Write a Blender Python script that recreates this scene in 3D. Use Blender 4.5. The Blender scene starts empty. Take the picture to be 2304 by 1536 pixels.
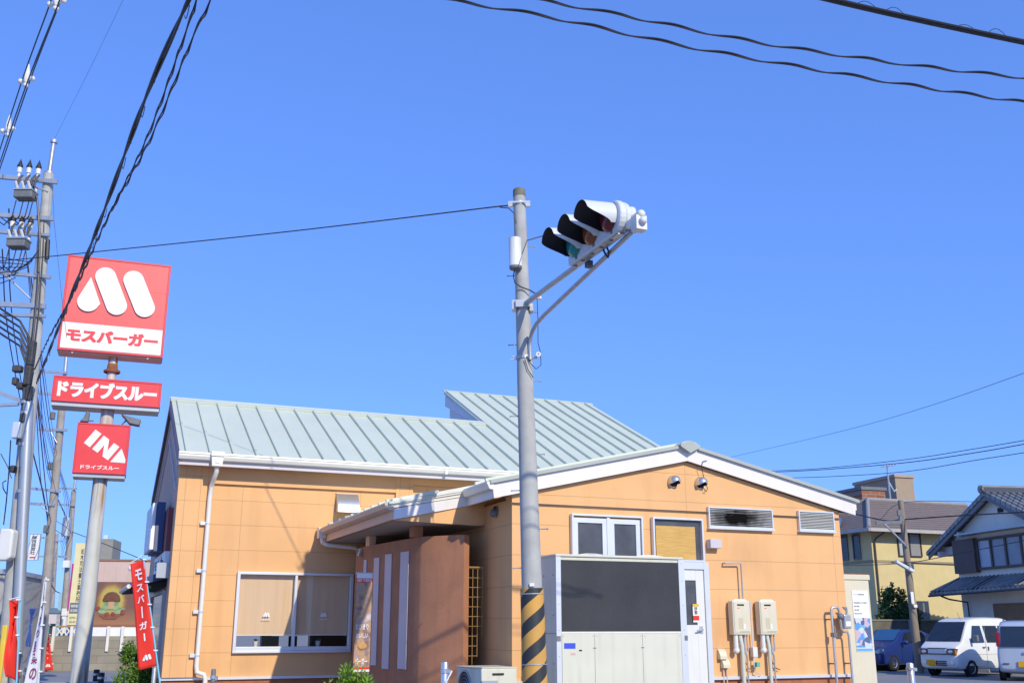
import bpy, bmesh, math, random
from mathutils import Vector, Matrix
R = math.radians
S = bpy.context.scene
COL = S.collection

# ------------------------------------------------------------------ camera, sky, sun, exposure
PF, PCX, PCY = 2300.0, 1152.0, 768.0
PITCH = math.atan(640 / PF)
EYE = Vector((0, 0, 1.6))
cd = bpy.data.cameras.new('camera')
cam = bpy.data.objects.new('camera', cd)
COL.objects.link(cam)
cam.location = EYE
cam.rotation_euler = (R(90) + PITCH, 0, 0)
cd.sensor_fit = 'HORIZONTAL'
cd.sensor_width = 36
cd.lens = PF / 2304 * 36
cd.clip_start = 0.1
cd.clip_end = 3000
S.camera = cam

W = bpy.data.worlds.new('World')
S.world = W
W.use_nodes = True
wn = W.node_tree
bg = wn.nodes['Background']
sky = wn.nodes.new('ShaderNodeTexSky')
sky.sky_type = 'NISHITA'
sky.sun_disc = False
SUN_EL = R(32)
SUN_DIR = Vector((0.530, -0.848, 0)).normalized() * math.cos(SUN_EL) + Vector((0, 0, math.sin(SUN_EL)))
sky.sun_elevation = SUN_EL
sky.sun_rotation = math.atan2(SUN_DIR.x, SUN_DIR.y)
sky.altitude = 0
sky.air_density = 1.0
sky.dust_density = 0.3
sky.ozone_density = 2.5
gam = wn.nodes.new('ShaderNodeGamma')              # the photograph's flat, strongly saturated blue
gam.inputs['Gamma'].default_value = 0.5
tint = wn.nodes.new('ShaderNodeMix')
tint.data_type = 'RGBA'
tint.blend_type = 'MULTIPLY'
tint.inputs[0].default_value = 1.0
tint.inputs[7].default_value = (0.78, 1.38, 3.05, 1)
wn.links.new(sky.outputs[0], gam.inputs['Color'])
wn.links.new(gam.outputs[0], tint.inputs[6])
wn.links.new(tint.outputs[2], bg.inputs['Color'])
bg.inputs['Strength'].default_value = 0.15

sd = bpy.data.lights.new('sun', 'SUN')
sd.energy = 3.4
sd.angle = R(0.5)
sd.color = (1.0, 0.91, 0.70)
sun = bpy.data.objects.new('sun', sd)
COL.objects.link(sun)
sun.location = (20, -30, 30)
sun.rotation_euler = SUN_DIR.to_track_quat('Z', 'Y').to_euler()

S.view_settings.view_transform = 'Standard'
S.view_settings.look = 'None'
S.view_settings.exposure = 0.15
S.view_settings.gamma = 1.0
S.view_settings.use_curve_mapping = False

rng = random.Random(7)


# ------------------------------------------------------------------ helpers: points
def ray(px, py):
    a, c = (px - PCX) / PF, -(py - PCY) / PF
    co, si = math.cos(PITCH), math.sin(PITCH)
    return Vector((a, co - c * si, si + c * co))


def at_y(px, py, Y):
    d = ray(px, py)
    return EYE + d * (Y / d.y)


def at_z(px, py, z):
    d = ray(px, py)
    return EYE + d * ((z - EYE.z) / d.z)


class Frame:
    def __init__(s, O, deg):
        s.O = Vector((O[0], O[1], 0))
        s.ang = R(deg)
        s.x = Vector((math.cos(s.ang), math.sin(s.ang), 0))
        s.y = Vector((-math.sin(s.ang), math.cos(s.ang), 0))

    def at(s, px, py, x=None, y=None, z=None):
        d = ray(px, py)
        if z is not None:
            t = (z - EYE.z) / d.z
        else:
            n, c = (s.x, x) if x is not None else (s.y, y)
            t = (n.dot(s.O) + c - EYE.dot(n)) / d.dot(n)
        P = EYE + d * t - s.O
        return Vector((P.dot(s.x), P.dot(s.y), P.z))

    def world(s, a, b, c=0):
        return s.O + s.x * a + s.y * b + Vector((0, 0, c))


# ------------------------------------------------------------------ helpers: objects
def empty(name, loc=(0, 0, 0), rz=0, label=None, cat=None, group=None, rot=None):
    o = bpy.data.objects.new(name, None)
    COL.objects.link(o)
    o.location = loc
    o.rotation_euler = rot if rot else (0, 0, rz)
    o.empty_display_size = 0.2
    if label: o['label'] = label
    if cat: o['category'] = cat
    if group: o['group'] = group
    return o


def tag(o, label, cat, group=None):
    o['label'] = label
    o['category'] = cat
    if group: o['group'] = group
    return o


def structure(o):
    o['kind'] = 'structure'
    return o


def copy_tree(o, parent=None):
    c = o.copy()
    COL.objects.link(c)
    c.parent = parent
    for ch in [x for x in list(COL.objects) if x.parent == o]:
        copy_tree(ch, c)
    return c


class MB:
    """collects shapes and links them as one mesh object"""

    def __init__(s):
        s.v, s.f, s.cuts = [], [], []

    def add(s, vs, fs):
        b = len(s.v)
        s.cuts.append((b, len(s.f)))
        s.v += [Vector(p) for p in vs]
        s.f += [[b + i for i in f] for f in fs]
        return s

    def box(s, x0, x1, y0, y1, z0, z1):
        return s.add([(x0, y0, z0), (x1, y0, z0), (x1, y1, z0), (x0, y1, z0), (x0, y0, z1), (x1, y0, z1), (x1, y1, z1), (x0, y1, z1)],
                     [(0, 3, 2, 1), (4, 5, 6, 7), (0, 1, 5, 4), (1, 2, 6, 5), (2, 3, 7, 6), (3, 0, 4, 7)])

    def poly(s, pts):
        return s.add(pts, [list(range(len(pts)))])

    def prism(s, poly, plane, lo, hi):
        f = {'xz': lambda p, q, t: (p, t, q), 'yz': lambda p, q, t: (t, p, q), 'xy': lambda p, q, t: (p, q, t)}[plane]
        n = len(poly)
        vs = [f(p, q, lo) for p, q in poly] + [f(p, q, hi) for p, q in poly]
        fs = [list(range(n))[::-1], [n + i for i in range(n)]] + [(i, (i + 1) % n, n + (i + 1) % n, n + i) for i in range(n)]
        return s.add(vs, fs)

    def slab(s, pts, n, th):
        """polygon in 3-D with thickness th along n"""
        n = Vector(n).normalized() * th
        k = len(pts)
        vs = [Vector(p) for p in pts] + [Vector(p) + n for p in pts]
        fs = [list(range(k))[::-1], [k + i for i in range(k)]] + [(i, (i + 1) % k, k + (i + 1) % k, k + i) for i in range(k)]
        return s.add(vs, fs)

    def tube(s, pts, r, n=8, r2=None, caps=True):
        pts = [Vector(p) for p in pts]
        m = len(pts)
        rs = [r + ((r2 if r2 is not None else r) - r) * i / max(1, m - 1) for i in range(m)]
        vs, fs = [], []
        t0 = (pts[1] - pts[0]).normalized()
        up = Vector((0, 0, 1)) if abs(t0.z) < 0.9 else Vector((1, 0, 0))
        x = t0.cross(up).normalized()
        for i, p in enumerate(pts):
            if i == 0: t = pts[1] - pts[0]
            elif i == m - 1: t = pts[-1] - pts[-2]
            else: t = (pts[i + 1] - p).normalized() + (p - pts[i - 1]).normalized()
            t = t.normalized()
            x = (x - t * x.dot(t)).normalized()
            y = t.cross(x)
            for k in range(n):
                a = 2 * math.pi * k / n
                vs.append(p + (x * math.cos(a) + y * math.sin(a)) * rs[i])
        for i in range(m - 1):
            for k in range(n):
                fs.append((i * n + k, i * n + (k + 1) % n, (i + 1) * n + (k + 1) % n, (i + 1) * n + k))
        if caps:
            fs.append(list(range(n))[::-1])
            fs.append([(m - 1) * n + k for k in range(n)])
        return s.add(vs, fs)

    def lathe(s, prof, o, axis=(0, 0, 1), n=20, a0=0, a1=2 * math.pi):
        """profile (r, h) turned about axis at o"""
        ax = Vector(axis).normalized()
        up = Vector((0, 0, 1)) if abs(ax.z) < 0.9 else Vector((1, 0, 0))
        x = up.cross(ax).normalized()
        y = ax.cross(x)
        o = Vector(o)
        full = abs(a1 - a0 - 2 * math.pi) < 1e-4
        k = n if full else n + 1
        vs, fs = [], []
        for r, h in prof:
            for i in range(k):
                a = a0 + (a1 - a0) * i / n
                vs.append(o + ax * h + (x * math.cos(a) + y * math.sin(a)) * max(r, 1e-4))
        for j in range(len(prof) - 1):
            for i in range(k if full else k - 1):
                i2 = (i + 1) % k
                fs.append((j * k + i, j * k + i2, (j + 1) * k + i2, (j + 1) * k + i))
        return s.add(vs, fs)

    def sphere(s, c, r, n=12, sc=(1, 1, 1)):
        c = Vector(c)
        vs, fs = [], []
        m = n // 2
        for j in range(m + 1):
            t = math.pi * j / m
            for i in range(n):
                a = 2 * math.pi * i / n
                vs.append(c + Vector((max(math.sin(t), 1e-3) * math.cos(a) * r * sc[0], max(math.sin(t), 1e-3) * math.sin(a) * r * sc[1], math.cos(t) * r * sc[2])))
        for j in range(m):
            for i in range(n):
                fs.append((j * n + i, (j + 1) * n + i, (j + 1) * n + (i + 1) % n, j * n + (i + 1) % n))
        return s.add(vs, fs)

    def text(s, body, o, ux, uz, w, h, weight=0.0, th=0.004, vertical=False, spacing=1.0):
        """lettering filling w x h with its lower left corner at o"""
        cu = bpy.data.curves.new('lettering', 'FONT')
        cu.body = '\n'.join(body) if vertical else body
        cu.offset = weight
        cu.space_line = spacing if vertical else 1.0
        cu.space_character = 1.0 if vertical else spacing
        cu.resolution_u = 4
        t = bpy.data.objects.new('lettering', cu)
        COL.objects.link(t)
        bpy.context.view_layer.update()
        me = bpy.data.meshes.new_from_object(t.evaluated_get(bpy.context.evaluated_depsgraph_get()))
        P = [v.co.copy() for v in me.vertices]
        F = [list(p.vertices) for p in me.polygons]
        bpy.data.objects.remove(t)
        bpy.data.curves.remove(cu)
        bpy.data.meshes.remove(me)
        if not P: return s
        x0, x1 = min(p.x for p in P), max(p.x for p in P)
        y0, y1 = min(p.y for p in P), max(p.y for p in P)
        ux, uz, o = Vector(ux).normalized(), Vector(uz).normalized(), Vector(o)
        nn = ux.cross(uz) * th
        q = [o + ux * ((p.x - x0) / (x1 - x0) * w) + uz * ((p.y - y0) / (y1 - y0) * h) for p in P]
        s.add([p + nn for p in q], F)
        return s

    def bold(s, body, o, ux, uz, w, h, weight, th, d):
        """heavier lettering: copies a little apart, each a hair prouder than the last"""
        ux, uz, o = Vector(ux).normalized(), Vector(uz).normalized(), Vector(o)
        for i, (a, b) in enumerate(((-1, -0.6), (1, -0.6), (-1, 0.6), (1, 0.6))):
            s.text(body, o + ux * (a * d) + uz * (b * d), ux, uz, w, h, weight, th + 0.0006 * i)
        return s

    def build_each(s, name, m, parent=None, **kw):
        """every added shape becomes an object of its own"""
        out = []
        for i, (a, b) in enumerate(s.cuts):
            a2, b2 = s.cuts[i + 1] if i + 1 < len(s.cuts) else (len(s.v), len(s.f))
            q = MB()
            q.v = s.v[a:a2]
            q.f = [[k - a for k in f] for f in s.f[b:b2]]
            out.append(q.build(name, m, parent, **kw))
        return out

    def build(s, name, m, parent=None, smooth=False, bevel=0, sub=0):
        me = bpy.data.meshes.new(name)
        me.from_pydata([tuple(p) for p in s.v], [], s.f)
        bm = bmesh.new()
        bm.from_mesh(me)
        bmesh.ops.recalc_face_normals(bm, faces=bm.faces)
        bm.to_mesh(me)
        bm.free()
        if smooth:
            for p in me.polygons: p.use_smooth = True
            try: me.set_sharp_from_angle(angle=R(40))
            except Exception: pass
        me.materials.append(m)
        o = bpy.data.objects.new(name, me)
        COL.objects.link(o)
        if parent: o.parent = parent
        if bevel:
            b = o.modifiers.new('bevel', 'BEVEL')
            b.width = bevel
            b.segments = 2
            b.limit_method = 'ANGLE'
        if sub:
            b = o.modifiers.new('sub', 'SUBSURF')
            b.levels = b.render_levels = sub
        return o


# ------------------------------------------------------------------ helpers: materials
class N:
    def __init__(s, name):
        s.m = bpy.data.materials.new(name)
        s.m.use_nodes = True
        s.t = s.m.node_tree
        s.b = s.t.nodes['Principled BSDF']

    def n(s, typ, **kw):
        o = s.t.nodes.new(typ)
        for k, v in kw.items(): setattr(o, k, v)
        return o

    def l(s, a, b): s.t.links.new(a, b)

    def math(s, op, a, b=None, c=None):
        o = s.n('ShaderNodeMath', operation=op)
        for i, x in enumerate((a, b, c)):
            if x is None: continue
            if isinstance(x, (int, float)): o.inputs[i].default_value = x
            else: s.l(x, o.inputs[i])
        return o.outputs[0]

    def mix(s, f, a, b):
        o = s.n('ShaderNodeMix', data_type='RGBA')
        for i, x in ((0, f), (6, a), (7, b)):
            if isinstance(x, (int, float)): o.inputs[i].default_value = x
            elif isinstance(x, tuple): o.inputs[i].default_value = (*x, 1)
            else: s.l(x, o.inputs[i])
        return o.outputs[2]

    def noise(s, scale, detail=4, vec=None, sc=(1, 1, 1)):
        tc = s.n('ShaderNodeTexCoord')
        mp = s.n('ShaderNodeMapping')
        mp.inputs['Scale'].default_value = sc
        s.l(vec or tc.outputs['Object'], mp.inputs[0])
        o = s.n('ShaderNodeTexNoise')
        o.inputs['Scale'].default_value = scale
        o.inputs['Detail'].default_value = detail
        s.l(mp.outputs[0], o.inputs['Vector'])
        return o.outputs['Fac']

    def xyz(s):
        tc = s.n('ShaderNodeTexCoord')
        o = s.n('ShaderNodeSeparateXYZ')
        s.l(tc.outputs['Object'], o.inputs[0])
        return o.outputs[0], o.outputs[1], o.outputs[2]

    def ramp(s, fac, p0, p1, a=0.0, b=1.0):
        o = s.n('ShaderNodeMapRange')
        s.l(fac, o.inputs[0])
        for i, x in enumerate((p0, p1, a, b)): o.inputs[i + 1].default_value = x
        return o.outputs[0]

    def bump(s, h, strength=0.3, dist=0.01):
        o = s.n('ShaderNodeBump')
        o.inputs['Strength'].default_value = strength
        o.inputs['Distance'].default_value = dist
        s.l(h, o.inputs['Height'])
        s.l(o.outputs[0], s.b.inputs['Normal'])


def dark(c, k): return tuple(x * k for x in c)


def mat(name, c, rough=0.6, metal=0.0, var=0.12, scale=2.5, bump=0.0, spec=0.5, streak=0.0, coat=0.0):
    n = N(name)
    f = n.noise(scale, 6)
    col = n.mix(n.ramp(f, 0.3, 0.7), dark(c, 1 - var), dark(c, 1 + var * 0.5))
    if streak:
        g = n.noise(6, 5, sc=(1.6, 1.6, 0.12))
        col = n.mix(n.ramp(g, 0.52, 0.75, 0, streak), col, dark(c, 0.45))
    n.l(col, n.b.inputs['Base Color'])
    n.b.inputs['Roughness'].default_value = rough
    n.b.inputs['Metallic'].default_value = metal
    n.b.inputs['Specular IOR Level'].default_value = spec
    n.b.inputs['Coat Weight'].default_value = coat
    if bump: n.bump(n.noise(scale * 25, 4), bump, 0.01)
    return n.m


def siding(name, c, z0, pitch=0.455, joints=(), ax=0, streak=0.34, stains=()):
    n = N(name)
    X = n.xyz()
    z = X[2]
    def groove(v, lim):
        return n.math('LESS_THAN', v, lim)
    fr = n.math('FRACT', n.math('DIVIDE', n.math('SUBTRACT', z, z0 - 0.004 - 20 * pitch), pitch))
    g = groove(fr, 0.009 / pitch)
    for j in joints:
        g = n.math('MAXIMUM', g, groove(n.math('ABSOLUTE', n.math('SUBTRACT', X[ax], j)), 0.0045))
    a = n.ramp(n.noise(1.2, 6), 0.3, 0.7)
    col = n.mix(a, dark(c, 0.93), dark(c, 1.03))
    st = n.ramp(n.noise(3.0, 6, sc=(1.2, 1.2, 0.13)), 0.55, 0.8, 0, streak)
    col = n.mix(st, col, (c[0] * 0.62, c[1] * 0.55, c[2] * 0.5))
    wh = n.n('ShaderNodeTexWhiteNoise', noise_dimensions='2D')
    cb = n.n('ShaderNodeCombineXYZ')
    n.l(n.math('FLOOR', n.math('DIVIDE', n.math('SUBTRACT', z, z0 - 20 * pitch), pitch)), cb.inputs[0])
    n.l(n.math('FLOOR', n.math('DIVIDE', n.math('ADD', X[ax], 40), 3.03)), cb.inputs[1])
    n.l(cb.outputs[0], wh.inputs['Vector'])
    col = n.mix(n.math('MULTIPLY', wh.outputs['Value'], 0.10), col, (c[0] * 0.85, c[1] * 0.78, c[2] * 0.74))
    for sx, sz, rx_, rz_ in stains:
        a_ = n.math('DIVIDE', n.math('SUBTRACT', X[0], sx), rx_)
        b_ = n.math('DIVIDE', n.math('SUBTRACT', z, sz), rz_)
        q_ = n.math('SQRT', n.math('ADD', n.math('MULTIPLY', a_, a_), n.math('MULTIPLY', b_, b_)))
        q_ = n.math('ADD', q_, n.math('MULTIPLY', n.math('SUBTRACT', n.noise(6, 5, sc=(2, 2, 0.5)), 0.5), 1.1))
        col = n.mix(n.ramp(q_, 0.2, 1.1, 0.22, 0.0), col, (c[0] * 0.5, c[1] * 0.48, c[2] * 0.5))
    sp = n.ramp(n.noise(14, 3), 0.66, 0.72, 0, 0.22)
    col = n.mix(sp, col, dark(c, 0.72))
    col = n.mix(n.math('MULTIPLY', g, 0.42), col, dark(c, 0.3))
    n.l(col, n.b.inputs['Base Color'])
    n.b.inputs['Roughness'].default_value = 0.75
    h = n.math('SUBTRACT', n.math('MULTIPLY', n.noise(160, 3), 0.1), g)
    n.bump(h, 0.5, 0.006)
    return n.m


def glass(name, tint=(0.9, 0.95, 1.0), refl=0.1):
    n = N(name)
    tr = n.n('ShaderNodeBsdfTransparent')
    tr.inputs[0].default_value = (*tint, 1)
    gl = n.n('ShaderNodeBsdfGlossy')
    gl.inputs['Roughness'].default_value = 0.02
    fr = n.n('ShaderNodeFresnel')
    fr.inputs[0].default_value = 1.5
    mx = n.n('ShaderNodeMixShader')
    n.l(n.math('MINIMUM', n.math('ADD', fr.outputs[0], refl), 1.0), mx.inputs[0])
    n.l(tr.outputs[0], mx.inputs[1])
    n.l(gl.outputs[0], mx.inputs[2])
    n.l(mx.outputs[0], n.t.nodes['Material Output'].inputs['Surface'])
    return n.m


PEACH = (0.81, 0.455, 0.198)
M = {}
M['gable'] = siding('gable_siding', PEACH, 1.26, joints=(0.17, 3.06, 5.95), stains=((4.15, 2.75, 0.45, 0.42), (3.5, 1.55, 0.25, 0.5), (5.7, 1.0, 0.3, 0.3), (0.6, 1.0, 0.5, 0.3), (2.2, 2.5, 0.3, 0.3)))
M['gable_side'] = siding('gable_side_siding', PEACH, 1.26, joints=(0.87,), ax=1)
M['front'] = siding('main_siding', PEACH, 1.14, joints=(-3.22, -0.95, 0.42, 2.7), stains=((-2.9, 0.95, 0.4, 0.25), (-1.4, 0.9, 0.4, 0.3), (-1.25, 3.45, 0.22, 0.3), (-3.75, 0.9, 0.3, 0.35)))
M['pilaster'] = siding('pilaster_siding', PEACH, 1.10, joints=(-4.27, -4.0, -0.17, 0.02))
M['frieze'] = mat('frieze_paint', PEACH, 0.75, var=0.05)
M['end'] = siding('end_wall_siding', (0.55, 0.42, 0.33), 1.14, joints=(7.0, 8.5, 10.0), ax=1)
M['plinth'] = mat('brick_red_plinth', (0.42, 0.15, 0.07), 0.85, var=0.2, scale=6, bump=0.3, streak=0.3)
M['brown'] = mat('brown_stucco', (0.46, 0.205, 0.11), 0.9, var=0.14, scale=3, bump=0.6, streak=0.25)
M['stripe'] = mat('pale_stripe_panel', (0.62, 0.55, 0.56), 0.6, var=0.05)
M['roof'] = mat('pale_green_roof_metal', (0.62, 0.67, 0.54), 0.45, 0.0, var=0.05, scale=1.0, streak=0.08)
M['roofcap'] = mat('roof_trim_metal', (0.62, 0.66, 0.55), 0.42, var=0.05)
M['white'] = mat('white_fascia_paint', (0.80, 0.76, 0.73), 0.5, var=0.04, streak=0.1)
M['cream'] = mat('cream_white_gutter', (0.80, 0.77, 0.68), 0.4, var=0.04, streak=0.06)
M['tan_gutter'] = mat('tan_gutter', (0.62, 0.46, 0.36), 0.45, var=0.06)
M['peach_fascia'] = mat('peach_fascia', (0.78, 0.50, 0.34), 0.6, var=0.05)
M['soffit'] = mat('grey_soffit', (0.34, 0.30, 0.28), 0.8, var=0.08)
M['alu'] = mat('aluminium_frame', (0.72, 0.74, 0.76), 0.38, 0.3, var=0.05)
M['alu_dark'] = mat('grey_aluminium', (0.42, 0.45, 0.48), 0.4, 0.4, var=0.06)
M['steel'] = mat('galvanised_steel', (0.50, 0.52, 0.54), 0.45, 0.6, var=0.12, scale=8)
M['stainless'] = mat('stainless_steel', (0.72, 0.72, 0.71), 0.25, 0.8, var=0.06)
M['black'] = mat('black_rubber', (0.02, 0.02, 0.025), 0.6, var=0.1)
M['cable'] = mat('black_cable', (0.03, 0.03, 0.035), 0.45, var=0.15, scale=12)
M['dark'] = mat('dark_void', (0.02, 0.02, 0.022), 0.8, var=0.05)
M['darkglass'] = mat('dark_window_glass', (0.045, 0.05, 0.06), 0.12, var=0.3, scale=1.5, spec=0.6)
M['frost'] = mat('dusty_dark_glass', (0.085, 0.09, 0.10), 0.3, var=0.3, scale=4, spec=0.5)
M['concrete'] = mat('pole_concrete', (0.45, 0.45, 0.42), 0.85, var=0.14, scale=5, bump=0.2, streak=0.2)
M['pole2'] = mat('aged_pole_concrete', (0.36, 0.33, 0.29), 0.85, var=0.18, scale=4, bump=0.2, streak=0.3)
M['offwhite'] = mat('off_white_enamel', (0.74, 0.74, 0.70), 0.4, var=0.05, streak=0.08)
M['ivory'] = mat('ivory_equipment_paint', (0.70, 0.64, 0.47), 0.5, var=0.05, streak=0.12)
M['unit'] = mat('unit_cream_paint', (0.66, 0.655, 0.53), 0.5, var=0.05, streak=0.2)
M['red'] = mat('red_sign_face', (0.80, 0.045, 0.05), 0.38, var=0.05, spec=0.5)
M['redframe'] = mat('red_sign_frame', (0.70, 0.05, 0.06), 0.4, var=0.08, streak=0.12)
M['faded'] = mat('faded_red_sign_face', (0.83, 0.11, 0.10), 0.4, var=0.08, scale=1.2, streak=0.1)
M['signwhite'] = mat('white_sign_acrylic', (0.80, 0.81, 0.80), 0.4, var=0.03, streak=0.08)
M['redflag'] = mat('red_banner_cloth', (0.80, 0.035, 0.02), 0.8, var=0.06, scale=5)
M['whiteflag'] = mat('white_banner_cloth', (0.72, 0.72, 0.76), 0.8, var=0.06, scale=5)
M['wht'] = mat('white_print', (0.82, 0.82, 0.80), 0.7, var=0.03)
M['cyan'] = mat('light_blue_pole', (0.18, 0.55, 0.72), 0.4, var=0.06)
M['wood'] = mat('pale_wood', (0.42, 0.27, 0.13), 0.7, var=0.2, scale=6)
M['bamboo'] = mat('straw_blind', (0.46, 0.27, 0.075), 0.7, var=0.25, scale=9)
M['lens_g'] = mat('green_lens', (0.01, 0.26, 0.24), 0.2, var=0.1)
M['lens_a'] = mat('amber_lens', (0.26, 0.07, 0.015), 0.2, var=0.1)
M['lens_r'] = mat('red_lens', (0.16, 0.012, 0.018), 0.2, var=0.1)
M['signal'] = mat('signal_grey_white', (0.66, 0.69, 0.70), 0.35, var=0.03, streak=0.05)
M['yellow'] = mat('yellow_guard', (0.80, 0.55, 0.06), 0.5, var=0.08, streak=0.15)
M['porcelain'] = mat('white_porcelain', (0.80, 0.79, 0.74), 0.2, var=0.05)
M['boxgrey'] = mat('dark_grey_box', (0.17, 0.18, 0.19), 0.6, var=0.2, scale=6)
M['splice'] = mat('black_tape_wrap', (0.06, 0.06, 0.065), 0.7, var=0.4, scale=14)
M['lightbox'] = mat('lilac_grey_lamp_box', (0.60, 0.55, 0.57), 0.5, var=0.05)
M['blue_label'] = mat('blue_label', (0.04, 0.08, 0.62), 0.5, var=0.05)
M['gold'] = mat('brass_wire', (0.45, 0.28, 0.10), 0.4, 0.4, var=0.1)
M['blockwall'] = mat('block_wall', (0.36, 0.32, 0.25), 0.9, var=0.2, scale=2)
M['maroon'] = mat('maroon_panel', (0.22, 0.05, 0.05), 0.6, var=0.1)
M['navy'] = mat('navy_letter_side', (0.03, 0.06, 0.17), 0.4, var=0.08)
M['rubber'] = mat('tyre_rubber', (0.018, 0.018, 0.02), 0.85, var=0.15)
M['plate'] = mat('yellow_number_plate', (0.72, 0.38, 0.0), 0.5, var=0.04)


# ------------------------------------------------------------------ ground
def ground():
    n = N('asphalt')
    a = n.ramp(n.noise(0.35, 6), 0.3, 0.7)
    b = n.ramp(n.noise(30, 3), 0.35, 0.65)
    col = n.mix(a, (0.20, 0.20, 0.20), (0.27, 0.265, 0.255))
    col = n.mix(n.math('MULTIPLY', b, 0.3), col, (0.32, 0.31, 0.30))
    n.l(col, n.b.inputs['Base Color'])
    n.b.inputs['Roughness'].default_value = 0.9
    n.bump(n.noise(60, 3), 0.4, 0.01)
    o = MB().poly([(-900, -200, 0), (900, -200, 0), (900, 1500, 0), (-900, 1500, 0)]).build('ground', n.m)
    structure(o)
    st = mat('street_asphalt', (0.20, 0.20, 0.205), 0.9, var=0.15, scale=0.6, bump=0.3)
    d = Vector((-math.sin(R(22.5)), math.cos(R(22.5)), 0))
    s = Vector((math.cos(R(22.5)), math.sin(R(22.5)), 0))
    c = Vector((-9.5, 12, 0.004))
    p = [c + s * -9.0, c + s * 1.0, c + s * 1.0 + d * 300, c + s * -9.0 + d * 300]
    structure(MB().poly(p).build('street', st))
    k = [c + s * 1.0, c + s * 1.2, c + s * 1.2 + d * 300, c + s * 1.0 + d * 300]
    structure(MB().slab(k, (0, 0, 1), 0.12).build('kerb', mat('kerb_concrete', (0.4, 0.39, 0.36), 0.9, var=0.15)))


ground()

# ------------------------------------------------------------------ the restaurant  (a along the facade, v into depth, z up)
B = Frame((0.0, 15.505), 22.5)
bld = empty('restaurant', B.O, B.ang, 'peach-walled burger restaurant with a pale green ribbed metal roof and white gables', 'restaurant')
SL = 0.2235


def zr(a):                      # underside of the low front roof at a (mirrored about the ridge at 3.06)
    return 3.44 + SL * ((a if a <= 3.06 else 6.12 - a) + 0.33)


# gable block
g = MB().prism([(0, 0.80), (6.12, 0.80), (6.12, zr(6.12) - 0.002), (3.06, zr(3.06)), (0, zr(0) - 0.002)], 'xz', 0, 0.25)
g.build('gable_wall', M['gable'], bld)
MB().box(0.0, 0.25, 0.252, 5.47, 0.80, 3.45).build('side_wall', M['gable_side'], bld)
MB().box(5.87, 6.12, 0.252, 11.4, 0.80, 3.45).build('side_wall', M['gable_side'], bld)
MB().box(0.02, 6.10, 0.02, 5.4, 0, 0.79).build('plinth', M['plinth'], bld)
MB().box(-0.02, 6.14, -0.035, 0.3, 0.795, 0.84).box(-0.02, -0.001, 0.301, 5.4, 0.795, 0.84).build('ledge_trim', M['alu'], bld)

# main block with a real window opening in its front wall
VL = 5.5
w0, w1, wz0, wz1 = -3.21, -1.05, 1.14, 2.56
mw = MB()
mw.box(-4.40, w0, VL, VL + 0.2, 0.69, 4.52).box(w1, 7.2, VL, VL + 0.2, 0.69, 4.52)
mw.box(w0, w1, VL, VL + 0.2, 0.69, wz0).box(w0, w1, VL, VL + 0.2, wz1, 4.52)
mw.build('front_wall', M['front'], bld)
RS = 0.477


def zm(v): return 4.60 + RS * (v - 5.1)     # underside of the main roof


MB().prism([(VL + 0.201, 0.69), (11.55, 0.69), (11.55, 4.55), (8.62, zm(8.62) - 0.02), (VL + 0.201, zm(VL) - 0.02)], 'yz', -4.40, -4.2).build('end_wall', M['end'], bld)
rw = MB().box(-4.2, 7.2, 11.35, 11.55, 0.69, 0.95).box(-4.2, 7.2, 11.35, 11.55, 1.95, 4.5)
for x0, x1 in ((-4.2, -3.95), (-2.95, -2.75), (-1.75, -1.5), (-0.6, 7.2)): rw.box(x0, x1, 11.35, 11.55, 0.951, 1.949)
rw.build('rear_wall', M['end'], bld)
MB().box(-4.38, 7.18, VL + 0.02, 11.53, 0, 0.68).build('plinth', M['plinth'], bld)
MB().box(-4.43, 0, VL - 0.03, VL - 0.001, 0.68, 0.725).build('ledge_trim', M['alu'], bld)
MB().box(-4.40, -3.87, VL - 0.07, VL - 0.001, 0.73, 4.47).build('pilaster', M['pilaster'], bld)
MB().box(-0.25, 0.10, VL - 0.07, VL - 0.001, 0.73, 4.47).build('pilaster', M['pilaster'], bld)
MB().box(-3.869, -0.251, VL - 0.06, VL - 0.001, 4.165, 4.47).box(0.101, 3.0, VL - 0.06, VL - 0.001, 4.34, 4.47).build('frieze', M['frieze'], bld)
# clerestory side wall under the raised part of the roof
zt = zm(11.6) - 0.06
MB().prism([(8.75, zm(8.6) + 0.05), (11.55, zm(8.6) + 0.05), (11.55, zt)], 'yz', 2.95, 3.15).build('clerestory_wall', M['white'], bld)
MB().box(3.15, 7.2, 11.4, 11.55, 4.5, zt).build('clerestory_wall', M['white'], bld)
MB().prism([(8.65, zm(8.6) + 0.0), (11.6, zt - 0.28), (11.6, zt + 0.02), (8.65, zm(8.65))], 'yz', 2.83, 2.94).build('verge_board', M['white'], bld)

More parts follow.
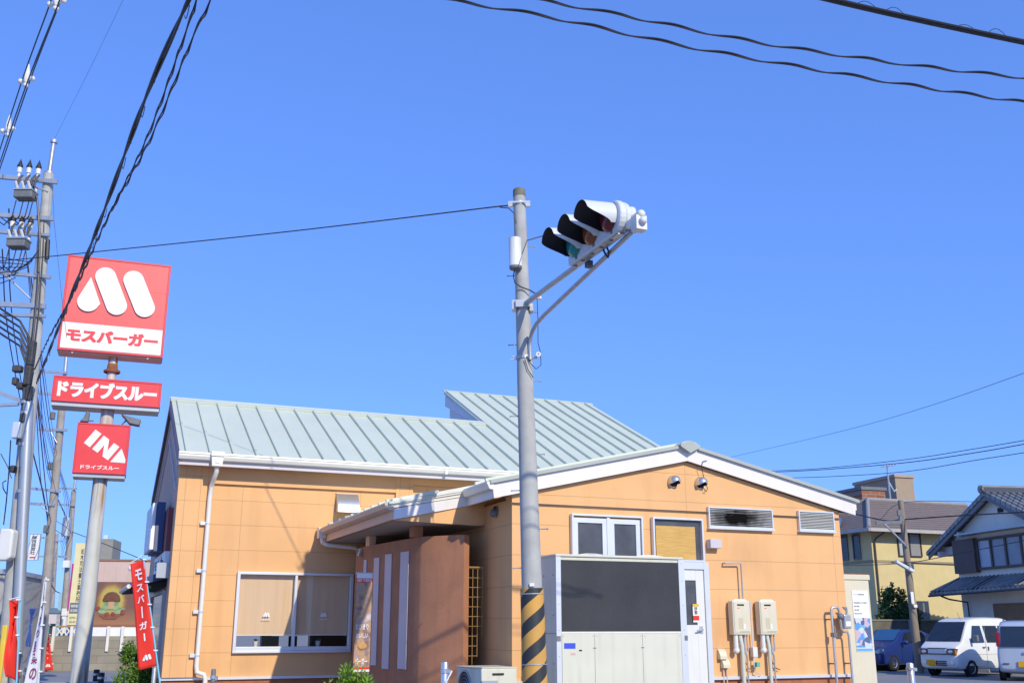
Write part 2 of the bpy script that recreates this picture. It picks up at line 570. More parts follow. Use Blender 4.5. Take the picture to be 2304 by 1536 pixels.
# roofs
rf = MB()
n_up = Vector((0, -RS, 1))
rf.slab([(-4.45, 5.05, zm(5.05)), (7.3, 5.05, zm(5.05)), (7.3, 8.6, zm(8.6)), (-4.45, 8.6, zm(8.6))], n_up, 0.06)
rf.slab([(2.8, 8.601, zm(8.601)), (7.3, 8.601, zm(8.601)), (7.3, 11.64, zm(11.64)), (2.8, 11.64, zm(11.64))], n_up, 0.06)
rf.slab([(-4.45, 8.6, zm(8.6)), (2.79, 8.6, zm(8.6)), (2.79, 12.05, zm(8.6) - 0.50 * 3.45), (-4.45, 12.05, zm(8.6) - 0.50 * 3.45)], (0, 0.5, 1), 0.06)
k = 0
while True:
    a = -4.33 + 0.4225 * k
    if a > 7.3: break
    hi = 8.52 if a < 2.85 else 11.62
    h = 0.06 * math.sqrt(1 + RS * RS)
    rf.slab([(a - 0.022, 5.04, zm(5.04) + h), (a + 0.022, 5.04, zm(5.04) + h), (a + 0.022, hi, zm(hi) + h), (a - 0.022, hi, zm(hi) + h)], n_up, 0.055)
    k += 1
rf.build('main_roof', M['roof'], bld)
cp = MB()
cp.slab([(-4.47, 8.46, zm(8.46) + 0.072), (2.86, 8.46, zm(8.46) + 0.072), (2.86, 8.62, zm(8.62) + 0.072), (-4.47, 8.62, zm(8.62) + 0.072)], n_up, 0.045)
cp.slab([(-4.47, 8.622, zm(8.6) + 0.115), (2.80, 8.622, zm(8.6) + 0.115), (2.80, 8.78, zm(8.6) + 0.04), (-4.47, 8.78, zm(8.6) + 0.04)], (0, 0.5, 1), 0.03)
cp.slab([(2.78, 11.55, zm(11.55) + 0.072), (7.32, 11.55, zm(11.55) + 0.072), (7.32, 11.67, zm(11.67) + 0.072), (2.78, 11.67, zm(11.67) + 0.072)], n_up, 0.03)
cp.build('ridge_cap', M['roofcap'], bld)
vb = MB()
for (va, vb_, s0) in ((5.05, 8.6, 1), (8.601, 12.05, -1)):
    za, zb = zm(va) if s0 > 0 else zm(8.6), zm(vb_) if s0 > 0 else zm(8.6) - 0.5 * 3.45
    vb.prism([(va, za - 0.16), (vb_, zb - 0.16), (vb_, zb + 0.03), (va, za + 0.03)], 'yz', -4.475, -4.452)
vb.build('verge_board', mat('dark_blue_verge', (0.10, 0.10, 0.13), 0.5), bld)
v2 = MB()
for dz in (0.42, 0.85):
    v2.prism([(8.601, zm(8.6) - dz), (11.5, zm(8.6) - 0.5 * 2.9 - dz), (11.5, zm(8.6) - 0.5 * 2.9 - dz + 0.05), (8.601, zm(8.6) - dz + 0.05)], 'yz', -4.43, -4.401)
    v2.prism([(5.7, zm(5.7) - dz), (8.6, zm(8.6) - dz), (8.6, zm(8.6) - dz + 0.05), (5.7, zm(5.7) - dz + 0.05)], 'yz', -4.43, -4.401)
v2.build('rake_trim', M['stripe'], bld)

# main eave: moulded gutter, fascia, soffit
gt = MB()
prof = [(5.04, 4.665), (4.99, 4.665), (4.985, 4.63), (5.0, 4.625), (5.0, 4.60), (4.99, 4.595), (5.02, 4.535), (5.10, 4.52), (5.10, 4.655), (5.05, 4.655)]
gt.prism(prof, 'yz', -4.47, 3.0)
for a in (0.62,): gt.box(a, a + 0.06, 4.982, 4.999, 4.515, 4.672)
gt.build('gutter', M['cream'], bld, bevel=0.004)
MB().box(-4.449, 3.0, 5.101, 5.13, 4.44, 4.60).box(-4.449, 3.0, 5.131, VL - 0.001, 4.472, 4.49).build('eave_soffit', mat('eave_paint', (0.66, 0.60, 0.60), 0.6, var=0.04), bld)
rg = MB().box(-4.46, 2.7, 12.06, 12.18, 4.42, 4.56)
rg.build('gutter', M['cream'], bld)

# downpipe with hopper and brackets
dp = MB()
pa = -3.80
dp.tube([(pa + 0.02, 5.05, 4.42), (pa + 0.02, 5.06, 4.33), (pa, 5.2, 4.22), (pa - 0.02, 5.33, 4.10), (pa - 0.03, 5.35, 3.9), (pa - 0.03, 5.35, 0.92), (pa - 0.02, 5.33, 0.82), (pa + 0.10, 5.30, 0.78), (pa + 0.13, 5.30, 0.70), (pa + 0.13, 5.30, 0.0)], 0.043, 12)
dpo = dp.build('downpipe', M['cream'], bld, smooth=True)
hp = MB().box(pa - 0.11, pa + 0.13, 4.92, 5.08, 4.60, 4.69).prism([(pa - 0.08, 4.42), (pa + 0.10, 4.42), (pa + 0.12, 4.60), (pa - 0.10, 4.60)], 'xz', 4.94, 5.07).box(pa - 0.02, pa + 0.05, 4.93, 4.939, 4.47, 4.55)
hp.build('hopper', M['cream'], dpo, bevel=0.006)
for z in (3.42, 2.57, 1.85, 1.10):
    MB().tube([(pa - 0.03, 5.35, z - 0.014), (pa - 0.03, 5.35, z + 0.014)], 0.05, 12).box(pa - 0.16, pa - 0.06, 5.36, 5.49, z - 0.03, z + 0.03).build('bracket', M['alu'], dpo)

# ---- gable roof (low front roof) with bargeboards and canopy
lr = MB()
n1, n2 = Vector((-SL, 0, 1)), Vector((SL, 0, 1))
zt0 = 0.235


def zg(a): return zr(a) + zt0


lr.slab([(-0.40, -0.14, zg(-0.40)), (3.06, -0.14, zg(3.06)), (3.06, 5.4, zg(3.06)), (-0.40, 5.4, zg(-0.40))], n1, 0.04)
lr.slab([(3.061, -0.14, zg(3.06)), (6.46, -0.14, zg(6.46)), (6.46, 5.4, zg(6.46)), (3.061, 5.4, zg(3.06))], n2, 0.04)
lr.slab([(-1.72, 0.66, zg(-1.72)), (-0.401, 1.0, zg(-0.401)), (-0.401, 5.4, zg(-0.401)), (-1.72, 5.4, zg(-1.72))], n1, 0.04)
for i in range(10):                                            # rib ends along the canopy eave
    v = 0.80 + i * 0.44
    lr.slab([(-1.73, v - 0.022, zg(-1.73) + 0.041), (3.0, v - 0.022, zg(3.0) + 0.041), (3.0, v + 0.022, zg(3.0) + 0.041), (-1.73, v + 0.022, zg(-1.73) + 0.041)] if v > 1.0 else
            [(-1.73, v - 0.022, zg(-1.73) + 0.041), (-0.9, v - 0.022, zg(-0.9) + 0.041), (-0.9, v + 0.022, zg(-0.9) + 0.041), (-1.73, v + 0.022, zg(-1.73) + 0.041)], n1, 0.045)
for v in (0.05, 0.5):
    lr.slab([(-0.41, v - 0.022, zg(-0.41) + 0.041), (3.0, v - 0.022, zg(3.0) + 0.041), (3.0, v + 0.022, zg(3.0) + 0.041), (-0.41, v + 0.022, zg(-0.41) + 0.041)], n1, 0.045)
lr.build('gable_roof', M['roof'], bld)
rc = MB()
rc.prism([(2.86, zg(2.86) + 0.044), (3.06, zg(3.06) + 0.046), (3.26, zg(2.86) + 0.044), (3.18, zg(2.86) + 0.10), (3.06, zg(3.06) + 0.085), (2.94, zg(2.86) + 0.10)], 'xz', -0.19, 5.4)
rc.build('ridge_cap', M['roofcap'], bld)
MB().prism([(2.88, zg(3.06) + 0.02), (3.06, zg(3.06) + 0.085), (3.24, zg(3.06) + 0.02), (3.24, zg(3.06) - 0.02), (3.06, zg(3.06) - 0.12), (2.88, zg(3.06) - 0.02)], 'xz', -0.205, -0.192).build('ridge_end_cap', mat('ridge_cap_grey', (0.42, 0.46, 0.40), 0.5), bld)
bb = MB()
bb.prism([(-0.33, zr(-0.33)), (3.06, zr(3.06)), (3.06, zr(3.06) + 0.232), (-0.36, zr(-0.36) + 0.232)], 'xz', -0.10, -0.055)
bb.prism([(3.062, zr(3.06)), (6.40, zr(6.40)), (6.42, zr(6.42) + 0.232), (3.062, zr(3.06) + 0.232)], 'xz', -0.10, -0.055)
bb.build('bargeboard', M['white'], bld)
tr = MB()
for s0, s1 in ((-0.40, 2.87), (3.25, 6.47)):
    tr.prism([(s0, zg(s0) - 0.012), (s1, zg(s1) - 0.012), (s1, zg(s1) + 0.042), (s0, zg(s0) + 0.042)], 'xz', -0.152, -0.141)
tr.build('roof_edge_trim', mat('roof_edge_grey', (0.42, 0.44, 0.40), 0.5, var=0.08), bld)
MB().box(0.0, 6.12, -0.054, -0.001, 3.39, 3.395).build('verge_soffit', M['soffit'], bld)
# right hand eave
MB().box(6.30, 6.36, -0.05, 5.3, zr(6.38) - 0.0, zr(6.38) + 0.22).box(6.121, 6.30, -0.02, 5.3, zr(6.4) + 0.02, zr(6.4) + 0.04).build('eave_fascia', M['white'], bld)
MB().box(6.40, 6.52, 0.0, 5.3, zr(6.4) + 0.10, zr(6.4) + 0.20).build('gutter', M['cream'], bld)
# left eave of the gable roof (short) and the canopy verge and eave
MB().box(-0.335, -0.30, -0.054, 1.06, 3.44, 3.66).build('eave_fascia', M['white'], bld)
gp = [(-0.34, 3.68), (-0.45, 3.68), (-0.455, 3.65), (-0.44, 3.63), (-0.41, 3.57), (-0.34, 3.56)]
MB().prism(gp, 'xz', -0.12, 1.10).build('gutter', M['cream'], bld)
vg = MB()
qa, qb = Vector((-0.33, 1.06, zr(-0.33))), Vector((-1.62, 0.74, zr(-1.62)))
nn = Vector((0.24, -0.97, 0))
vg.slab([qa, qb, qb + Vector((0, 0, 0.16)), qa + Vector((0, 0, 0.16))], -nn, 0.04)
vg.build('canopy_verge', M['white'], bld)
vg = MB()
for z0, z1, o in ((0.16, 0.21, 0.02), (0.211, 0.24, 0.045), (0.241, 0.30, 0.06)):
    vg.slab([qa + nn * o + Vector((0.0, 0, z0)), qb + nn * o + Vector((-0.06, 0, z0)), qb + nn * o + Vector((-0.06, 0, z1)), qa + nn * o + Vector((0, 0, z1))], -nn, 0.05 + o)
vg.build('canopy_verge_moulding', M['cream'], bld)
zc = zr(-1.62)
MB().box(-1.64, -1.60, 0.76, VL - 0.002, zc, zc + 0.19).build('canopy_fascia', M['peach_fascia'], bld)
gp = [(-1.645, zc + 0.245), (-1.77, zc + 0.245), (-1.785, zc + 0.22), (-1.76, zc + 0.16), (-1.70, zc + 0.13), (-1.645, zc + 0.13)]
MB().prism(gp, 'xz', 0.70, VL - 0.08).build('canopy_gutter', M['tan_gutter'], bld, bevel=0.004)
el = MB().box(-1.79, -1.65, VL - 0.24, VL - 0.06, zc + 0.06, zc + 0.26)
el.tube([(-1.71, VL - 0.16, zc + 0.06), (-1.70, VL - 0.18, zc - 0.02), (-1.62, VL - 0.2, zc - 0.06), (-1.10, VL - 0.25, zc - 0.10), (-1.02, VL - 0.25, zc - 0.13)], 0.04, 10)
el.build('canopy_downpipe', M['cream'], bld)
MB().add([(-1.599, 0.80, zc - 0.01), (-0.30, 1.10, zc - 0.01), (-0.002, 1.10, zc - 0.01), (-0.002, VL - 0.01, zc - 0.01), (-1.599, VL - 0.01, zc - 0.01)], [(0, 1, 2, 3, 4)]).build('canopy_soffit', M['soffit'], bld)
inf = MB()
ia, ib = Vector((-0.002, 1.15, 0)), Vector((-1.60, 0.80, 0))
inf.slab([ib + Vector((0, 0, zc - 0.008)), ia + Vector((0, 0, zc - 0.008)), ia + Vector((0, 0, zr(0))), ib + Vector((0, 0, zr(-1.6)))], (0, 1, 0), 0.03)
inf.build('canopy_infill_wall', M['frieze'], bld)

# curved brown entrance screen wall with pale stripes
path = [(-0.455, 0.84), (-0.70, 1.13), (-0.945, 1.42), (-0.972, 1.50), (-1.02, 1.85), (-1.08, 2.3), (-1.15, 2.9), (-1.21, 3.5), (-1.25, 4.1), (-1.22, 4.6), (-1.12, 5.0), (-1.0, 5.42)]
pv = [Vector((p[0], p[1], 0)) for p in path]


def offs(pts, d):
    out = []
    for i, p in enumerate(pts):
        t = (pts[min(i + 1, len(pts) - 1)] - pts[max(i - 1, 0)]).normalized()
        out.append(p + Vector((t.y, -t.x, 0)) * d)
    return out


cw = MB()
inn = offs(pv, 0.16)
vs = []
top = 2.97
for p, q in zip(pv, inn):
    vs += [p, q, q + Vector((0, 0, top)), p + Vector((0, 0, top))]
fs = []
for i in range(len(pv) - 1):
    for j in range(4):
        fs.append((i * 4 + j, i * 4 + (j + 1) % 4, (i + 1) * 4 + (j + 1) % 4, (i + 1) * 4 + j))
fs += [(0, 1, 2, 3), tuple((len(pv) - 1) * 4 + j for j in (3, 2, 1, 0))]
cw.add(vs, fs)
scr = cw.build('entrance_screen_wall', M['brown'], bld, smooth=True)


def along(s):                        # point and normal on the screen wall's outer face at v = s
    for i in range(len(path) - 1):
        if path[i][1] <= s <= path[i + 1][1]:
            f = (s - path[i][1]) / (path[i + 1][1] - path[i][1])
            return Vector((path[i][0] + f * (path[i + 1][0] - path[i][0]), s, 0))


def v_at_px(px):
    best = None
    s = 0.86
    while s < 5.4:
        p = along(s)
        wv = B.world(p.x, p.y, 1.6) - EYE
        co, si = math.cos(PITCH), math.sin(PITCH)
        x = PCX + PF * wv.x / (wv.y * co)
        if best is None or abs(x - px) < best[0]: best = (abs(x - px), s)
        s += 0.01
    return best[1]


for xl, xr, zt_, zb_ in ((898.5, 917.5, 2.77, 0.95), (863.5, 878, 2.77, 0.93), (838, 850, 2.74, 0.97), (815, 821, 2.74, 0.93)):
    s0, s1 = v_at_px(xr), v_at_px(xl)
    pts = [along(s0 + (s1 - s0) * i / 3) for i in range(4)]
    o1, o2 = offs(pts, -0.004), offs(pts, -0.016)
    st = MB()
    vs, fs = [], []
    for p, q in zip(o1, o2):
        vs += [p + Vector((0, 0, zb_)), q + Vector((0, 0, zb_)), q + Vector((0, 0, zt_)), p + Vector((0, 0, zt_))]
    for i in range(3):
        for j in range(4): fs.append((i * 4 + j, i * 4 + (j + 1) % 4, (i + 1) * 4 + (j + 1) % 4, (i + 1) * 4 + j))
    fs += [(0, 1, 2, 3), (15, 14, 13, 12)]
    st.add(vs, fs).build('stripe', M['stripe'], scr)
# posts above the screen wall that carry the canopy
MB().box(-1.08, -0.92, 1.5, 1.7, top + 0.001, zc - 0.012).build('canopy_post', M['brown'], bld)
MB().box(-1.24, -1.12, 3.6, 3.85, top + 0.001, zc - 0.012).build('canopy_post', M['peach_fascia'], bld)
lp = along(4.05)
MB().tube([(lp.x - 0.03, lp.y, 2.90), (lp.x - 0.06, lp.y - 0.02, 2.80)], 0.035, 10).box(lp.x - 0.05, lp.x - 0.005, 4.02, 4.08, 2.86, 2.95).build('wall_lamp', M['stainless'], bld)
# glazed entrance behind the screen wall (dark)
MB().box(-0.98, -0.02, 5.35, 5.44, 0.1, 3.0).build('entrance_door', M['darkglass'], bld)


# ---- windows
def m_logo(mb, o, ux, uz, w, th=0.006, line=True):
    """the three-stroke emblem: a drop and two slanted capsules, w wide"""
    ux, uz, o = Vector(ux).normalized(), Vector(uz).normalized(), Vector(o)
    nrm = ux.cross(uz)

    def cap(c0, c1, r):
        d = (Vector((c1[0] - c0[0], c1[1] - c0[1]))).normalized()
        a = math.atan2(d.y, d.x)
        pts = [(c1[0] + r * math.cos(a - math.pi / 2 + math.pi * i / 14), c1[1] + r * math.sin(a - math.pi / 2 + math.pi * i / 14)) for i in range(15)]
        pts += [(c0[0] + r * math.cos(a + math.pi / 2 + math.pi * i / 14), c0[1] + r * math.sin(a + math.pi / 2 + math.pi * i / 14)) for i in range(15)]
        return pts
    r = 0.100
    shapes = [cap((0.375, 0.795), (0.508, 0.500), r), cap((0.645, 0.790), (0.778, 0.505), r)]
    drop = [(0.238, 0.775), (0.146, 0.560)]
    drop += [(0.238 + 0.104 * math.cos(R(150 + 172 * i / 16)), 0.513 + 0.104 * math.sin(R(150 + 172 * i / 16))) for i in range(17)]
    drop += [(0.352, 0.500)]
    shapes.append(drop)
    for sh in shapes:
        mb.slab([o + ux * ((p - 0.13) / 0.755 * w) + uz * ((q - 0.40) / 0.755 * w) for p, q in sh], nrm, th)
    return mb


fr = MB()
f0, f1 = VL - 0.075, VL + 0.05
fr.box(w0 - 0.01, w1 + 0.01, f0, f1, wz1 - 0.035, wz1 + 0.01).box(w0 - 0.01, w1 + 0.01, f0, f1, wz0 - 0.01, wz0 + 0.03)
fr.box(w0 - 0.01, w0 + 0.045, f0, f1, wz0 + 0.031, wz1 - 0.036).box(w1 - 0.045, w1 + 0.01, f0, f1, wz0 + 0.031, wz1 - 0.036)
fr.box(-2.155, -2.105, f0 + 0.01, f1, wz0 + 0.031, wz1 - 0.036).box(w0 + 0.046, -2.156, f0 + 0.03, f1, wz0 + 0.031, wz0 + 0.10).box(-2.104, w1 - 0.046, f0 + 0.03, f1, wz0 + 0.031, wz0 + 0.10)
win = fr.build('window', M['alu'], bld, bevel=0.004)
GL = glass('clear_window_glass', (0.95, 0.95, 0.93), 0.0)
BL = N('roller_blind_cloth')
c_ = BL.mix(BL.ramp(BL.noise(3, 5, sc=(6, 1, 0.3)), 0.3, 0.7), (0.72, 0.50, 0.31), (0.78, 0.55, 0.35))
BL.l(c_, BL.b.inputs['Base Color'])
BL.b.inputs['Roughness'].default_value = 0.85
for x0, x1 in ((w0 + 0.046, -2.156), (-2.104, w1 - 0.046)):
    p = MB().poly([(x0, VL, wz0 + 0.101), (x1, VL, wz0 + 0.101), (x1, VL, wz1 - 0.036), (x0, VL, wz1 - 0.036)]).build('pane', GL, win)
    MB().box(x0, x1, VL + 0.06, VL + 0.064, 1.455, wz1).build('blind', BL.m, win)
    MB().box(x0, x1, VL + 0.055, VL + 0.07, 1.435, 1.454).build('blind_rail', M['cream'], win)
    lg = MB()
    cx = (x0 + x1) / 2 + 0.02
    m_logo(lg, (cx - 0.06, VL - 0.004, 1.765), (1, 0, 0), (0, 0, 1), 0.125, 0.002)
    lg.text('MOS BURGER', (cx - 0.075, VL - 0.004, 1.718), (1, 0, 0), (0, 0, 1), 0.155, 0.022, 0.03, 0.002)
    lg.build('decal', M['wht'], win)
# dining room seen below the blinds
rm = MB()
rm.box(-4.15, -4.1, 5.75, 11.3, 0.7, 3).box(0.5, 0.55, 5.75, 11.3, 0.7, 3).box(-4.1, 0.5, 5.75, 11.3, 3.0, 3.05).box(-4.1, 0.5, 5.75, 11.3, 0.685, 0.7)
rm.build('interior_wall', mat('interior_paint', (0.42, 0.36, 0.27), 0.8), bld)
sl = MB().box(w0, w1, VL + 0.07, VL + 0.40, 1.20, 1.235)
sl.build('counter', mat('dark_wood_counter', (0.05, 0.03, 0.02), 0.5), bld)
for x, lab in ((-2.78, 'small white pot on the counter behind the left half of the big window'), (-1.62, 'small white pot on the counter behind the right half of the big window')):
    o = empty('flower_pot', B.world(x, VL + 0.18, 1.236), B.ang, lab, 'pot', 'pots on the window counter')
    MB().lathe([(0.0, 0), (0.035, 0), (0.05, 0.09), (0.055, 0.10), (0.045, 0.10), (0.04, 0.08)], (0, 0, 0), n=14).build('pot', M['porcelain'], o, smooth=True)
    lf = MB()
    for i in range(26):
        a, t = rng.uniform(0, 6.28), rng.uniform(0.2, 1)
        c = Vector((math.cos(a) * 0.035 * t, math.sin(a) * 0.035 * t, 0.105 + rng.uniform(0, 0.03)))
        e = Vector((rng.uniform(-1, 1), rng.uniform(-1, 1), rng.uniform(0.2, 1))).normalized() * 0.018
        f = e.cross(Vector((rng.uniform(-1, 1), rng.uniform(-1, 1), 0.3))).normalized() * 0.008
        lf.poly([c - e, c + f, c + e, c - f])
    lf.build('foliage', mat('pot_leaf', (0.06, 0.13, 0.03), 0.6), o)
for x, w in ((-2.40, 0.3), (-1.98, 0.16)):
    ch = MB().box(x - w / 2, x + w / 2, 6.25, 6.29, 1.02, 1.42).box(x - w / 2, x + w / 2, 5.98, 6.29, 1.0, 1.04)
    for sx in (-1, 1):
        for y in (6.0, 6.26): ch.box(x + sx * w / 2 - 0.02, x + sx * w / 2 + 0.02, y, y + 0.03, 0.7, 1.0)
    o = ch.build('chair', M['dark'], None)
    o.location = B.O
    o.rotation_euler = (0, 0, B.ang)
    tag(o, 'dark chair back seen below the blind %s of the big window' % ('in the left half' if x < -2.1 else 'at the middle mullion'), 'chair', 'chairs inside the window')

# gable window pair
def frame_rect(mb, x0, x1, z0, z1, t, y0, y1):
    mb.box(x0, x1, y0, y1, z1 - t, z1).box(x0, x1, y0, y1, z0, z0 + t)
    mb.box(x0, x0 + t, y0, y1, z0 + t + 0.0005, z1 - t - 0.0005).box(x1 - t, x1, y0, y1, z0 + t + 0.0005, z1 - t - 0.0005)
    return mb


gw = MB()
frame_rect(gw, 0.96, 2.20, 2.35, 3.265, 0.028, -0.085, 0.0)
frame_rect(gw, 1.0, 1.57, 2.40, 3.21, 0.075, -0.05, -0.005)
frame_rect(gw, 1.63, 2.16, 2.40, 3.21, 0.075, -0.05, -0.005)
gw.box(1.571, 1.629, -0.06, -0.005, 2.38, 3.236)
w = gw.build('window', M['alu'], bld, bevel=0.003)
for x0, x1 in ((1.076, 1.494), (1.706, 2.084)):
    MB().box(x0, x1, -0.028, -0.02, 2.476, 3.134).build('pane', M['frost'], w)
# door with transom
dr = MB()
frame_rect(dr, 2.38, 3.31, 2.585, 3.27, 0.03, -0.085, 0.0)
dr.box(2.38, 2.43, -0.085, 0, 0.3, 2.583).box(3.28, 3.37, -0.085, 0, 0.3, 2.583).box(2.431, 3.279, -0.085, 0, 2.47, 2.583)
d = dr.build('door', M['alu'], bld, bevel=0.003)
MB().box(2.43, 3.26, -0.03, -0.02, 2.615, 3.24).build('transom_pane', M['frost'], d)
bam = N('straw_blind_weave')
X_ = bam.xyz()
f_ = bam.math('FRACT', bam.math('MULTIPLY', X_[2], 90))
cc = bam.mix(bam.math('MULTIPLY', f_, 0.5), (0.62, 0.37, 0.085), (0.36, 0.20, 0.045))
cc = bam.mix(bam.ramp(bam.noise(5, 4, sc=(1, 1, 14)), 0.4, 0.7), cc, (0.70, 0.42, 0.12))
bam.l(cc, bam.b.inputs['Base Color'])
MB().box(2.445, 3.17, -0.045, -0.032, 2.62, 3.14).build('straw_blind', bam.m, d)
lf = MB()
lf.box(2.44, 2.60, -0.06, -0.02, 0.3, 2.465).box(3.13, 3.275, -0.06, -0.02, 0.3, 2.465).box(2.601, 3.129, -0.06, -0.02, 2.30, 2.465).box(2.601, 3.129, -0.06, -0.02, 0.3, 1.62)
lf.box(2.62, 3.10, -0.066, -0.061, 0.35, 1.50)
leaf = lf.build('door_leaf', M['offwhite'], d, bevel=0.003)
MB().box(2.601, 3.129, -0.045, -0.035, 1.621, 2.299).build('pane', M['frost'], leaf)
MB().tube([(3.19, -0.06, 1.55), (3.19, -0.115, 1.55), (3.08, -0.12, 1.53)], 0.013, 8).box(3.16, 3.22, -0.068, -0.061, 1.49, 1.60).build('handle', M['steel'], leaf)
stk = MB().box(3.05, 3.16, -0.0645, -0.0605, 1.66, 1.94).build('sticker', M['wht'], leaf)
MB().box(3.05, 3.16, -0.0675, -0.0648, 1.90, 1.94).build('sticker_band', mat('yellow_print', (0.8, 0.5, 0.02), 0.6), stk)
MB().box(3.05, 3.16, -0.0675, -0.0648, 1.69, 1.76).build('sticker_band', M['redflag'], stk)
MB().text('開放厳禁', (3.075, -0.066, 1.78), (1, 0, 0), (0, 0, 1), 0.06, 0.11, 0.01, 0.001, vertical=True).build('lettering', M['dark'], stk)


# louvres
def louvre(x0, x1, z0, z1, m, slat, n):
    f = MB()
    frame_rect(f, x0, x1, z0, z1, 0.022, -0.06, 0.0)
    f.box(x0 - 0.01, x1 + 0.01, -0.075, 0.0, z0 - 0.028, z0 - 0.0005)
    o = f.build('louvre', M['alu'], bld)
    s = MB()
    for i in range(n):
        z = z0 + 0.024 + (z1 - z0 - 0.045) * i / n
        h = (z1 - z0 - 0.045) / n
        s.slab([(x0 + 0.023, -0.052, z), (x1 - 0.023, -0.052, z), (x1 - 0.023, -0.018, z + h * 0.8), (x0 + 0.023, -0.018, z + h * 0.8)], (0, -0.5, -0.3), 0.004)
    s.build('slat', slat, o)
    MB().box(x0 + 0.023, x1 - 0.023, -0.008, -0.003, z0 + 0.023, z1 - 0.023).build('backing', M['dark'], o)


sl_ = N('sooty_slat')
X_ = sl_.xyz()
dx = sl_.math('DIVIDE', sl_.math('SUBTRACT', X_[0], 4.02), 0.46)
dz = sl_.math('DIVIDE', sl_.math('SUBTRACT', X_[2], 3.31), 0.17)
rr = sl_.math('SQRT', sl_.math('ADD', sl_.math('MULTIPLY', dx, dx), sl_.math('MULTIPLY', dz, dz)))
rr = sl_.math('ADD', rr, sl_.math('MULTIPLY', sl_.math('SUBTRACT', sl_.noise(9, 4), 0.5), 0.9))
cc = sl_.mix(sl_.ramp(rr, 0.45, 1.3), (0.015, 0.013, 0.012), (0.62, 0.62, 0.60))
sl_.l(cc, sl_.b.inputs['Base Color'])
louvre(3.44, 4.70, 3.15, 3.48, M['alu'], sl_.m, 11)
louvre(5.23, 5.97, 3.16, 3.49, M['alu'], M['offwhite'], 11)

# round vent caps
for x, z in ((2.82, 3.86), (3.33, 3.86)):
    v = MB().lathe([(0.0, 0.0), (0.10, 0.0), (0.10, 0.02), (0.095, 0.03)], (x, -0.001, z), (0, -1, 0), 20)
    o = v.build('vent_cap', M['stainless'], bld, smooth=True)
    h = MB().lathe([(0.092, 0.0), (0.092, 0.05), (0.085, 0.085), (0.065, 0.115), (0.03, 0.135), (0.0, 0.14)], (x, -0.03, z), (0, -1, 0), 20, R(-30), R(210))
    h.build('hood', M['stainless'], o, smooth=True)
    MB().lathe([(0.085, 0.0), (0.0, 0.001)], (x, -0.033, z), (0, -1, 0), 20).build('opening', M['dark'], o)
wr = MB().tube([(3.42, -0.115, 4.22), (3.34, -0.12, 4.2), (3.31, -0.11, 4.12), (3.34, -0.10, 4.0), (3.40, -0.06, 3.83), (3.45, -0.05, 3.78), (3.42, -0.05, 3.72), (3.38, -0.05, 3.74)], 0.006, 5)
wr.build('loose_wire', M['cable'], bld)
# lamp box, dome camera under the eave
MB().box(3.40, 3.61, -0.13, -0.001, 2.81, 2.95).build('lamp_box', M['lightbox'], bld, bevel=0.006)
MB().lathe([(0.0, 0), (0.075, 0), (0.075, 0.04)], (-0.001, 0.62, 3.33), (-1, 0, 0), 16).sphere((-0.045, 0.62, 3.30), 0.07, 14).build('vent_cap', M['boxgrey'], bld, smooth=True)
# steel hood on the main wall
hd = MB()
pr = [(VL - 0.001, 3.72), (VL - 0.26, 3.72), (VL - 0.25, 3.80), (VL - 0.20, 3.92), (VL - 0.13, 4.02), (VL - 0.07, 4.085), (VL - 0.001, 4.09)]
hd.prism(pr, 'yz', -1.44, -1.02)
hd.build('vent_hood', M['stainless'], bld, smooth=True)
MB().box(-1.45, -1.01, VL - 0.03, VL - 0.001, 4.09, 4.11).build('flashing', M['tan_gutter'], bld)
# wall sign, awning and windows on the shaded end wall
sg = MB()
for i in range(3):
    v0 = 6.6 + i * 0.62
    sg.prism([(v0, 3.0), (v0 + 0.45, 3.0), (v0 + 0.55, 3.9), (v0 + 0.10, 3.9)], 'yz', -4.74, -4.66)
ws = empty('wall_sign', B.O, B.ang, 'maroon sign with raised white letters on the shaded left end wall', 'sign')
sg.build('letter', M['signwhite'], ws, bevel=0.02)
sb = MB()
for i in range(3):
    v0 = 6.59 + i * 0.62
    sb.prism([(v0, 2.98), (v0 + 0.47, 2.98), (v0 + 0.57, 3.92), (v0 + 0.10, 3.92)], 'yz', -4.655, -4.50)
sb.build('letter_side', M['navy'], ws)
MB().box(-4.49, -4.402, 6.0, 8.6, 2.95, 3.75).build('panel', M['maroon'], ws)
MB().box(-4.49, -4.402, 6.0, 8.6, 2.62, 2.945).build('lower_panel', M['signwhite'], ws)
tx = MB().text('モスバーガー', (-4.492, 8.4, 2.68), (0, -1, 0), (0, 0, 1), 2.2, 0.2, 0.03, 0.004)
tx.build('lettering', M['dark'], ws)
aw = empty('awning', B.O, B.ang, 'dark sloping awning jutting from the left end wall below the wall sign', 'awning')
MB().prism([(-4.402, 2.45), (-4.402, 2.62), (-5.05, 2.36), (-5.05, 2.28)], 'xz', 6.0, 9.5).build('canopy', M['navy'], aw)
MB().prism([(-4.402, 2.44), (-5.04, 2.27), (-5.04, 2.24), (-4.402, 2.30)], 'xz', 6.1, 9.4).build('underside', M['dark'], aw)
MB().box(-4.62, -4.403, 5.78, 5.99, 2.45, 2.72).build('end_box', M['alu_dark'], aw)
MB().tube([(-5.06, 6.0, 2.30), (-5.06, 9.5, 2.30)], 0.04, 8).sphere((-5.06, 6.0, 2.62), 0.05, 10).build('front_rail', M['cream'], aw)
ew = MB()
frame_rect(ew, 6.2, 9.4, 0.9, 2.25, 0.06, 0, 0.05)
ew.v = [Vector((-4.402 - p.y, p.x, p.z)) for p in ew.v]
e = ew.build('window', M['alu_dark'], bld)
MB().box(-4.42, -4.403, 6.27, 9.33, 0.965, 2.185).build('pane', M['darkglass'], e)
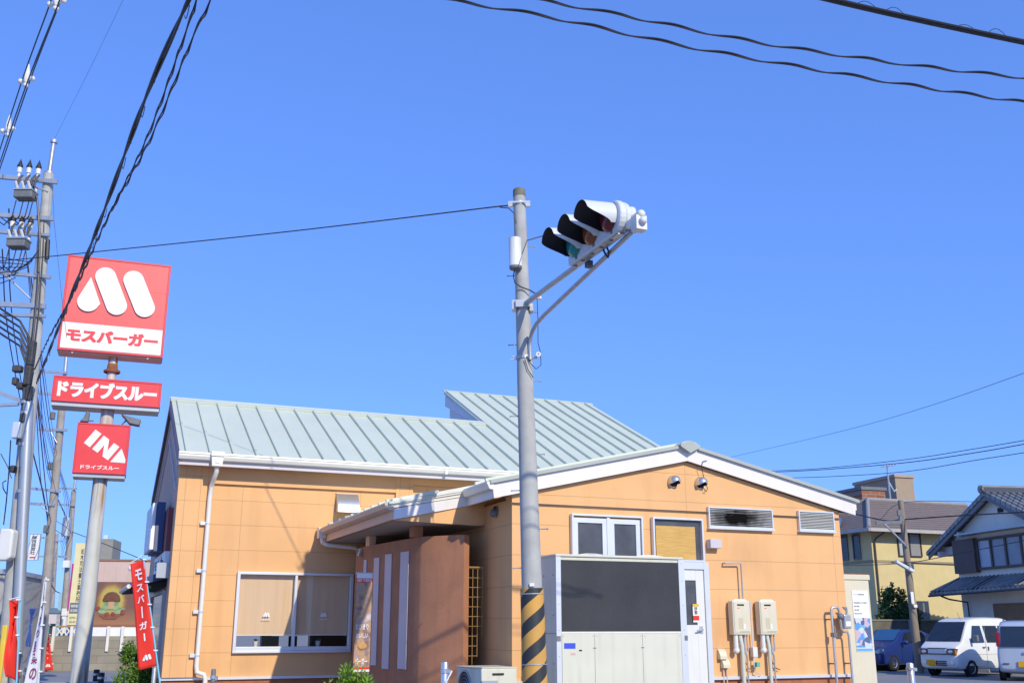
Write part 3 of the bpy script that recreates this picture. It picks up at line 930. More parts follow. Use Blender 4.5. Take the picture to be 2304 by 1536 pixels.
# L-shaped conduit above the water heaters
MB().tube([(3.69, -0.004, 2.58), (3.69, -0.085, 2.58), (3.97, -0.085, 2.585), (3.985, -0.085, 2.57), (3.985, -0.085, 2.0)], 0.014, 8).build('conduit', M['steel'], bld, smooth=True)
for z, x in ((1.10, 3.50), (0.97, 3.55)):
    MB().prism([(-0.001, z + 0.16), (-0.001, z), (-0.09, z), (-0.09, z + 0.05), (-0.05, z + 0.13)], 'yz', x, x + 0.13).build_each('outlet_cover', M['ivory'], bld, bevel=0.004)
MB().tube([(3.58, -0.03, 0.97), (3.58, -0.03, 0.1)], 0.012, 6).tube([(3.64, -0.03, 0.97), (3.645, -0.03, 0.1)], 0.012, 6).build('conduit', M['tan_gutter'], bld)


# ---- instantaneous water heaters
def heater(x, lab):
    o = empty('water_heater', B.world(x, 0, 0), B.ang, lab, 'water heater', 'water heaters on the gable wall')
    b = MB().box(-0.16, 0.17, -0.16, -0.03, 1.47, 1.99)
    b.build('casing', M['ivory'], o, bevel=0.012)
    MB().prism([(-0.14, 1.99), (0.15, 1.99), (0.10, 2.02), (-0.09, 2.02)], 'xz', -0.14, -0.05).build('top_cap', M['offwhite'], o)
    MB().box(-0.14, 0.155, -0.168, -0.1605, 1.50, 1.975).build('front_panel', M['ivory'], o, bevel=0.003)
    MB().box(-0.075, 0.055, -0.1705, -0.1682, 1.915, 1.94).build('exhaust_slot', M['dark'], o)
    MB().box(-0.07, -0.03, -0.1702, -0.1682, 1.875, 1.885).build('badge', M['redflag'], o)
    MB().box(0.03, 0.06, -0.1702, -0.1682, 1.555, 1.64).build('label_plate', M['wht'], o)
    MB().box(-0.06, 0.02, -0.1702, -0.1682, 1.56, 1.73).build('label_plate', mat('aged_label', (0.60, 0.54, 0.36), 0.6), o)
    MB().box(-0.05, 0.14, -0.1702, -0.1682, 1.513, 1.52).build('bottom_slot', M['boxgrey'], o)
    p = MB().tube([(-0.09, -0.10, 1.47), (-0.09, -0.10, 1.26)], 0.038, 12).sphere((-0.09, -0.10, 1.23), 0.052, 12)
    p.build('pipe_cover', M['offwhite'], o, smooth=True)
    p = MB().tube([(-0.01, -0.10, 1.47), (0.02, -0.10, 1.3), (0.03, -0.09, 1.2), (0.03, -0.09, 0.1)], 0.034 if x < 4 else 0.03, 12)
    p.build('insulated_pipe', M['unit'], o, smooth=True)
    p = MB().tube([(0.08, -0.08, 1.47), (0.085, -0.08, 1.2), (0.12, -0.08, 1.15), (0.12, -0.08, 0.1)], 0.013, 8).box(0.07, 0.11, -0.10, -0.06, 1.19, 1.25)
    p.tube([(0.13, -0.09, 1.47), (0.135, -0.09, 1.22)], 0.012, 8)
    p.build('gas_pipe', M['steel'], o, smooth=True)
    c = MB()
    for k_ in range(2):
        c.tube([(0.02 + k_ * 0.03, -0.06, 1.47), (0.0 + k_ * 0.03, -0.05, 1.36), (0.05 + k_ * 0.04, -0.05, 1.25), (0.10, -0.05, 1.05 - k_ * 0.1), (0.17, -0.05, 0.95), (0.24, -0.05, 0.93)], 0.007, 5)
    c.build('hose', M['gold'] if x < 4 else M['cable'], o)
    return o


heater(3.885, 'beige gas water heater on the gable wall, the one nearer the white door')
heater(4.40, 'beige gas water heater on the gable wall, the one farther from the white door')
o = empty('junction_box', B.world(4.16, 0, 0), B.ang, 'small white socket box hanging between the pipes of the two water heaters', 'box')
MB().box(-0.05, 0.04, -0.10, -0.02, 1.13, 1.28).build('case', M['offwhite'], o, bevel=0.006)
MB().box(-0.02, 0.04, -0.14, -0.07, 0.98, 1.05).build('plug', mat('green_plug', (0.08, 0.48, 0.33), 0.5), o)
MB().tube([(-0.02, -0.06, 1.98), (-0.02, -0.06, 1.28)], 0.010, 6).tube([(-0.02, -0.06, 1.13), (-0.03, -0.08, 1.0), (0, -0.08, 0.9), (0.1, -0.08, 0.86)], 0.010, 6).build('conduit', M['alu'], o)

# gas meter with its pipes
o = empty('gas_meter', B.world(5.82, 0, 0), B.ang, 'grey gas meter on bent pipes at the right end of the gable wall', 'gas meter')
MB().tube([(-0.15, -0.15, 0.1), (-0.15, -0.15, 1.50), (-0.15, -0.15, 1.86), (-0.13, -0.15, 1.90), (-0.03, -0.15, 1.905), (0.0, -0.15, 1.88), (0.02, -0.15, 1.80)], 0.022, 10).build('pipe', M['steel'], o, smooth=True)
MB().tube([(0.14, -0.15, 1.88), (0.10, -0.15, 1.905), (0.16, -0.15, 1.90), (0.17, -0.15, 1.84), (0.16, -0.15, 1.70)], 0.022, 10).build('pipe', M['steel'], o, smooth=True)
MB().tube([(0.02, -0.15, 1.72), (0.03, -0.15, 1.55), (0.07, -0.15, 1.51), (0.15, -0.15, 1.51), (0.17, -0.15, 1.46), (0.17, -0.15, 0.1)], 0.02, 10).build('pipe', M['steel'], o, smooth=True)
MB().box(0.06, 0.20, -0.21, -0.07, 1.56, 1.79).build('meter_case', M['alu_dark'], o, bevel=0.02)
MB().box(0.08, 0.18, -0.216, -0.2105, 1.60, 1.68).build('dial_plate', M['wht'], o)
MB().sphere((0.03, -0.15, 1.76), 0.055, 12).build('regulator', M['boxgrey'], o, smooth=True)
MB().box(-0.17, -0.10, -0.19, -0.11, 1.43, 1.50).box(-0.16, -0.14, -0.14, -0.001, 1.70, 1.72).box(-0.16, -0.14, -0.14, -0.001, 1.0, 1.02).box(0.16, 0.18, -0.14, -0.001, 1.0, 1.02).build_each('clamp', M['boxgrey'], o)

# ---- cream equipment shed with a poster at the right end
o = empty('storage_shed', B.world(6.63, 0.3, 0), B.ang, 'narrow cream metal shed standing beside the right end of the restaurant', 'shed')
MB().box(-0.30, 0.27, 0, 1.6, 0.05, 2.38).build('body', M['ivory'], o, bevel=0.008)
MB().box(-0.32, 0.29, -0.02, 1.62, 2.381, 2.47).build('roof', M['ivory'], o, bevel=0.008)
rustm = mat('rusty_edge', (0.30, 0.11, 0.05), 0.8, var=0.4, scale=9)
MB().box(-0.32, 0.28, 0.0, 1.6, 2.471, 2.485).build('rust_edge', rustm, o)
po = empty('poster', B.world(6.645, 0.296, 0), B.ang, 'white and blue event poster stuck on the cream shed', 'poster')
MB().box(-0.14, 0.21, -0.004, 0.0, 1.18, 2.20).build('sheet', M['wht'], po)
pic = N('poster_print')
vt = pic.n('ShaderNodeTexVoronoi')
vt.inputs['Scale'].default_value = 11
tcx = pic.n('ShaderNodeTexCoord')
pic.l(tcx.outputs['Object'], vt.inputs['Vector'])
sx = pic.n('ShaderNodeSeparateColor')
pic.l(vt.outputs['Color'], sx.inputs[0])
cr = pic.n('ShaderNodeValToRGB')
els = cr.color_ramp.elements
els[0].color, els[0].position = (0.12, 0.32, 0.70, 1), 0.0
els[1].color, els[1].position = (0.70, 0.72, 0.74, 1), 1.0
for p_, c_ in ((0.2, (0.10, 0.13, 0.25, 1)), (0.4, (0.6, 0.45, 0.5, 1)), (0.55, (0.15, 0.45, 0.75, 1)), (0.75, (0.6, 0.65, 0.7, 1))):
    e_ = els.new(p_); e_.color = c_
cr.color_ramp.interpolation = 'CONSTANT'
pic.l(sx.outputs[0], cr.inputs[0])
pic.l(cr.outputs[0], pic.b.inputs['Base Color'])
MB().box(-0.135, 0.205, -0.0075, -0.0045, 1.25, 1.74).build('picture', pic.m, po)
MB().box(-0.135, 0.205, -0.0075, -0.0045, 1.19, 1.235).build('picture', mat('poster_blue', (0.15, 0.40, 0.78), 0.6), po)
pt = MB()
for i, (wd, z) in enumerate(((0.24, 2.12), (0.3, 1.98), (0.12, 1.92), (0.1, 1.86), (0.16, 1.80))):
    pt.text(('イベント参加者募集', '参加無料お気軽に', '日時場所', '主催', '申込受付中')[i], (-0.12, -0.006, z), (1, 0, 0), (0, 0, 1), wd, 0.026, 0.01, 0.001)
pt.build('lettering', M['boxgrey'], po)

# ---- big rooftop-style condenser standing in front of the gable
o = empty('condenser_unit', B.world(0.30, -0.90, 0), B.ang, 'tall cream condenser cabinet with a big black grille in front of the gable', 'condenser')
cw_, cd_, ch_ = 2.08, 0.52, 2.585
MB().box(0, cw_, 0.012, cd_, 0.1, ch_ - 0.03).build('cabinet', M['unit'], o, bevel=0.004)
MB().box(-0.01, cw_ + 0.01, -0.012, cd_ + 0.01, ch_ - 0.029, ch_ + 0.006).build('top', M['unit'], o, bevel=0.01)
pk = MB()
for x, w_ in ((0.35, 0.5), (1.3, 0.5)):
    pk.prism([(x, ch_ + 0.006), (x + w_, ch_ + 0.006), (x + w_ * 0.6, ch_ + 0.028), (x + w_ * 0.3, ch_ + 0.028)], 'xz', 0.02, 0.4)
pk.build('top_fold', M['cream'], o)
MB().box(-0.002, 0.075, -0.004, 0.011, 0.1, ch_ - 0.03).box(cw_ - 0.075, cw_ + 0.03, -0.004, 0.011, 0.1, ch_ - 0.03).build_each('corner_post', M['alu'], o, bevel=0.003)
gr = N('black_grille_mesh')
X_ = gr.xyz()
s1 = gr.math('FRACT', gr.math('MULTIPLY', gr.math('ADD', X_[0], X_[2]), 34))
s2 = gr.math('FRACT', gr.math('MULTIPLY', gr.math('SUBTRACT', X_[0], X_[2]), 34))
mk = gr.math('MAXIMUM', gr.math('GREATER_THAN', s1, 0.72), gr.math('GREATER_THAN', s2, 0.72))
cc = gr.mix(gr.math('MULTIPLY', mk, gr.ramp(gr.noise(1.5, 4), 0.3, 0.7, 0.4, 1.0)), (0.018, 0.018, 0.02), (0.075, 0.075, 0.08))
gr.l(cc, gr.b.inputs['Base Color'])
gr.b.inputs['Roughness'].default_value = 0.5
gr.bump(mk, 0.6, 0.01)
MB().box(0.076, cw_ - 0.076, 0.002, 0.0115, 1.53, ch_ - 0.075).build('grille', gr.m, o)
pn = MB()
for x0, x1 in ((0.08, 0.585), (0.59, 1.355), (1.36, cw_ - 0.078)): pn.box(x0, x1, -0.003, 0.0113, 0.12, 1.50)
pn.build_each('access_panel', M['unit'], o, bevel=0.003)
MB().box(0.076, cw_ - 0.076, -0.001, 0.0113, 1.503, 1.528).build('rail', M['cream'], o)
MB().box(0.585, 0.59, 0.0, 0.0113, 0.12, 1.50).box(1.355, 1.36, 0.0, 0.0113, 0.12, 1.50).box(0.56, 0.61, -0.006, -0.0032, 1.30, 1.312).box(1.33, 1.38, -0.006, -0.0032, 1.30, 1.312).box(-0.006, 0.06, -0.008, -0.0042, 1.40, 1.47).box(cw_ - 0.02, cw_ + 0.032, -0.008, -0.0042, 1.40, 1.47).build('seam', M['boxgrey'], o)
fx = MB()
for z in (0.3, 0.8, 1.2, 1.55, 1.9, 2.25, 2.5):
    for x in (0.035, cw_ - 0.02): fx.lathe([(0.008, 0.0), (0.008, 0.004), (0.0, 0.005)], (x, -0.004, z), (0, -1, 0), 8)
for x in (0.10, 0.56, 0.62, 1.33, 1.39, 1.98):
    for z in (0.16, 1.47): fx.lathe([(0.008, 0.0), (0.008, 0.004), (0.0, 0.005)], (x, -0.003, z), (0, -1, 0), 8)
fx.build('screw', M['steel'], o)
hg = MB()
for z in (0.45, 1.1, 1.75, 2.3): hg.lathe([(0.01, 0.0), (0.01, 0.004), (0.0, 0.005)], (-0.001, 0.1, z), (-1, 0, 0), 8).lathe([(0.01, 0.0), (0.01, 0.004), (0.0, 0.005)], (-0.001, 0.42, z), (-1, 0, 0), 8)
hg.box(-0.004, -0.0005, 0.02, 0.5, 1.50, 1.506)
hg.build('side_screw', M['boxgrey'], o)
MB().box(0.11, 0.285, -0.006, -0.0032, 1.30, 1.375).build('label_plate', M['blue_label'], o)
MB().box(0.34, 0.385, -0.006, -0.0032, 1.265, 1.285).build('switch', M['dark'], o)
MB().box(0.21, 0.285, -0.006, -0.0032, 1.215, 1.245).build('label_plate', mat('pink_label', (0.7, 0.42, 0.42), 0.6), o)
MB().box(0.02, cw_ - 0.02, 0.03, cd_, 0.0, 0.099).build('base', M['boxgrey'], o)

# ---- small outdoor unit below the entrance screen wall
o = empty('outdoor_unit', B.world(-0.72, -0.42, 0), B.ang, 'cream air conditioner outdoor unit with a round fan beside the brown wall', 'air conditioner')
MB().box(0, 0.62, 0, 0.78, 0.42, 1.035).build('case', M['unit'], o, bevel=0.012)
MB().box(-0.005, 0.625, -0.005, 0.785, 1.036, 1.05).build('lid', M['unit'], o, bevel=0.005)
MB().lathe([(0.0, 0.0), (0.06, 0.012), (0.062, 0.0)], (-0.004, 0.42, 0.72), (-1, 0, 0), 20).build('fan_hub', M['boxgrey'], o)
MB().lathe([(0.27, 0.002), (0.0, 0.003)], (-0.001, 0.42, 0.72), (-1, 0, 0), 28).build('fan_opening', M['dark'], o)
fg = MB()
for r_ in (0.08, 0.13, 0.18, 0.23): fg.tube([(-0.012, 0.42 + r_ * math.cos(R(15 * i)), 0.72 + r_ * math.sin(R(15 * i))) for i in range(25)], 0.004, 4)
fg.tube([(-0.008, 0.42 + 0.275 * math.cos(R(15 * i)), 0.72 + 0.275 * math.sin(R(15 * i))) for i in range(25)], 0.012, 6)
fg.build('fan_guard', M['alu_dark'], o)
MB().box(0.25, 0.42, -0.012, -0.0005, 0.945, 0.972).build('handle_slot', M['dark'], o)
MB().box(0.08, 0.33, -0.008, -0.0005, 0.84, 0.875).build('label_plate', M['alu_dark'], o)
MB().box(0.02, 0.60, 0.02, 0.1, 0.0, 0.419).box(0.02, 0.60, 0.68, 0.76, 0.0, 0.419).build_each('stand', M['steel'], o)
MB().tube([(0.62, 0.1, 0.70), (0.72, 0.06, 0.78), (0.76, 0.04, 0.70), (0.76, 0.04, 0.3)], 0.05, 10).build('insulated_pipe', M['cream'], o, smooth=True)

# ---- brass wire trellis beside the screen wall
o = empty('wire_trellis', B.world(-0.42, 0.96, 0), B.ang, 'brass wire grid trellis fixed to the right end of the brown wall', 'trellis')
t_ = MB()
zz = [1.02 + 0.145 * i for i in range(11)]
for z in zz:
    x1 = 0.33 if z > 1.55 else 0.24
    t_.tube([(-0.06, 0, z), (x1, 0, z)], 0.006, 5)
for i, x in enumerate((0.0, 0.08, 0.16, 0.24, 0.32)):
    t_.tube([(x, 0.007, 0.9 + (0.0 if i in (1, 2) else 0.25 if i == 3 else 0.55)), (x, 0.007, 2.49)], 0.006, 5)
t_.tube([(0, -0.007, 2.485), (0.33, -0.007, 2.485)], 0.012, 6)
t_.build('wire_grid', M['gold'], o)

# ---- hanging advert banner at the entrance
o = empty('entrance_banner', B.world(-1.66, 2.2, 0), B.ang, 'tall food advertising banner on a stand in front of the striped brown wall', 'banner')
mp_ = N('banner_print')
vt = mp_.n('ShaderNodeTexNoise')
vt.inputs['Scale'].default_value = 5
tcx = mp_.n('ShaderNodeTexCoord')
mp_.l(tcx.outputs['Object'], vt.inputs['Vector'])
cr = mp_.n('ShaderNodeValToRGB')
els = cr.color_ramp.elements
els[0].color, els[0].position = (0.18, 0.10, 0.09, 1), 0.3
els[1].color, els[1].position = (0.62, 0.58, 0.56, 1), 0.75
for p_, c_ in ((0.42, (0.30, 0.20, 0.20, 1)), (0.5, (0.55, 0.33, 0.14, 1)), (0.6, (0.40, 0.26, 0.24, 1))):
    e_ = els.new(p_); e_.color = c_
mp_.l(vt.outputs['Fac'], cr.inputs[0])
mp_.l(cr.outputs[0], mp_.b.inputs['Base Color'])
mp_.b.inputs['Roughness'].default_value = 0.7
bs, fsq = [], []
MB().box(-0.13, 0.13, 0.0, 0.004, 0.98, 2.28).build('print', mp_.m, o)
MB().box(-0.13, 0.13, 0.0, 0.004, 2.28, 2.345).box(-0.13, 0.13, 0, 0.004, 0.945, 0.98).build_each('red_band', M['redflag'], o)
MB().box(-0.13, 0.13, 0.0, 0.004, 2.345, 2.42).box(-0.13, 0.13, 0, 0.004, 0.91, 0.945).build_each('white_band', M['wht'], o)
bt = MB().text('とびきり', (-0.11, -0.002, 1.55), (1, 0, 0), (0, 0, 1), 0.2, 0.09, 0.03, 0.002).text('おいしい', (-0.11, -0.002, 1.42), (1, 0, 0), (0, 0, 1), 0.2, 0.08, 0.03, 0.002).text('バーガー', (-0.11, -0.002, 1.02), (1, 0, 0), (0, 0, 1), 0.2, 0.10, 0.03, 0.002)
bt.text('NEW TOBIKIRI', (-0.12, -0.002, 2.29), (1, 0, 0), (0, 0, 1), 0.24, 0.045, 0.03, 0.002)
bt.build('lettering', M['wht'], o)
bu = MB().sphere((0.0, -0.012, 1.30), 0.075, 14, (1, 0.12, 0.75))
bu.build('burger_picture', mat('bun_print', (0.58, 0.30, 0.10), 0.6, var=0.3, scale=14), o)
MB().tube([(-0.14, 0.01, 2.425), (0.14, 0.01, 2.425)], 0.012, 8).tube([(0.12, 0.03, 0.0), (0.12, 0.03, 2.42)], 0.010, 8).build_each('stand', M['alu'], o)


# ------------------------------------------------------------------ foliage
def leaf_mat(name, c, dk=0.45):
    n = N(name)
    a = n.ramp(n.noise(5.0, 3), 0.35, 0.65)
    b = n.ramp(n.noise(60, 2), 0.35, 0.65)
    col = n.mix(a, dark(c, dk + 0.25), c)
    col = n.mix(n.math('MULTIPLY', b, 0.4), col, (c[0] * 1.5, c[1] * 1.25, c[2] * 0.8))
    n.l(col, n.b.inputs['Base Color'])
    n.b.inputs['Roughness'].default_value = 0.55
    return n.m


def foliage(c, rad, n, leaf, seed, clumps=14, spiky=0.0):
    r_ = random.Random(seed)
    mb = MB()
    cs = []
    for i in range(clumps):
        while True:
            d = Vector((r_.uniform(-1, 1), r_.uniform(-1, 1), r_.uniform(-1, 1)))
            if 0.2 < d.length < 1: break
        d = d * (0.78 / max(d.length, 0.75))
        cs.append((Vector((d.x * rad[0], d.y * rad[1], d.z * rad[2])), r_.uniform(0.32, 0.5)))
    for i in range(n):
        cc, s = r_.choice(cs)
        d = Vector((r_.gauss(0, 1), r_.gauss(0, 1), r_.gauss(0, 1)))
        d = d.normalized() * (r_.uniform(0.35, 1.05) + (r_.random() ** 6) * 0.5)
        p = Vector(c) + cc + Vector((d.x * rad[0], d.y * rad[1], d.z * rad[2])) * s
        e = (d.normalized() * (0.6 + spiky) + Vector((r_.uniform(-1, 1), r_.uniform(-1, 1), r_.uniform(-0.6, 1)))).normalized() * leaf * r_.uniform(0.7, 1.3)
        f = e.cross(Vector((r_.uniform(-1, 1), r_.uniform(-1, 1), r_.uniform(-1, 1)))).normalized() * leaf * (0.38 - 0.15 * spiky)
        mb.poly([p - e, p + f, p + e, p - f])
    return mb


def shrub(name, loc, c, rad, n, leaf, col, label, cat, seed, spiky=0.0):
    o = empty(name, loc, 0, label, cat)
    foliage(c, rad, n, leaf, seed, 16, spiky).build('foliage', leaf_mat(name + '_leaf', col), o)
    st = MB()
    for i in range(5):
        a = i * 1.3
        st.tube([(0.04 * math.cos(a), 0.04 * math.sin(a), 0), (c[0] + rad[0] * 0.5 * math.cos(a), c[1] + rad[1] * 0.5 * math.sin(a), c[2] + rad[2] * 0.3)], 0.018, 5, 0.006)
    st.build('stem', M['wood'], o)
    return o


p = B.at(785, 1500, y=1.2)
shrub('bright_shrub', B.world(p.x, 1.2, 0), (-0.05, 0, 0.56), (0.42, 0.38, 0.45), 2600, 0.042, (0.16, 0.33, 0.015), 'bright yellow-green leafy shrub at the foot of the striped brown wall', 'shrub', 3, 0.5)
p = at_y(312, 1408, 20.6)
shrub('round_shrub', (p.x, p.y, 0), (0, 0, 0.78), (0.36, 0.36, 0.56), 4200, 0.04, (0.10, 0.22, 0.02), 'clipped rounded green shrub behind the red banner at the building corner', 'shrub', 5)

# ------------------------------------------------------------------ traffic signal pole
SPX = 0.2935
sp = empty('signal_pole', (SPX - 0.042 * 0 + 0.02, 13.5, 0), 0, 'tall concrete traffic signal pole with a yellow and black striped foot', 'pole', rot=(0, R(-1.6), 0))
MB().tube([(0, 0, 0), (0, 0, 7.60)], 0.150, 24, 0.085).build('shaft', M['concrete'], sp, smooth=True)
MB().lathe([(0.0, 0.03), (0.07, 0.02), (0.088, 0.0), (0.09, -0.10)], (0, 0, 7.60), n=20).build('cap', mat('mossy_cap', (0.20, 0.19, 0.15), 0.9, var=0.3, scale=12), sp, smooth=True)
gm = N('yellow_black_spiral')
X_ = gm.xyz()
ang = gm.math('DIVIDE', gm.math('ARCTAN2', X_[1], X_[0]), 2 * math.pi)
fr_ = gm.math('FRACT', gm.math('ADD', gm.math('MULTIPLY', ang, 2.0), gm.math('MULTIPLY', X_[2], -2.85)))
mk = gm.math('GREATER_THAN', fr_, 0.52)
dirt = gm.ramp(gm.noise(4, 5), 0.3, 0.75)
yel = gm.mix(dirt, (0.70, 0.37, 0.06), (0.52, 0.29, 0.08))
cc = gm.mix(mk, yel, (0.03, 0.033, 0.035))
gm.l(cc, gm.b.inputs['Base Color'])
gm.b.inputs['Roughness'].default_value = 0.55
MB().tube([(0, 0, 0.05), (0, 0, 2.07)], 0.163, 28, 0.150).build('striped_guard', gm.m, sp, smooth=True)
bd = MB()
for z in (2.0, 1.14):
    bd.tube([(0, 0, z - 0.006), (0, 0, z + 0.006)], 0.157 + (2.0 - z) * 0.008, 24)
bd.build('guard_band', M['steel'], sp)
MB().box(-0.03, 0.03, -0.155, -0.14, 2.09, 2.13).build('tag', M['wht'], sp)


def rad_at(z): return 0.150 - 0.065 * z / 7.6


def sp_z(py):                     # height on the pole at a given image row
    d = ray(1185, py)
    return EYE.z + d.z * 13.5 / d.y


for i, (py, sd_) in enumerate(((775, -1), (858, 1), (935, -1), (1022, 1), (1102, -1), (1190, 1), (1276, -1), (703, 1), (620, -1), (555, 1))):
    z = sp_z(py)
    r0 = rad_at(z)
    MB().tube([(sd_ * (r0 - 0.01), 0, z), (sd_ * (r0 + 0.10), 0, z)], 0.008, 6).tube([(sd_ * (r0 + 0.095), 0, z), (sd_ * (r0 + 0.112), 0, z)], 0.013, 8).build('step_bolt', M['steel'], sp, smooth=True)
bz = sp_z(460)
MB().tube([(0, 0, bz - 0.025), (0, 0, bz + 0.025)], 0.096, 20).box(-0.16, -0.09, -0.02, 0.02, bz - 0.03, bz + 0.03).box(0.09, 0.15, -0.02, 0.02, bz - 0.035, bz + 0.025).box(-0.16, 0.15, -0.105, -0.096, bz - 0.012, bz + 0.012).build('band', M['steel'], sp)
az = sp_z(688)
MB().tube([(0, 0, az - 0.06), (0, 0, az + 0.06)], 0.112, 20).box(-0.15, -0.09, -0.10, 0.05, az - 0.07, az + 0.06).box(0.09, 0.14, -0.10, 0.05, az - 0.10, az + 0.0).box(-0.10, 0.10, -0.14, -0.10, az - 0.05, az + 0.05).build('arm_clamp', M['steel'], sp)
bz2 = sp_z(805)
MB().tube([(0, 0, bz2 - 0.02), (0, 0, bz2 + 0.02)], 0.118, 20).box(-0.20, -0.10, -0.012, 0.012, bz2 - 0.02, bz2 - 0.008).box(-0.17, -0.10, -0.012, 0.012, bz2 + 0.02, bz2 + 0.032).box(0.10, 0.17, -0.02, 0.02, bz2 - 0.015, bz2 + 0.015).build('brace_clamp', M['steel'], sp)
o1 = sp_z(680)
MB().sphere((0.20, -0.03, o1 + 0.05), 0.028, 12).sphere((0.24, -0.03, o1 + 0.05), 0.026, 12).build('insulator', M['porcelain'], sp, smooth=True)
MB().lathe([(0.012, -0.02), (0.035, -0.02), (0.035, 0.02), (0.012, 0.02)], (0.19, -0.06, bz2 + 0.03), (0, 1, 0), 14).build('insulator', M['porcelain'], sp, smooth=True)
# arms: run along the -v direction of the building (towards the street)
vd = Vector((math.sin(R(22.5)), -math.cos(R(22.5)), 0))
arm = MB()
arm.tube([Vector((0.03, -0.09, az)), Vector((0.03, -0.09, az)) + vd * 3.22], 0.036, 12)
arm.build('arm', M['steel'], sp, smooth=True)
br = MB()
b0 = Vector((0.075, -0.10, bz2))
br.tube([b0 + Vector((0, 0, -0.05)), b0 + Vector((0.0, 0, 0.14)), b0 + Vector((0.0, 0, 0.24)) + vd * 0.03, b0 + Vector((0, 0, 0.32)) + vd * 0.10, b0 + Vector((0, 0, 0.385)) + vd * 0.24, b0 + Vector((0, 0, 0.43)) + vd * 0.50, Vector((0.06, -0.10, az - 0.06)) + vd * 2.95], 0.028, 10)
br.build_each('brace', M['steel'], sp, smooth=True)
# equipment canister and its cable
cn = MB().lathe([(0.0, 0.0), (0.09, 0.0), (0.094, 0.01), (0.094, 0.02), (0.088, 0.03), (0.088, 0.42), (0.09, 0.42)], (-0.085, -0.135, sp_z(607)), n=22)
cn.build('canister', M['offwhite'], sp, smooth=True)
MB().lathe([(0.086, 0), (0.086, -0.03), (0.06, -0.045), (0.0, -0.045)], (-0.085, -0.135, sp_z(607)), n=20).build('canister_base', M['boxgrey'], sp, smooth=True)
cb = MB()
zc0 = sp_z(612)
cb.tube([(-0.10, -0.14, zc0), (-0.12, -0.13, zc0 - 0.10), (-0.10, -0.13, zc0 - 0.2), (-0.02, -0.13, zc0 - 0.26), (0.10, -0.13, zc0 - 0.31), (0.18, -0.06, zc0 - 0.34)], 0.009, 6)
cb.tube([(0.20, -0.05, o1 + 0.04), (0.20, -0.06, o1 - 0.3), (0.19, -0.06, bz2 + 0.2), (0.22, -0.06, bz2 + 0.05), (0.22, -0.06, bz2 - 0.12), (0.15, -0.09, bz2 - 0.18), (0.07, -0.11, bz2 - 0.10), (0.03, -0.12, bz2 + 0.0)], 0.006, 6)
cb.tube([(0.0, -0.13, bz2 - 0.05), (0.04, -0.13, bz2 - 0.2), (0.11, -0.09, bz2 - 0.30)], 0.006, 6)
zt_ = sp_z(462)
cb.tube([(-0.28, 0.0, zt_ - 0.02), (-0.16, -0.06, zt_ - 0.06), (-0.09, -0.08, zt_ - 0.14), (-0.06, -0.08, zt_ - 0.3)], 0.008, 6)
cb.build('cable', M['cable'], sp)

# traffic light hung on the arm (three lenses facing left)
tl_o = Vector((SPX + 0.02 + 0.03 - math.tan(R(1.6)) * 5.9, 13.5 - 0.09, 5.86))
A0 = tl_o + vd * 1.66 + Vector((-math.cos(R(22.5)) * 0.05, -math.sin(R(22.5)) * 0.05, -0.055))
tl = empty('traffic_light', A0, B.ang, 'white horizontal three-lens traffic light with long hoods on the pole arm', 'traffic light')
# local: -y along the arm outwards, -x the facing direction
L_ = 1.36
hs_ = MB()
ring = []
ZC, H2 = 0.235, 0.205
for i in range(11):
    a = R(90 + 180 * i / 10)
    ring.append((0.0 + H2 * math.cos(a) * -1 * 0 - L_ + 0.2 + H2 * math.cos(a), ZC + H2 * math.sin(a)))
body = [(0.0, ZC + H2 - 0.03), (-0.03, ZC + H2)] + [(-L_ + H2 + H2 * math.cos(R(90 + 180 * i / 12)), ZC + H2 * math.sin(R(90 + 180 * i / 12))) for i in range(13)] + [(-0.03, ZC - H2), (0.0, ZC - H2 + 0.03)]
hs_.prism(body, 'yz', -0.09, -0.0)
hs_.build('housing', M['signal'], tl, bevel=0.02)
hb = MB().prism([(p_ * 0.985 - 0.01, (q_ - ZC) * 0.96 + ZC) for p_, q_ in body], 'yz', 0.001, 0.06)
hb.build('rear_cover', M['signal'], tl, bevel=0.02)
MB().prism([(-L_ + 0.0, ZC - 0.09), (-L_ + 0.30, ZC - 0.12), (-L_ + 0.34, ZC + 0.14), (-L_ + 0.06, ZC + 0.12)], 'yz', 0.061, 0.15).build('rear_box', M['signal'], tl, bevel=0.03)
MB().box(-0.06, 0.03, -L_ + 0.12, -0.05, ZC - H2 - 0.012, ZC - H2 - 0.001).build('bottom_rail', M['steel'], tl)
bl_ = MB()
for y in (-0.10, -0.30, -0.55, -0.78, -1.02): bl_.box(-0.065, -0.02, y - 0.03, y + 0.0, ZC - H2 - 0.022, ZC - H2 - 0.0125)
for y in (-0.24, -0.70, -1.14): bl_.box(-0.096, -0.0905, y - 0.022, y + 0.022, ZC - H2 + 0.02, ZC - H2 + 0.055)
bl_.build_each('latch', M['boxgrey'], tl)
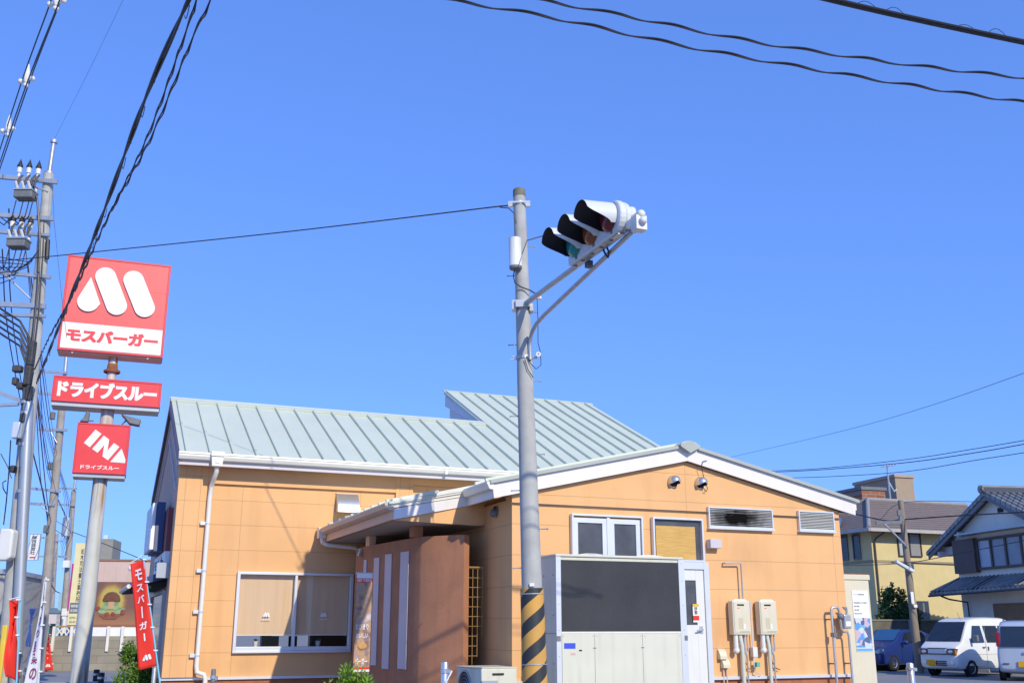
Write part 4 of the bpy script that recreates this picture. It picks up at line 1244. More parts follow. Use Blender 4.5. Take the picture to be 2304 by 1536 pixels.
for i, lm in enumerate((M['lens_g'], M['lens_a'], M['lens_r'])):
    y = -0.22 - 0.445 * i
    ax = Vector((-1, 0, -0.07)).normalized()
    c = Vector((-0.09, y, ZC + 0.01))
    ln = MB().lathe([(0.158, 0.0), (0.158, 0.03), (0.13, 0.065), (0.07, 0.088), (0.0, 0.095)], c, ax, 24)
    lo = ln.build('lens', lm, tl, smooth=True)
    # scooped hood: long at the top, cut away below
    def hood(r0, mat_, nm, par):
        up = Vector((0, 0, 1))
        x_ = up.cross(ax).normalized()
        y_ = ax.cross(x_)
        n_ = 40
        vs_, fs_ = [], []
        for k_ in range(n_ + 1):
            a = R(-35 + 250 * k_ / n_)
            ht = math.sin(a)
            t_ = max(0.0, min(1.0, (ht + 0.62) / 0.95))
            ln_ = 0.07 + 0.30 * (t_ * t_ * (3 - 2 * t_))
            d_ = x_ * math.cos(a) + y_ * math.sin(a)
            for q in range(7):
                vs_.append(c + d_ * r0 + ax * (ln_ * q / 6))
        for k_ in range(n_):
            for q in range(6):
                fs_.append((k_ * 7 + q, k_ * 7 + q + 1, (k_ + 1) * 7 + q + 1, (k_ + 1) * 7 + q))
        m_ = MB().add(vs_, fs_)
        ob = m_.build(nm, mat_, par, smooth=True)
        return ob
    ho = hood(0.182, M['signal'], 'hood', tl)
    hi_ = hood(0.1775, M['black'], 'hood_lining', ho)
br_ = MB().box(0.0, 0.06, -L_ - 0.02, -L_ + 0.22, 0.07, 0.15).box(0.06, 0.10, -L_ - 0.12, -L_ + 0.02, 0.00, 0.22)
br_.build('bracket', M['signal'], tl, bevel=0.01)
MB().box(-0.05, 0.08, -L_ - 0.28, -L_ - 0.16, -0.06, 0.10).sphere((0.02, -L_ - 0.26, 0.12), 0.05, 12).sphere((0.02, -L_ - 0.30, 0.03), 0.045, 12).box(-0.01, 0.05, -L_ - 0.16, -L_ - 0.0, 0.04, 0.13).build('end_clamp', M['offwhite'], tl, smooth=True)
MB().tube([(0.02, -0.72, 0.03), (0.03, -0.76, -0.05), (0.04, -0.80, -0.10), (0.04, -0.83, -0.05), (0.03, -0.80, 0.02)], 0.012, 6).box(-0.01, 0.05, -0.40, -0.30, -0.07, 0.0).build('cable_loop', M['cable'], tl)

# ------------------------------------------------------------------ pole sign
SO = Vector((-10.475, 26, 0))
SF = Frame(SO, 20)
ps = empty('pole_sign', SO, SF.ang, 'tall roadside sign of three red panels on a rusty white pole', 'sign')
rp = N('white_pole_with_rust')
X_ = rp.xyz()
base = rp.mix(rp.ramp(rp.noise(2, 5), 0.3, 0.7), (0.54, 0.55, 0.52), (0.64, 0.65, 0.60))
stq = rp.ramp(rp.noise(9, 6, sc=(1, 1, 0.08)), 0.44, 0.66)
near = None
for zc_, ext in ((5.9, 3.2), (7.1, 1.6), (8.45, 0.8)):
    dz_ = rp.math('DIVIDE', rp.math('SUBTRACT', zc_, X_[2]), ext)
    m_ = rp.math('MULTIPLY', rp.math('GREATER_THAN', dz_, 0.0), rp.math('MAXIMUM', rp.math('SUBTRACT', 1.0, dz_), 0.0))
    near = m_ if near is None else rp.math('MAXIMUM', near, m_)
low = rp.ramp(X_[2], 0.15, 0.9, 1.0, 0.0)
near = rp.math('MAXIMUM', near, low)
fac = rp.math('MULTIPLY', stq, rp.math('MINIMUM', rp.math('MULTIPLY', near, 1.5), 1.0))
cc = rp.mix(fac, base, (0.33, 0.16, 0.04))
rp.l(cc, rp.b.inputs['Base Color'])
rp.b.inputs['Roughness'].default_value = 0.5
MB().tube([(0, 0, 0.28), (0, 0, 7.05)], 0.205, 28, 0.160).tube([(0, 0, 7.05), (0, 0, 9.0)], 0.12, 20, 0.115).build('pole', rp.m, ps, smooth=True)
MB().lathe([(0.20, 0), (0.21, 0.02), (0.21, 0.05), (0.14, 0.10), (0.125, 0.22), (0.12, 0.23)], (0, 0, sp_z(0) * 0 + 7.98), n=20).build('flange', rustm, ps, smooth=True)
MB().box(-0.75, 0.75, -0.75, 0.75, 0, 0.28).build('plinth', mat('plinth_concrete', (0.42, 0.40, 0.33), 0.9, var=0.15, bump=0.3), ps, bevel=0.02)


def panel(name, tl_, br_, y0, y1, m_face, inset=0.05, facing=True):
    a = SF.at(*tl_, y=y0)
    b = SF.at(*br_, y=y0)
    x0, x1, z0, z1 = a.x, b.x, b.z, a.z
    bx = MB().box(x0, x1, y0 + 0.03, y1, z0, z1)
    o = bx.build(name, M['redframe'], ps, bevel=0.01)
    f = MB()
    frame_rect(f, x0, x1, z0, z1, inset, y0, y0 + 0.029)
    f.build('frame', M['redframe'], o, bevel=0.006)
    MB().box(x0 + inset + 0.001, x1 - inset - 0.001, y0 + 0.012, y0 + 0.028, z0 + inset + 0.001, z1 - inset - 0.001).build('face', m_face, o)
    return o, x0, x1, z0, z1


Y0 = -0.34
o, x0, x1, z0, z1 = panel('main_panel', (154, 572), (366, 805), Y0, 0.30, M['faded'], 0.055)
w_, h_ = x1 - x0, z1 - z0
MB().box(x0 + 0.062, x1 - 0.062, Y0 + 0.004, Y0 + 0.0115, z0 + 0.062, z0 + h_ * 0.29).build('name_band', M['signwhite'], o)
lg = MB()
m_logo(lg, (x0 + w_ * 0.13, Y0 + 0.0115, z0 + h_ * 0.405), (1, 0, 0), (0, 0, 1), w_ * 0.755, 0.05)
lg.build('emblem', M['signwhite'], o, bevel=0.006)
MB().bold('モスバーガー', (x0 + w_ * 0.075, Y0 + 0.0038, z0 + h_ * 0.10), (1, 0, 0), (0, 0, 1), w_ * 0.86, h_ * 0.13, 0.03, 0.006, 0.012).build('lettering', M['red'], o)
MB().box(x0 + 0.056, x1 - 0.056, Y0 + 0.0105, Y0 + 0.0119, z0 + h_ * 0.685, z0 + h_ * 0.688).build('face_joint', M['redframe'], o)
MB().box(x0 + 0.02, x1 - 0.02, Y0 + 0.05, 0.28, z0 - 0.03, z0 - 0.001).box(x0 + 0.35, x0 + 0.39, Y0 + 0.02, Y0 + 0.06, z0 - 0.06, z0 - 0.031).box(x1 - 0.39, x1 - 0.35, Y0 + 0.02, Y0 + 0.06, z0 - 0.06, z0 - 0.031).build('underside', M['tan_gutter'], o)

Y0 = -0.42
o, x0, x1, z0, z1 = panel('drive_through_panel', (121, 843), (360, 917), Y0, 0.32, M['red'], 0.05)
w_, h_ = x1 - x0, z1 - z0
MB().bold('ドライブスルー', (x0 + w_ * 0.05, Y0 + 0.0118, z0 + h_ * 0.21), (1, 0, 0), (0, 0, 1), w_ * 0.905, h_ * 0.62, 0.035, 0.006, 0.012).build('lettering', M['wht'], o)
MB().box(x0 + 0.02, x1 - 0.02, Y0 + 0.05, 0.30, z0 - 0.10, z0 - 0.001).build('underside', M['alu_dark'], o)

Y0 = -0.40
o, x0, x1, z0, z1 = panel('entrance_panel', (175, 949), (283, 1068), Y0, 0.30, M['red'], 0.045)
w_, h_ = x1 - x0, z1 - z0
dg = R(-34)
ux = Vector((math.cos(dg), 0, math.sin(dg)))
uz = Vector((-math.sin(dg), 0, math.cos(dg)))
c0 = Vector((x0 + w_ * 0.155, Y0 + 0.0118, z0 + h_ * 0.595))
lt = MB()


def q2(pts):
    lt.slab([c0 + ux * (p_ * w_) + uz * (q_ * h_) for p_, q_ in pts], (0, -1, 0), 0.006)


q2([(0.0, 0.0), (0.145, 0.0), (0.145, 0.335), (0.0, 0.335)])
q2([(0.20, 0.0), (0.33, 0.0), (0.33, 0.335), (0.20, 0.335)])
q2([(0.331, 0.335), (0.331, 0.19), (0.449, 0.0), (0.449, 0.145)])
q2([(0.45, 0.0), (0.58, 0.0), (0.58, 0.335), (0.45, 0.335)])
q2([(0.635, 0.0), (0.90, 0.165), (0.635, 0.335)])
lt.build('lettering', M['wht'], o)
MB().text('ドライブスルー', (x0 + w_ * 0.14, Y0 + 0.0118, z0 + h_ * 0.085), (1, 0, 0), (0, 0, 1), w_ * 0.72, h_ * 0.085, 0.03, 0.004).build('lettering', M['wht'], o)
MB().box(x0 + 0.02, x1 - 0.02, Y0 + 0.05, 0.28, z0 - 0.09, z0 - 0.001).build('underside', M['alu_dark'], o)
for x, sx in ((0.50, 1), (-0.42, -1)):
    fl = empty('floodlight', SF.world(x, -0.30, z1 + 0.02), SF.ang, 'dark floodlight on top of the square red entrance panel, %s of the pole' % ('right' if sx > 0 else 'left'), 'floodlight', 'floodlights on the pole sign')
    if sx > 0:
        MB().prism([(-0.16, 0.26), (-0.05, 0.22), (0.34, 0.14), (0.30, -0.02), (0.06, 0.02)], 'xz', -0.14, 0.14).build('lamp_housing', M['boxgrey'], fl, bevel=0.02)
        MB().slab([(0.345, -0.12, 0.14), (0.345, 0.12, 0.14), (0.312, 0.12, -0.03), (0.312, -0.12, -0.03)], (1, 0, -0.2), 0.01).build('lamp_glass', M['alu_dark'], fl)
        MB().tube([(-0.12, 0, 0.0), (-0.02, 0, 0.12)], 0.02, 8).build('bracket', M['boxgrey'], fl)
    else:
        MB().prism([(-0.20, 0.0), (0.0, 0.0), (0.02, 0.24), (-0.06, 0.28), (-0.12, 0.10)], 'xz', -0.12, 0.12).build('lamp_housing', M['boxgrey'], fl, bevel=0.02)
        MB().tube([(0.0, 0, 0.05), (0.12, 0, 0.05)], 0.02, 8).build('bracket', M['boxgrey'], fl)


# ------------------------------------------------------------------ banners on poles
def flag(name, tlc, trc, brc, blc, Y, m, poletop, polebot, label, words=None, wm=None, wave=0.06, emblem=True, pm='cyan', twist=0.0, group=None):
    T, U, V, X = [at_y(*q, Y) for q in (tlc, trc, brc, blc)]
    root = at_y(*polebot, Y)
    root = Vector((root.x, root.y, 0))
    o = empty(name, root, 0, label, 'banner', group)
    nu, nv = 8, 28
    def pt(i, j):
        s, t = i / nu, j / nv
        a = T.lerp(U, s)
        b = X.lerp(V, s)
        p_ = a.lerp(b, t)
        return p_ + Vector((0, 1, 0)) * (math.sin(t * 5 + s * 3) * wave + math.sin(s * 5) * wave * 0.5 + twist * (s - 0.5) * math.sin(t * 3.0)) - root
    mb = MB()
    vs = [pt(i, j) for j in range(nv + 1) for i in range(nu + 1)]
    fs = [(j * (nu + 1) + i, j * (nu + 1) + i + 1, (j + 1) * (nu + 1) + i + 1, (j + 1) * (nu + 1) + i) for j in range(nv) for i in range(nu)]
    cl = mb.add(vs, fs).build('cloth', m, o, smooth=True)
    sm = cl.modifiers.new('thickness', 'SOLIDIFY')
    sm.thickness = 0.004
    P0, P1 = at_y(*polebot, Y) - root, at_y(*poletop, Y) - root
    P0 = P0 + (P0 - P1) * (P0.z / max(0.1, (P1.z - P0.z)))
    MB().tube([P0, P1], 0.014, 8).build('pole', M[pm], o, smooth=True)
    MB().tube([P1, pt(0, 0) + Vector((0, 0, 0.015))], 0.008, 6).build('crossbar', M['wht'], o)
    lp_ = MB()
    for j in range(0, nv + 1, 6):
        q_ = pt(nu, j)
        lp_.box(q_.x - 0.02, q_.x + 0.04, q_.y - 0.02, q_.y + 0.02, q_.z - 0.012, q_.z + 0.012)
    lp_.build('loop', M['wht'], o)
    if words:
        lt = MB()
        n = len(words)
        t0, t1 = 0.09, (0.80 if emblem else 0.95)
        for k, chs in enumerate(words):
            t = t0 + (t1 - t0) * (k + 0.08) / n
            tb = t0 + (t1 - t0) * (k + 0.86) / n
            i0 = pt(2, int(tb * nv)) + Vector((0, -0.012, 0))
            ii = pt(6, int(tb * nv)) + Vector((0, -0.012, 0))
            jj = pt(2, int(t * nv)) + Vector((0, -0.012, 0))
            uxx, uzz = ii - i0, jj - i0
            w, h = uxx.length, uzz.length
            if chs == 'ー':
                uxn, uzn = uxx.normalized(), uzz.normalized()
                c = i0 + uxx * 0.42
                lt.poly([c, c + uxx * 0.16, c + uxx * 0.16 + uzz, c + uzz])
            else:
                lt.text(chs, i0, uxx, uzz, w, h, 0.03, 0.001)
        if emblem:
            i0 = pt(2, int(0.935 * nv)) + Vector((0, -0.012, 0))
            ii = pt(6, int(0.935 * nv)) + Vector((0, -0.012, 0))
            m_logo(lt, i0, ii - i0, (0, 0, 1), (ii - i0).length, 0.002)
        lt.build('lettering', M['wht'] if wm is None else wm, o)
    return o


G_ = 'advertising banners along the street'
flag('red_banner', (293, 1268), (325, 1258), (353, 1497), (313, 1507), 17.6, M['redflag'], (322, 1248), (360, 1536), 'red vertical banner with white lettering on a blue pole at the building corner', 'モスバーガー', wave=0.02, group=G_)
flag('red_banner', (20, 1350), (43, 1348), (33, 1536), (22, 1520), 16.5, M['redflag'], (46, 1342), (37, 1536), 'leftmost red banner, seen edge-on and twisted beside the utility pole', None, wave=0.12, twist=0.3, group=G_)
prp = mat('purple_print', (0.22, 0.05, 0.14), 0.7)
flag('white_banner', (99, 1308), (107, 1303), (86, 1545), (55, 1545), 18.0, M['whiteflag'], (104, 1297), (84, 1540), 'white banner with purple script leaning beside the second utility pole', 'こだわり野菜の', prp, wave=0.04, emblem=False, pm='alu', group=G_)
flag('red_banner', (105, 1406), (112, 1405), (119, 1507), (97, 1507), 39.2, M['redflag'], (111, 1402), (95, 1514), 'small distant red banner in front of the block wall', 'モスバーガー', wave=0.05, group=G_)
flag('violet_banner', (66, 1368), (84, 1366), (66, 1455), (61, 1453), 34, mat('violet_banner_cloth', (0.42, 0.42, 0.66), 0.8), (66, 1364), (63, 1480), 'small violet and white banner behind the white script banner', None, wave=0.12, emblem=False, pm='alu', group=G_)


# ------------------------------------------------------------------ utility poles on the left
def insul(mb, p, h=0.32, r=0.05):
    mb.lathe([(0.0, 0.0), (r * 0.55, 0.0), (r * 0.55, h * 0.25), (r, h * 0.28), (r, h * 0.62), (r * 0.6, h * 0.64)], p, n=10)
    return mb


def cap_(mb, p, h=0.32, r=0.05):
    mb.lathe([(r * 1.15, h * 0.64), (r * 1.25, h * 0.72), (r * 0.9, h * 0.85), (r * 0.3, h * 1.1), (0.0, h * 1.25)], p, n=10)
    return mb


PY = 20.0
b1 = at_y(23, 1408, PY)
up1 = empty('utility_pole', (b1.x, PY, 0), 0, 'nearest concrete utility pole on the left with crossarms, switch boxes and many cables', 'utility pole', 'utility poles along the left street')


def u1(px, py, dy=0.0):
    p_ = at_y(px, py, PY + dy)
    return p_ - Vector((b1.x, PY, 0))


lo, hi = u1(20, 1450), u1(110, 392)
lo0 = lo + (lo - hi) * (lo.z / (hi.z - lo.z))
MB().tube([lo0, hi], 0.19, 20, 0.105).build('shaft', M['concrete'], up1, smooth=True)
MB().tube([u1(110, 395), u1(121, 320)], 0.045, 12).tube([u1(121, 322), u1(122, 316)], 0.075, 10).tube([u1(109, 405), u1(111, 388)], 0.10, 14).build('top_extension', M['steel'], up1, smooth=True)
sl0, sl1 = u1(36, 1500, -0.25), u1(64, 908, -0.2)
MB().tube([sl0 + (sl0 - sl1) * (sl0.z / (sl1.z - sl0.z)), sl1], 0.105, 16, 0.10).build('cable_riser', M['alu_dark'], up1, smooth=True)
rz_ = MB()
for py in (905, 930, 1000, 1105, 1210):
    c = u1(60 - (py - 905) * 0.046, py, -0.2)
    rz_.tube([c - Vector((0, 0, 0.03)), c + Vector((0, 0, 0.03))], 0.115, 16)
rz_.build('riser_band', M['steel'], up1)
for sx in (0.0, 1):
    MB().box(lo0.x - 0.19 + sx * 0.16, lo0.x - 0.09 + sx * 0.16, -0.42, -0.36, 0.0, 1.62).build('yellow_guard', M['yellow'], up1, bevel=0.02)


def crossarm(px0, px1, py0, py1, th=0.045, double=True, y=0.0):
    m_ = MB()
    for dy in ((-0.16, 0.16) if double else (-0.16,)):
        p_, q_ = u1(px0, py0, dy + y), u1(px1, py1, dy + y)
        m_.slab([p_ + Vector((0, 0, -th)), q_ + Vector((0, 0, -th)), q_ + Vector((0, 0, th)), p_ + Vector((0, 0, th))], (0, 1, 0), 0.07)
    m_.build('crossarm', M['steel'], up1)


crossarm(-70, 128, 390, 408)
crossarm(-70, 119, 478, 491)
crossarm(-70, 110, 516, 528, 0.03, False)
crossarm(-70, 112, 606, 622, 0.035, False)
crossarm(-70, 101, 680, 688, 0.05, False)
crossarm(-70, 101, 704, 710, 0.03, False)
MB().tube([u1(8, 615, -0.14), u1(68, 672, -0.1)], 0.02, 6).tube([u1(60, 412, -0.1), u1(108, 432, -0.1)], 0.02, 6).build_each('brace', M['steel'], up1)


def ins_row(pts):
    a, b = MB(), MB()
    for px, py in pts:
        p_ = u1(px, py, -0.1)
        insul(a, p_); cap_(b, p_)
    return a, b


for row in (((42, 398), (63, 399), (84, 401)), ((26, 520), (46, 522), (66, 524))):
    for px, py in row:
        p_ = u1(px, py, -0.14)
        io = insul(MB(), p_, 0.34).build('insulator', M['porcelain'], up1, smooth=True)
        cap_(MB(), p_, 0.34).build('insulator_cap', M['black'], io, smooth=True)
for (px, py, dxx) in ((58, 436, 0.0), (42, 545, 0)):
    c = u1(px, py, -0.25)
    bo = MB().box(c.x - 0.19, c.x + 0.19, c.y - 0.14, c.y + 0.14, c.z - 0.13, c.z + 0.03).build('switch_box', M['boxgrey'], up1, bevel=0.02)
    MB().box(c.x - 0.20, c.x + 0.20, c.y - 0.16, c.y + 0.16, c.z + 0.031, c.z + 0.06).build('lid', M['alu_dark'], bo)
    ba = MB()
    for k_ in (-0.13, 0.0, 0.13):
        for s_ in (-1, 1):
            ba.tube([(c.x + k_, c.y + s_ * 0.10, c.z + 0.06), (c.x + k_ - 0.02, c.y + s_ * 0.2, c.z + 0.20)], 0.03, 8)
    ba.build_each('bushing', M['porcelain'], bo)
    bc = MB()
    for k_ in (-0.17, -0.02, 0.10, 0.18):
        bc.tube([(c.x + k_, c.y - 0.05, c.z + 0.18), (c.x + k_ + 0.02, c.y - 0.05, c.z + 0.32), (c.x + k_ + 0.05, c.y, c.z + 0.42)], 0.022, 6)
        bc.tube([(c.x + k_, c.y - 0.02, c.z - 0.16), (c.x + k_ - 0.05, c.y, c.z - 0.5), (c.x + k_ - 0.3, c.y + 0.2, c.z - 0.62), (c.x + k_ - 0.6, c.y + 0.3, c.z - 0.4)], 0.012, 5)
    bc.build('lead', M['cable'], bo)
# leads and bundles on the pole
ld = MB()
ld.tube([u1(72, 412, -.2), u1(84, 450, -.22), (u1(90, 540, -.22)), u1(86, 640, -.22), u1(74, 760, -.22), u1(66, 860, -.22)], 0.022, 6)
ld.tube([u1(100, 440, -.05), u1(98, 560, -.15), u1(88, 700, -.2), u1(76, 800, -.2)], 0.014, 5)
ld.tube([u1(118, 420, 0.1), u1(122, 500, .1), u1(138, 660, .1), u1(150, 760, .1)], 0.004, 4)
ld.tube([u1(108, 540, -.1), u1(106, 582, -.1)], 0.045, 8)
for k_ in range(5):
    y_ = 660 + 14 * k_
    ld.tube([u1(-20, y_ + 20, -.1), u1(10, y_ + 40, -.2), u1(45, y_ + 62, -.25), u1(66 - k_ * 2, y_ + 100, -.24), u1(64 - k_ * 3, 900, -.24), u1(50 - k_ * 3, 1000, -.24)], 0.022, 6)
for k_ in range(6):
    ld.tube([u1(88 - k_ * 5, 560 + 8 * k_, -.2), u1(70 - k_ * 9, 590 + 5 * k_, -.2), u1(35, 585 + 8 * k_, -.25), u1(-20, 575 + 14 * k_, -.25)], 0.011, 5)
ld.build('lead', M['cable'], up1)
jb = MB()
for px, py, w, h in ((72, 795, .055, .26), (64, 845, .07, .20), (66, 885, .05, .16), (46, 868, .06, .07), (40, 830, .09, .07), (35, 858, .05, .08), (54, 940, .05, .10), (30, 1055, .05, .07)):
    c = u1(px, py, -0.25)
    jb.box(c.x - w, c.x + w, c.y - 0.08, c.y + 0.08, c.z - h, c.z + h)
jb.build_each('splice_case', M['splice'], up1, bevel=0.03)
c = u1(36, 968, -0.3)
MB().box(c.x - 0.05, c.x + 0.10, c.y - 0.08, c.y + 0.08, c.z - 0.16, c.z + 0.16).build('meter_box', M['alu'], up1, bevel=0.02)
wb = MB()
wb_pts = [(-0.30, -0.48), (0.22, -0.48), (0.30, -0.40), (0.30, 0.30), (0.24, 0.36), (-0.30, 0.36)]
c = u1(-2, 1220, -0.45)
wb.prism([(c.x + a_, c.z + b_ * 0.7) for a_, b_ in wb_pts], 'xz', c.y - 0.12, c.y + 0.12)
wb.build('transmitter_box', M['offwhite'], up1, bevel=0.04)
crossarm(-40, 45, 870, 900, 0.04, False)
crossarm(-40, 40, 912, 908, 0.03, False)
MB().tube([u1(8, 1180, -.3), u1(14, 1130, -.3), u1(20, 1060, -.28), u1(24, 990, -.26)], 0.012, 5).tube([u1(14, 1110, -.3), u1(7, 1098, -.32), u1(6, 1085, -.32), u1(14, 1080, -.3)], 0.012, 5).tube([u1(2, 1020, -.3), u1(18, 1050, -.3), u1(26, 1075, -.3)], 0.012, 5).build_each('lead', M['cable'], up1)


def small_pole(Y, top, bot, ext, arms, r0, r1, label, name='utility_pole'):
    b = at_y(*bot, Y)
    o = empty(name, (b.x, Y, 0), 0, label, 'utility pole', 'utility poles along the left street')
    def f(px, py, d=0.0): return at_y(px, py, Y + d) - Vector((b.x, Y, 0))
    l, h = f(*bot), f(*top)
    MB().tube([l + (l - h) * (l.z / (h.z - l.z)), h], r0, 14, r1).build('shaft', M['pole2'], o, smooth=True)
    if ext: MB().tube([h, f(*ext)], r1 * 0.55, 10).build('top_extension', M['steel'], o, smooth=True)
    for (xa, ya, xb, yb) in arms:
        p_, q_ = f(xa, ya, -0.2), f(xb, yb, -0.2)
        MB().slab([p_ - Vector((0, 0, .05)), q_ - Vector((0, 0, .05)), q_ + Vector((0, 0, .05)), p_ + Vector((0, 0, .05))], (0, 1, 0), 0.08).build('crossarm', M['steel'], o)
    return o, f


o, f2 = small_pole(39, (145, 850), (88, 1500), (150, 797), ((82, 833, 150, 838), (78, 882, 118, 886), (86, 965, 150, 967), (70, 1098, 135, 1105), (68, 1132, 122, 1135)), 0.20, 0.13, 'second concrete utility pole from the left, standing behind the red pole sign')
MB().tube([f2(90, 1135, -.2), f2(112, 1155, -.2)], 0.02, 5).tube([f2(112, 968, -.2), f2(128, 996, -.2)], 0.02, 5).build_each('brace', M['steel'], o)
jb = MB()
for px, py in ((113, 1048), (118, 935), (104, 1190)):
    c = f2(px, py, -0.25); jb.box(c.x - .09, c.x + .09, c.y - .08, c.y + .08, c.z - .15, c.z + .15)
jb.build_each('splice_case', M['boxgrey'], o, bevel=0.03)
hsn = empty('hanging_sign', at_y(77, 1230, 38.6), 0, 'small white vertical sign with black characters on the second utility pole', 'sign')
MB().box(-0.155, 0.155, -0.02, 0.02, -0.37, 0.37).build('board', M['wht'], hsn)
fr__ = MB()
frame_rect(fr__, -0.16, 0.16, -0.38, 0.38, 0.015, -0.026, 0.026)
fr__.build('frame', M['alu_dark'], hsn)
MB().text('関西経営社', (-0.09, -0.0205, -0.22), (1, 0, 0), (0, 0, 1), 0.15, 0.54, 0.015, 0.003, vertical=True).build('lettering', M['dark'], hsn)
MB().box(-0.09, 0.08, -0.026, -0.021, -0.32, -0.28).build('red_mark', M['redflag'], hsn)
MB().box(0.156, 0.34, -0.02, 0.02, 0.25, 0.29).box(0.156, 0.30, -0.02, 0.02, -0.29, -0.25).build('bracket', M['steel'], hsn)

hsn.scale = (1.26, 1.26, 1.26)

o, f3 = small_pole(52, (166, 1105), (140, 1430), (170, 1078), ((118, 1097, 172, 1099), (130, 1134, 168, 1136), (115, 1250, 150, 1252)), 0.17, 0.12, 'third utility pole from the left with a grey transformer, beside the yellow sign')
c = f3(150, 1185, -0.4)
MB().tube([c - Vector((0, 0, 0.45)), c + Vector((0, 0, 0.45))], 0.22, 14).build('transformer', M['steel'], o, smooth=True)
c = f3(150, 1268, -0.35)
MB().box(c.x - .15, c.x + .15, c.y - .1, c.y + .1, c.z - .17, c.z + .17).build_each('notice', M['wht'], o)
c = f3(147, 1376, -0.35)
MB().box(c.x - .14, c.x + .14, c.y - .1, c.y + .1, c.z - .17, c.z + .17).box(c.x - .1, c.x + .1, c.y - .1, c.y + .1, c.z - 1.0, c.z - .2).build_each('notice', M['wht'], o)
o, f4 = small_pole(85, (128, 1200), (112, 1440), None, ((110, 1215, 140, 1217),), 0.2, 0.14, 'farthest thin utility pole seen down the left street')


# ------------------------------------------------------------------ overhead cables
def cable(name, pts, r, label, sag=0.0, twist=0.0, strands=1, group=None, wob=0.0, per=0.55, n=60, rad=0.012, cat='cable', ties=0.0):
    pts = [Vector(p) for p in pts]
    L = [0]
    for a, b in zip(pts, pts[1:]): L.append(L[-1] + (b - a).length)
    def P(s):
        for i in range(len(pts) - 1):
            if s <= L[i + 1] or i == len(pts) - 2:
                t = (s - L[i]) / (L[i + 1] - L[i])
                p0 = pts[i - 1] if i > 0 else pts[i] * 2 - pts[i + 1]
                p3 = pts[i + 2] if i + 2 < len(pts) else pts[i + 1] * 2 - pts[i]
                p1, p2 = pts[i], pts[i + 1]
                q = 0.5 * ((2 * p1) + (p2 - p0) * t + (2 * p0 - 5 * p1 + 4 * p2 - p3) * t * t + (3 * p1 - p0 - 3 * p2 + p3) * t ** 3)
                break
        u_ = s / L[-1]
        q = q - Vector((0, 0, 1)) * sag * 4 * u_ * (1 - u_)
        if wob: q = q + Vector((0, 0, 1)) * wob * math.sin(2 * math.pi * s / per)
        return q
    mb = MB()
    dirn = (pts[-1] - pts[0]).normalized()
    sx_ = dirn.cross(Vector((0, 0, 1))).normalized()
    sz_ = sx_.cross(dirn)
    for k in range(strands):
        out = []
        for i in range(n + 1):
            s = L[-1] * i / n
            q = P(s)
            if strands > 1:
                a = 2 * math.pi * (k / strands + (s / per / 2 if twist else 0))
                q = q + (sx_ * math.cos(a) + sz_ * math.sin(a)) * rad
            out.append(q)
        mb.tube(out, r, 6)
    if ties:
        s = 0.3
        q_ = random.Random(int(r * 1e5) + n)
        while s < L[-1] - 0.3:
            c0_, c1_ = P(s), P(s + 0.22)
            sg_ = 1 if q_.random() < 0.6 else -1
            h_ = q_.uniform(0.03, 0.07) * sg_
            mid = [c0_.lerp(c1_, t) + sz_ * (h_ * math.sin(math.pi * t)) + sx_ * 0.02 for t in (0, .2, .4, .6, .8, 1)]
            mb.tube(mid, 0.0035, 4)
            s += ties * q_.uniform(0.7, 1.3)
    o = mb.build(name, M['cable'], None, smooth=True)
    return tag(o, label, cat, group)


GC = 'overhead cables'
zA = at_y(70, 880, 20).z
# thick lashed bundle and the twisted pair on the left
tA = [at_z(440, -30, zA + 0.0), at_z(425, 0, zA), at_z(330, 215, zA - 0.05), at_z(232, 480, zA - 0.12), at_z(150, 690, zA - .1), at_y(82, 862, 19.8)]
cable('cable_bundle', tA, 0.012, 'thick lashed black cable bundle crossing the red sign from top left', strands=2, rad=0.012, n=90, ties=0.55, twist=1, per=1.3, group=GC)
tB = [at_z(488, -30, zA), at_z(470, 10, zA), at_z(430, 95, zA - .02), at_z(335, 320, zA - .08), at_z(240, 495, zA - .14), at_z(165, 660, zA - .14), at_z(110, 760, zA - .2), at_y(78, 830, 19.8)]
cable('twisted_cable', tB, 0.0062, 'wavy twisted black cable at the far right of the left-hand group', strands=2, rad=0.007, twist=1, per=0.55, wob=0.022, n=160, group=GC)
tB2 = [p_ + Vector((-0.125, -0.02, 0.02)) * max(0, 1 - i / 4) for i, p_ in enumerate(tB)]
cable('twisted_cable', tB2, 0.0062, 'wavy twisted black cable just right of the thick bundle on the left', strands=2, rad=0.007, twist=1, per=0.5, wob=0.022, n=160, group=GC)
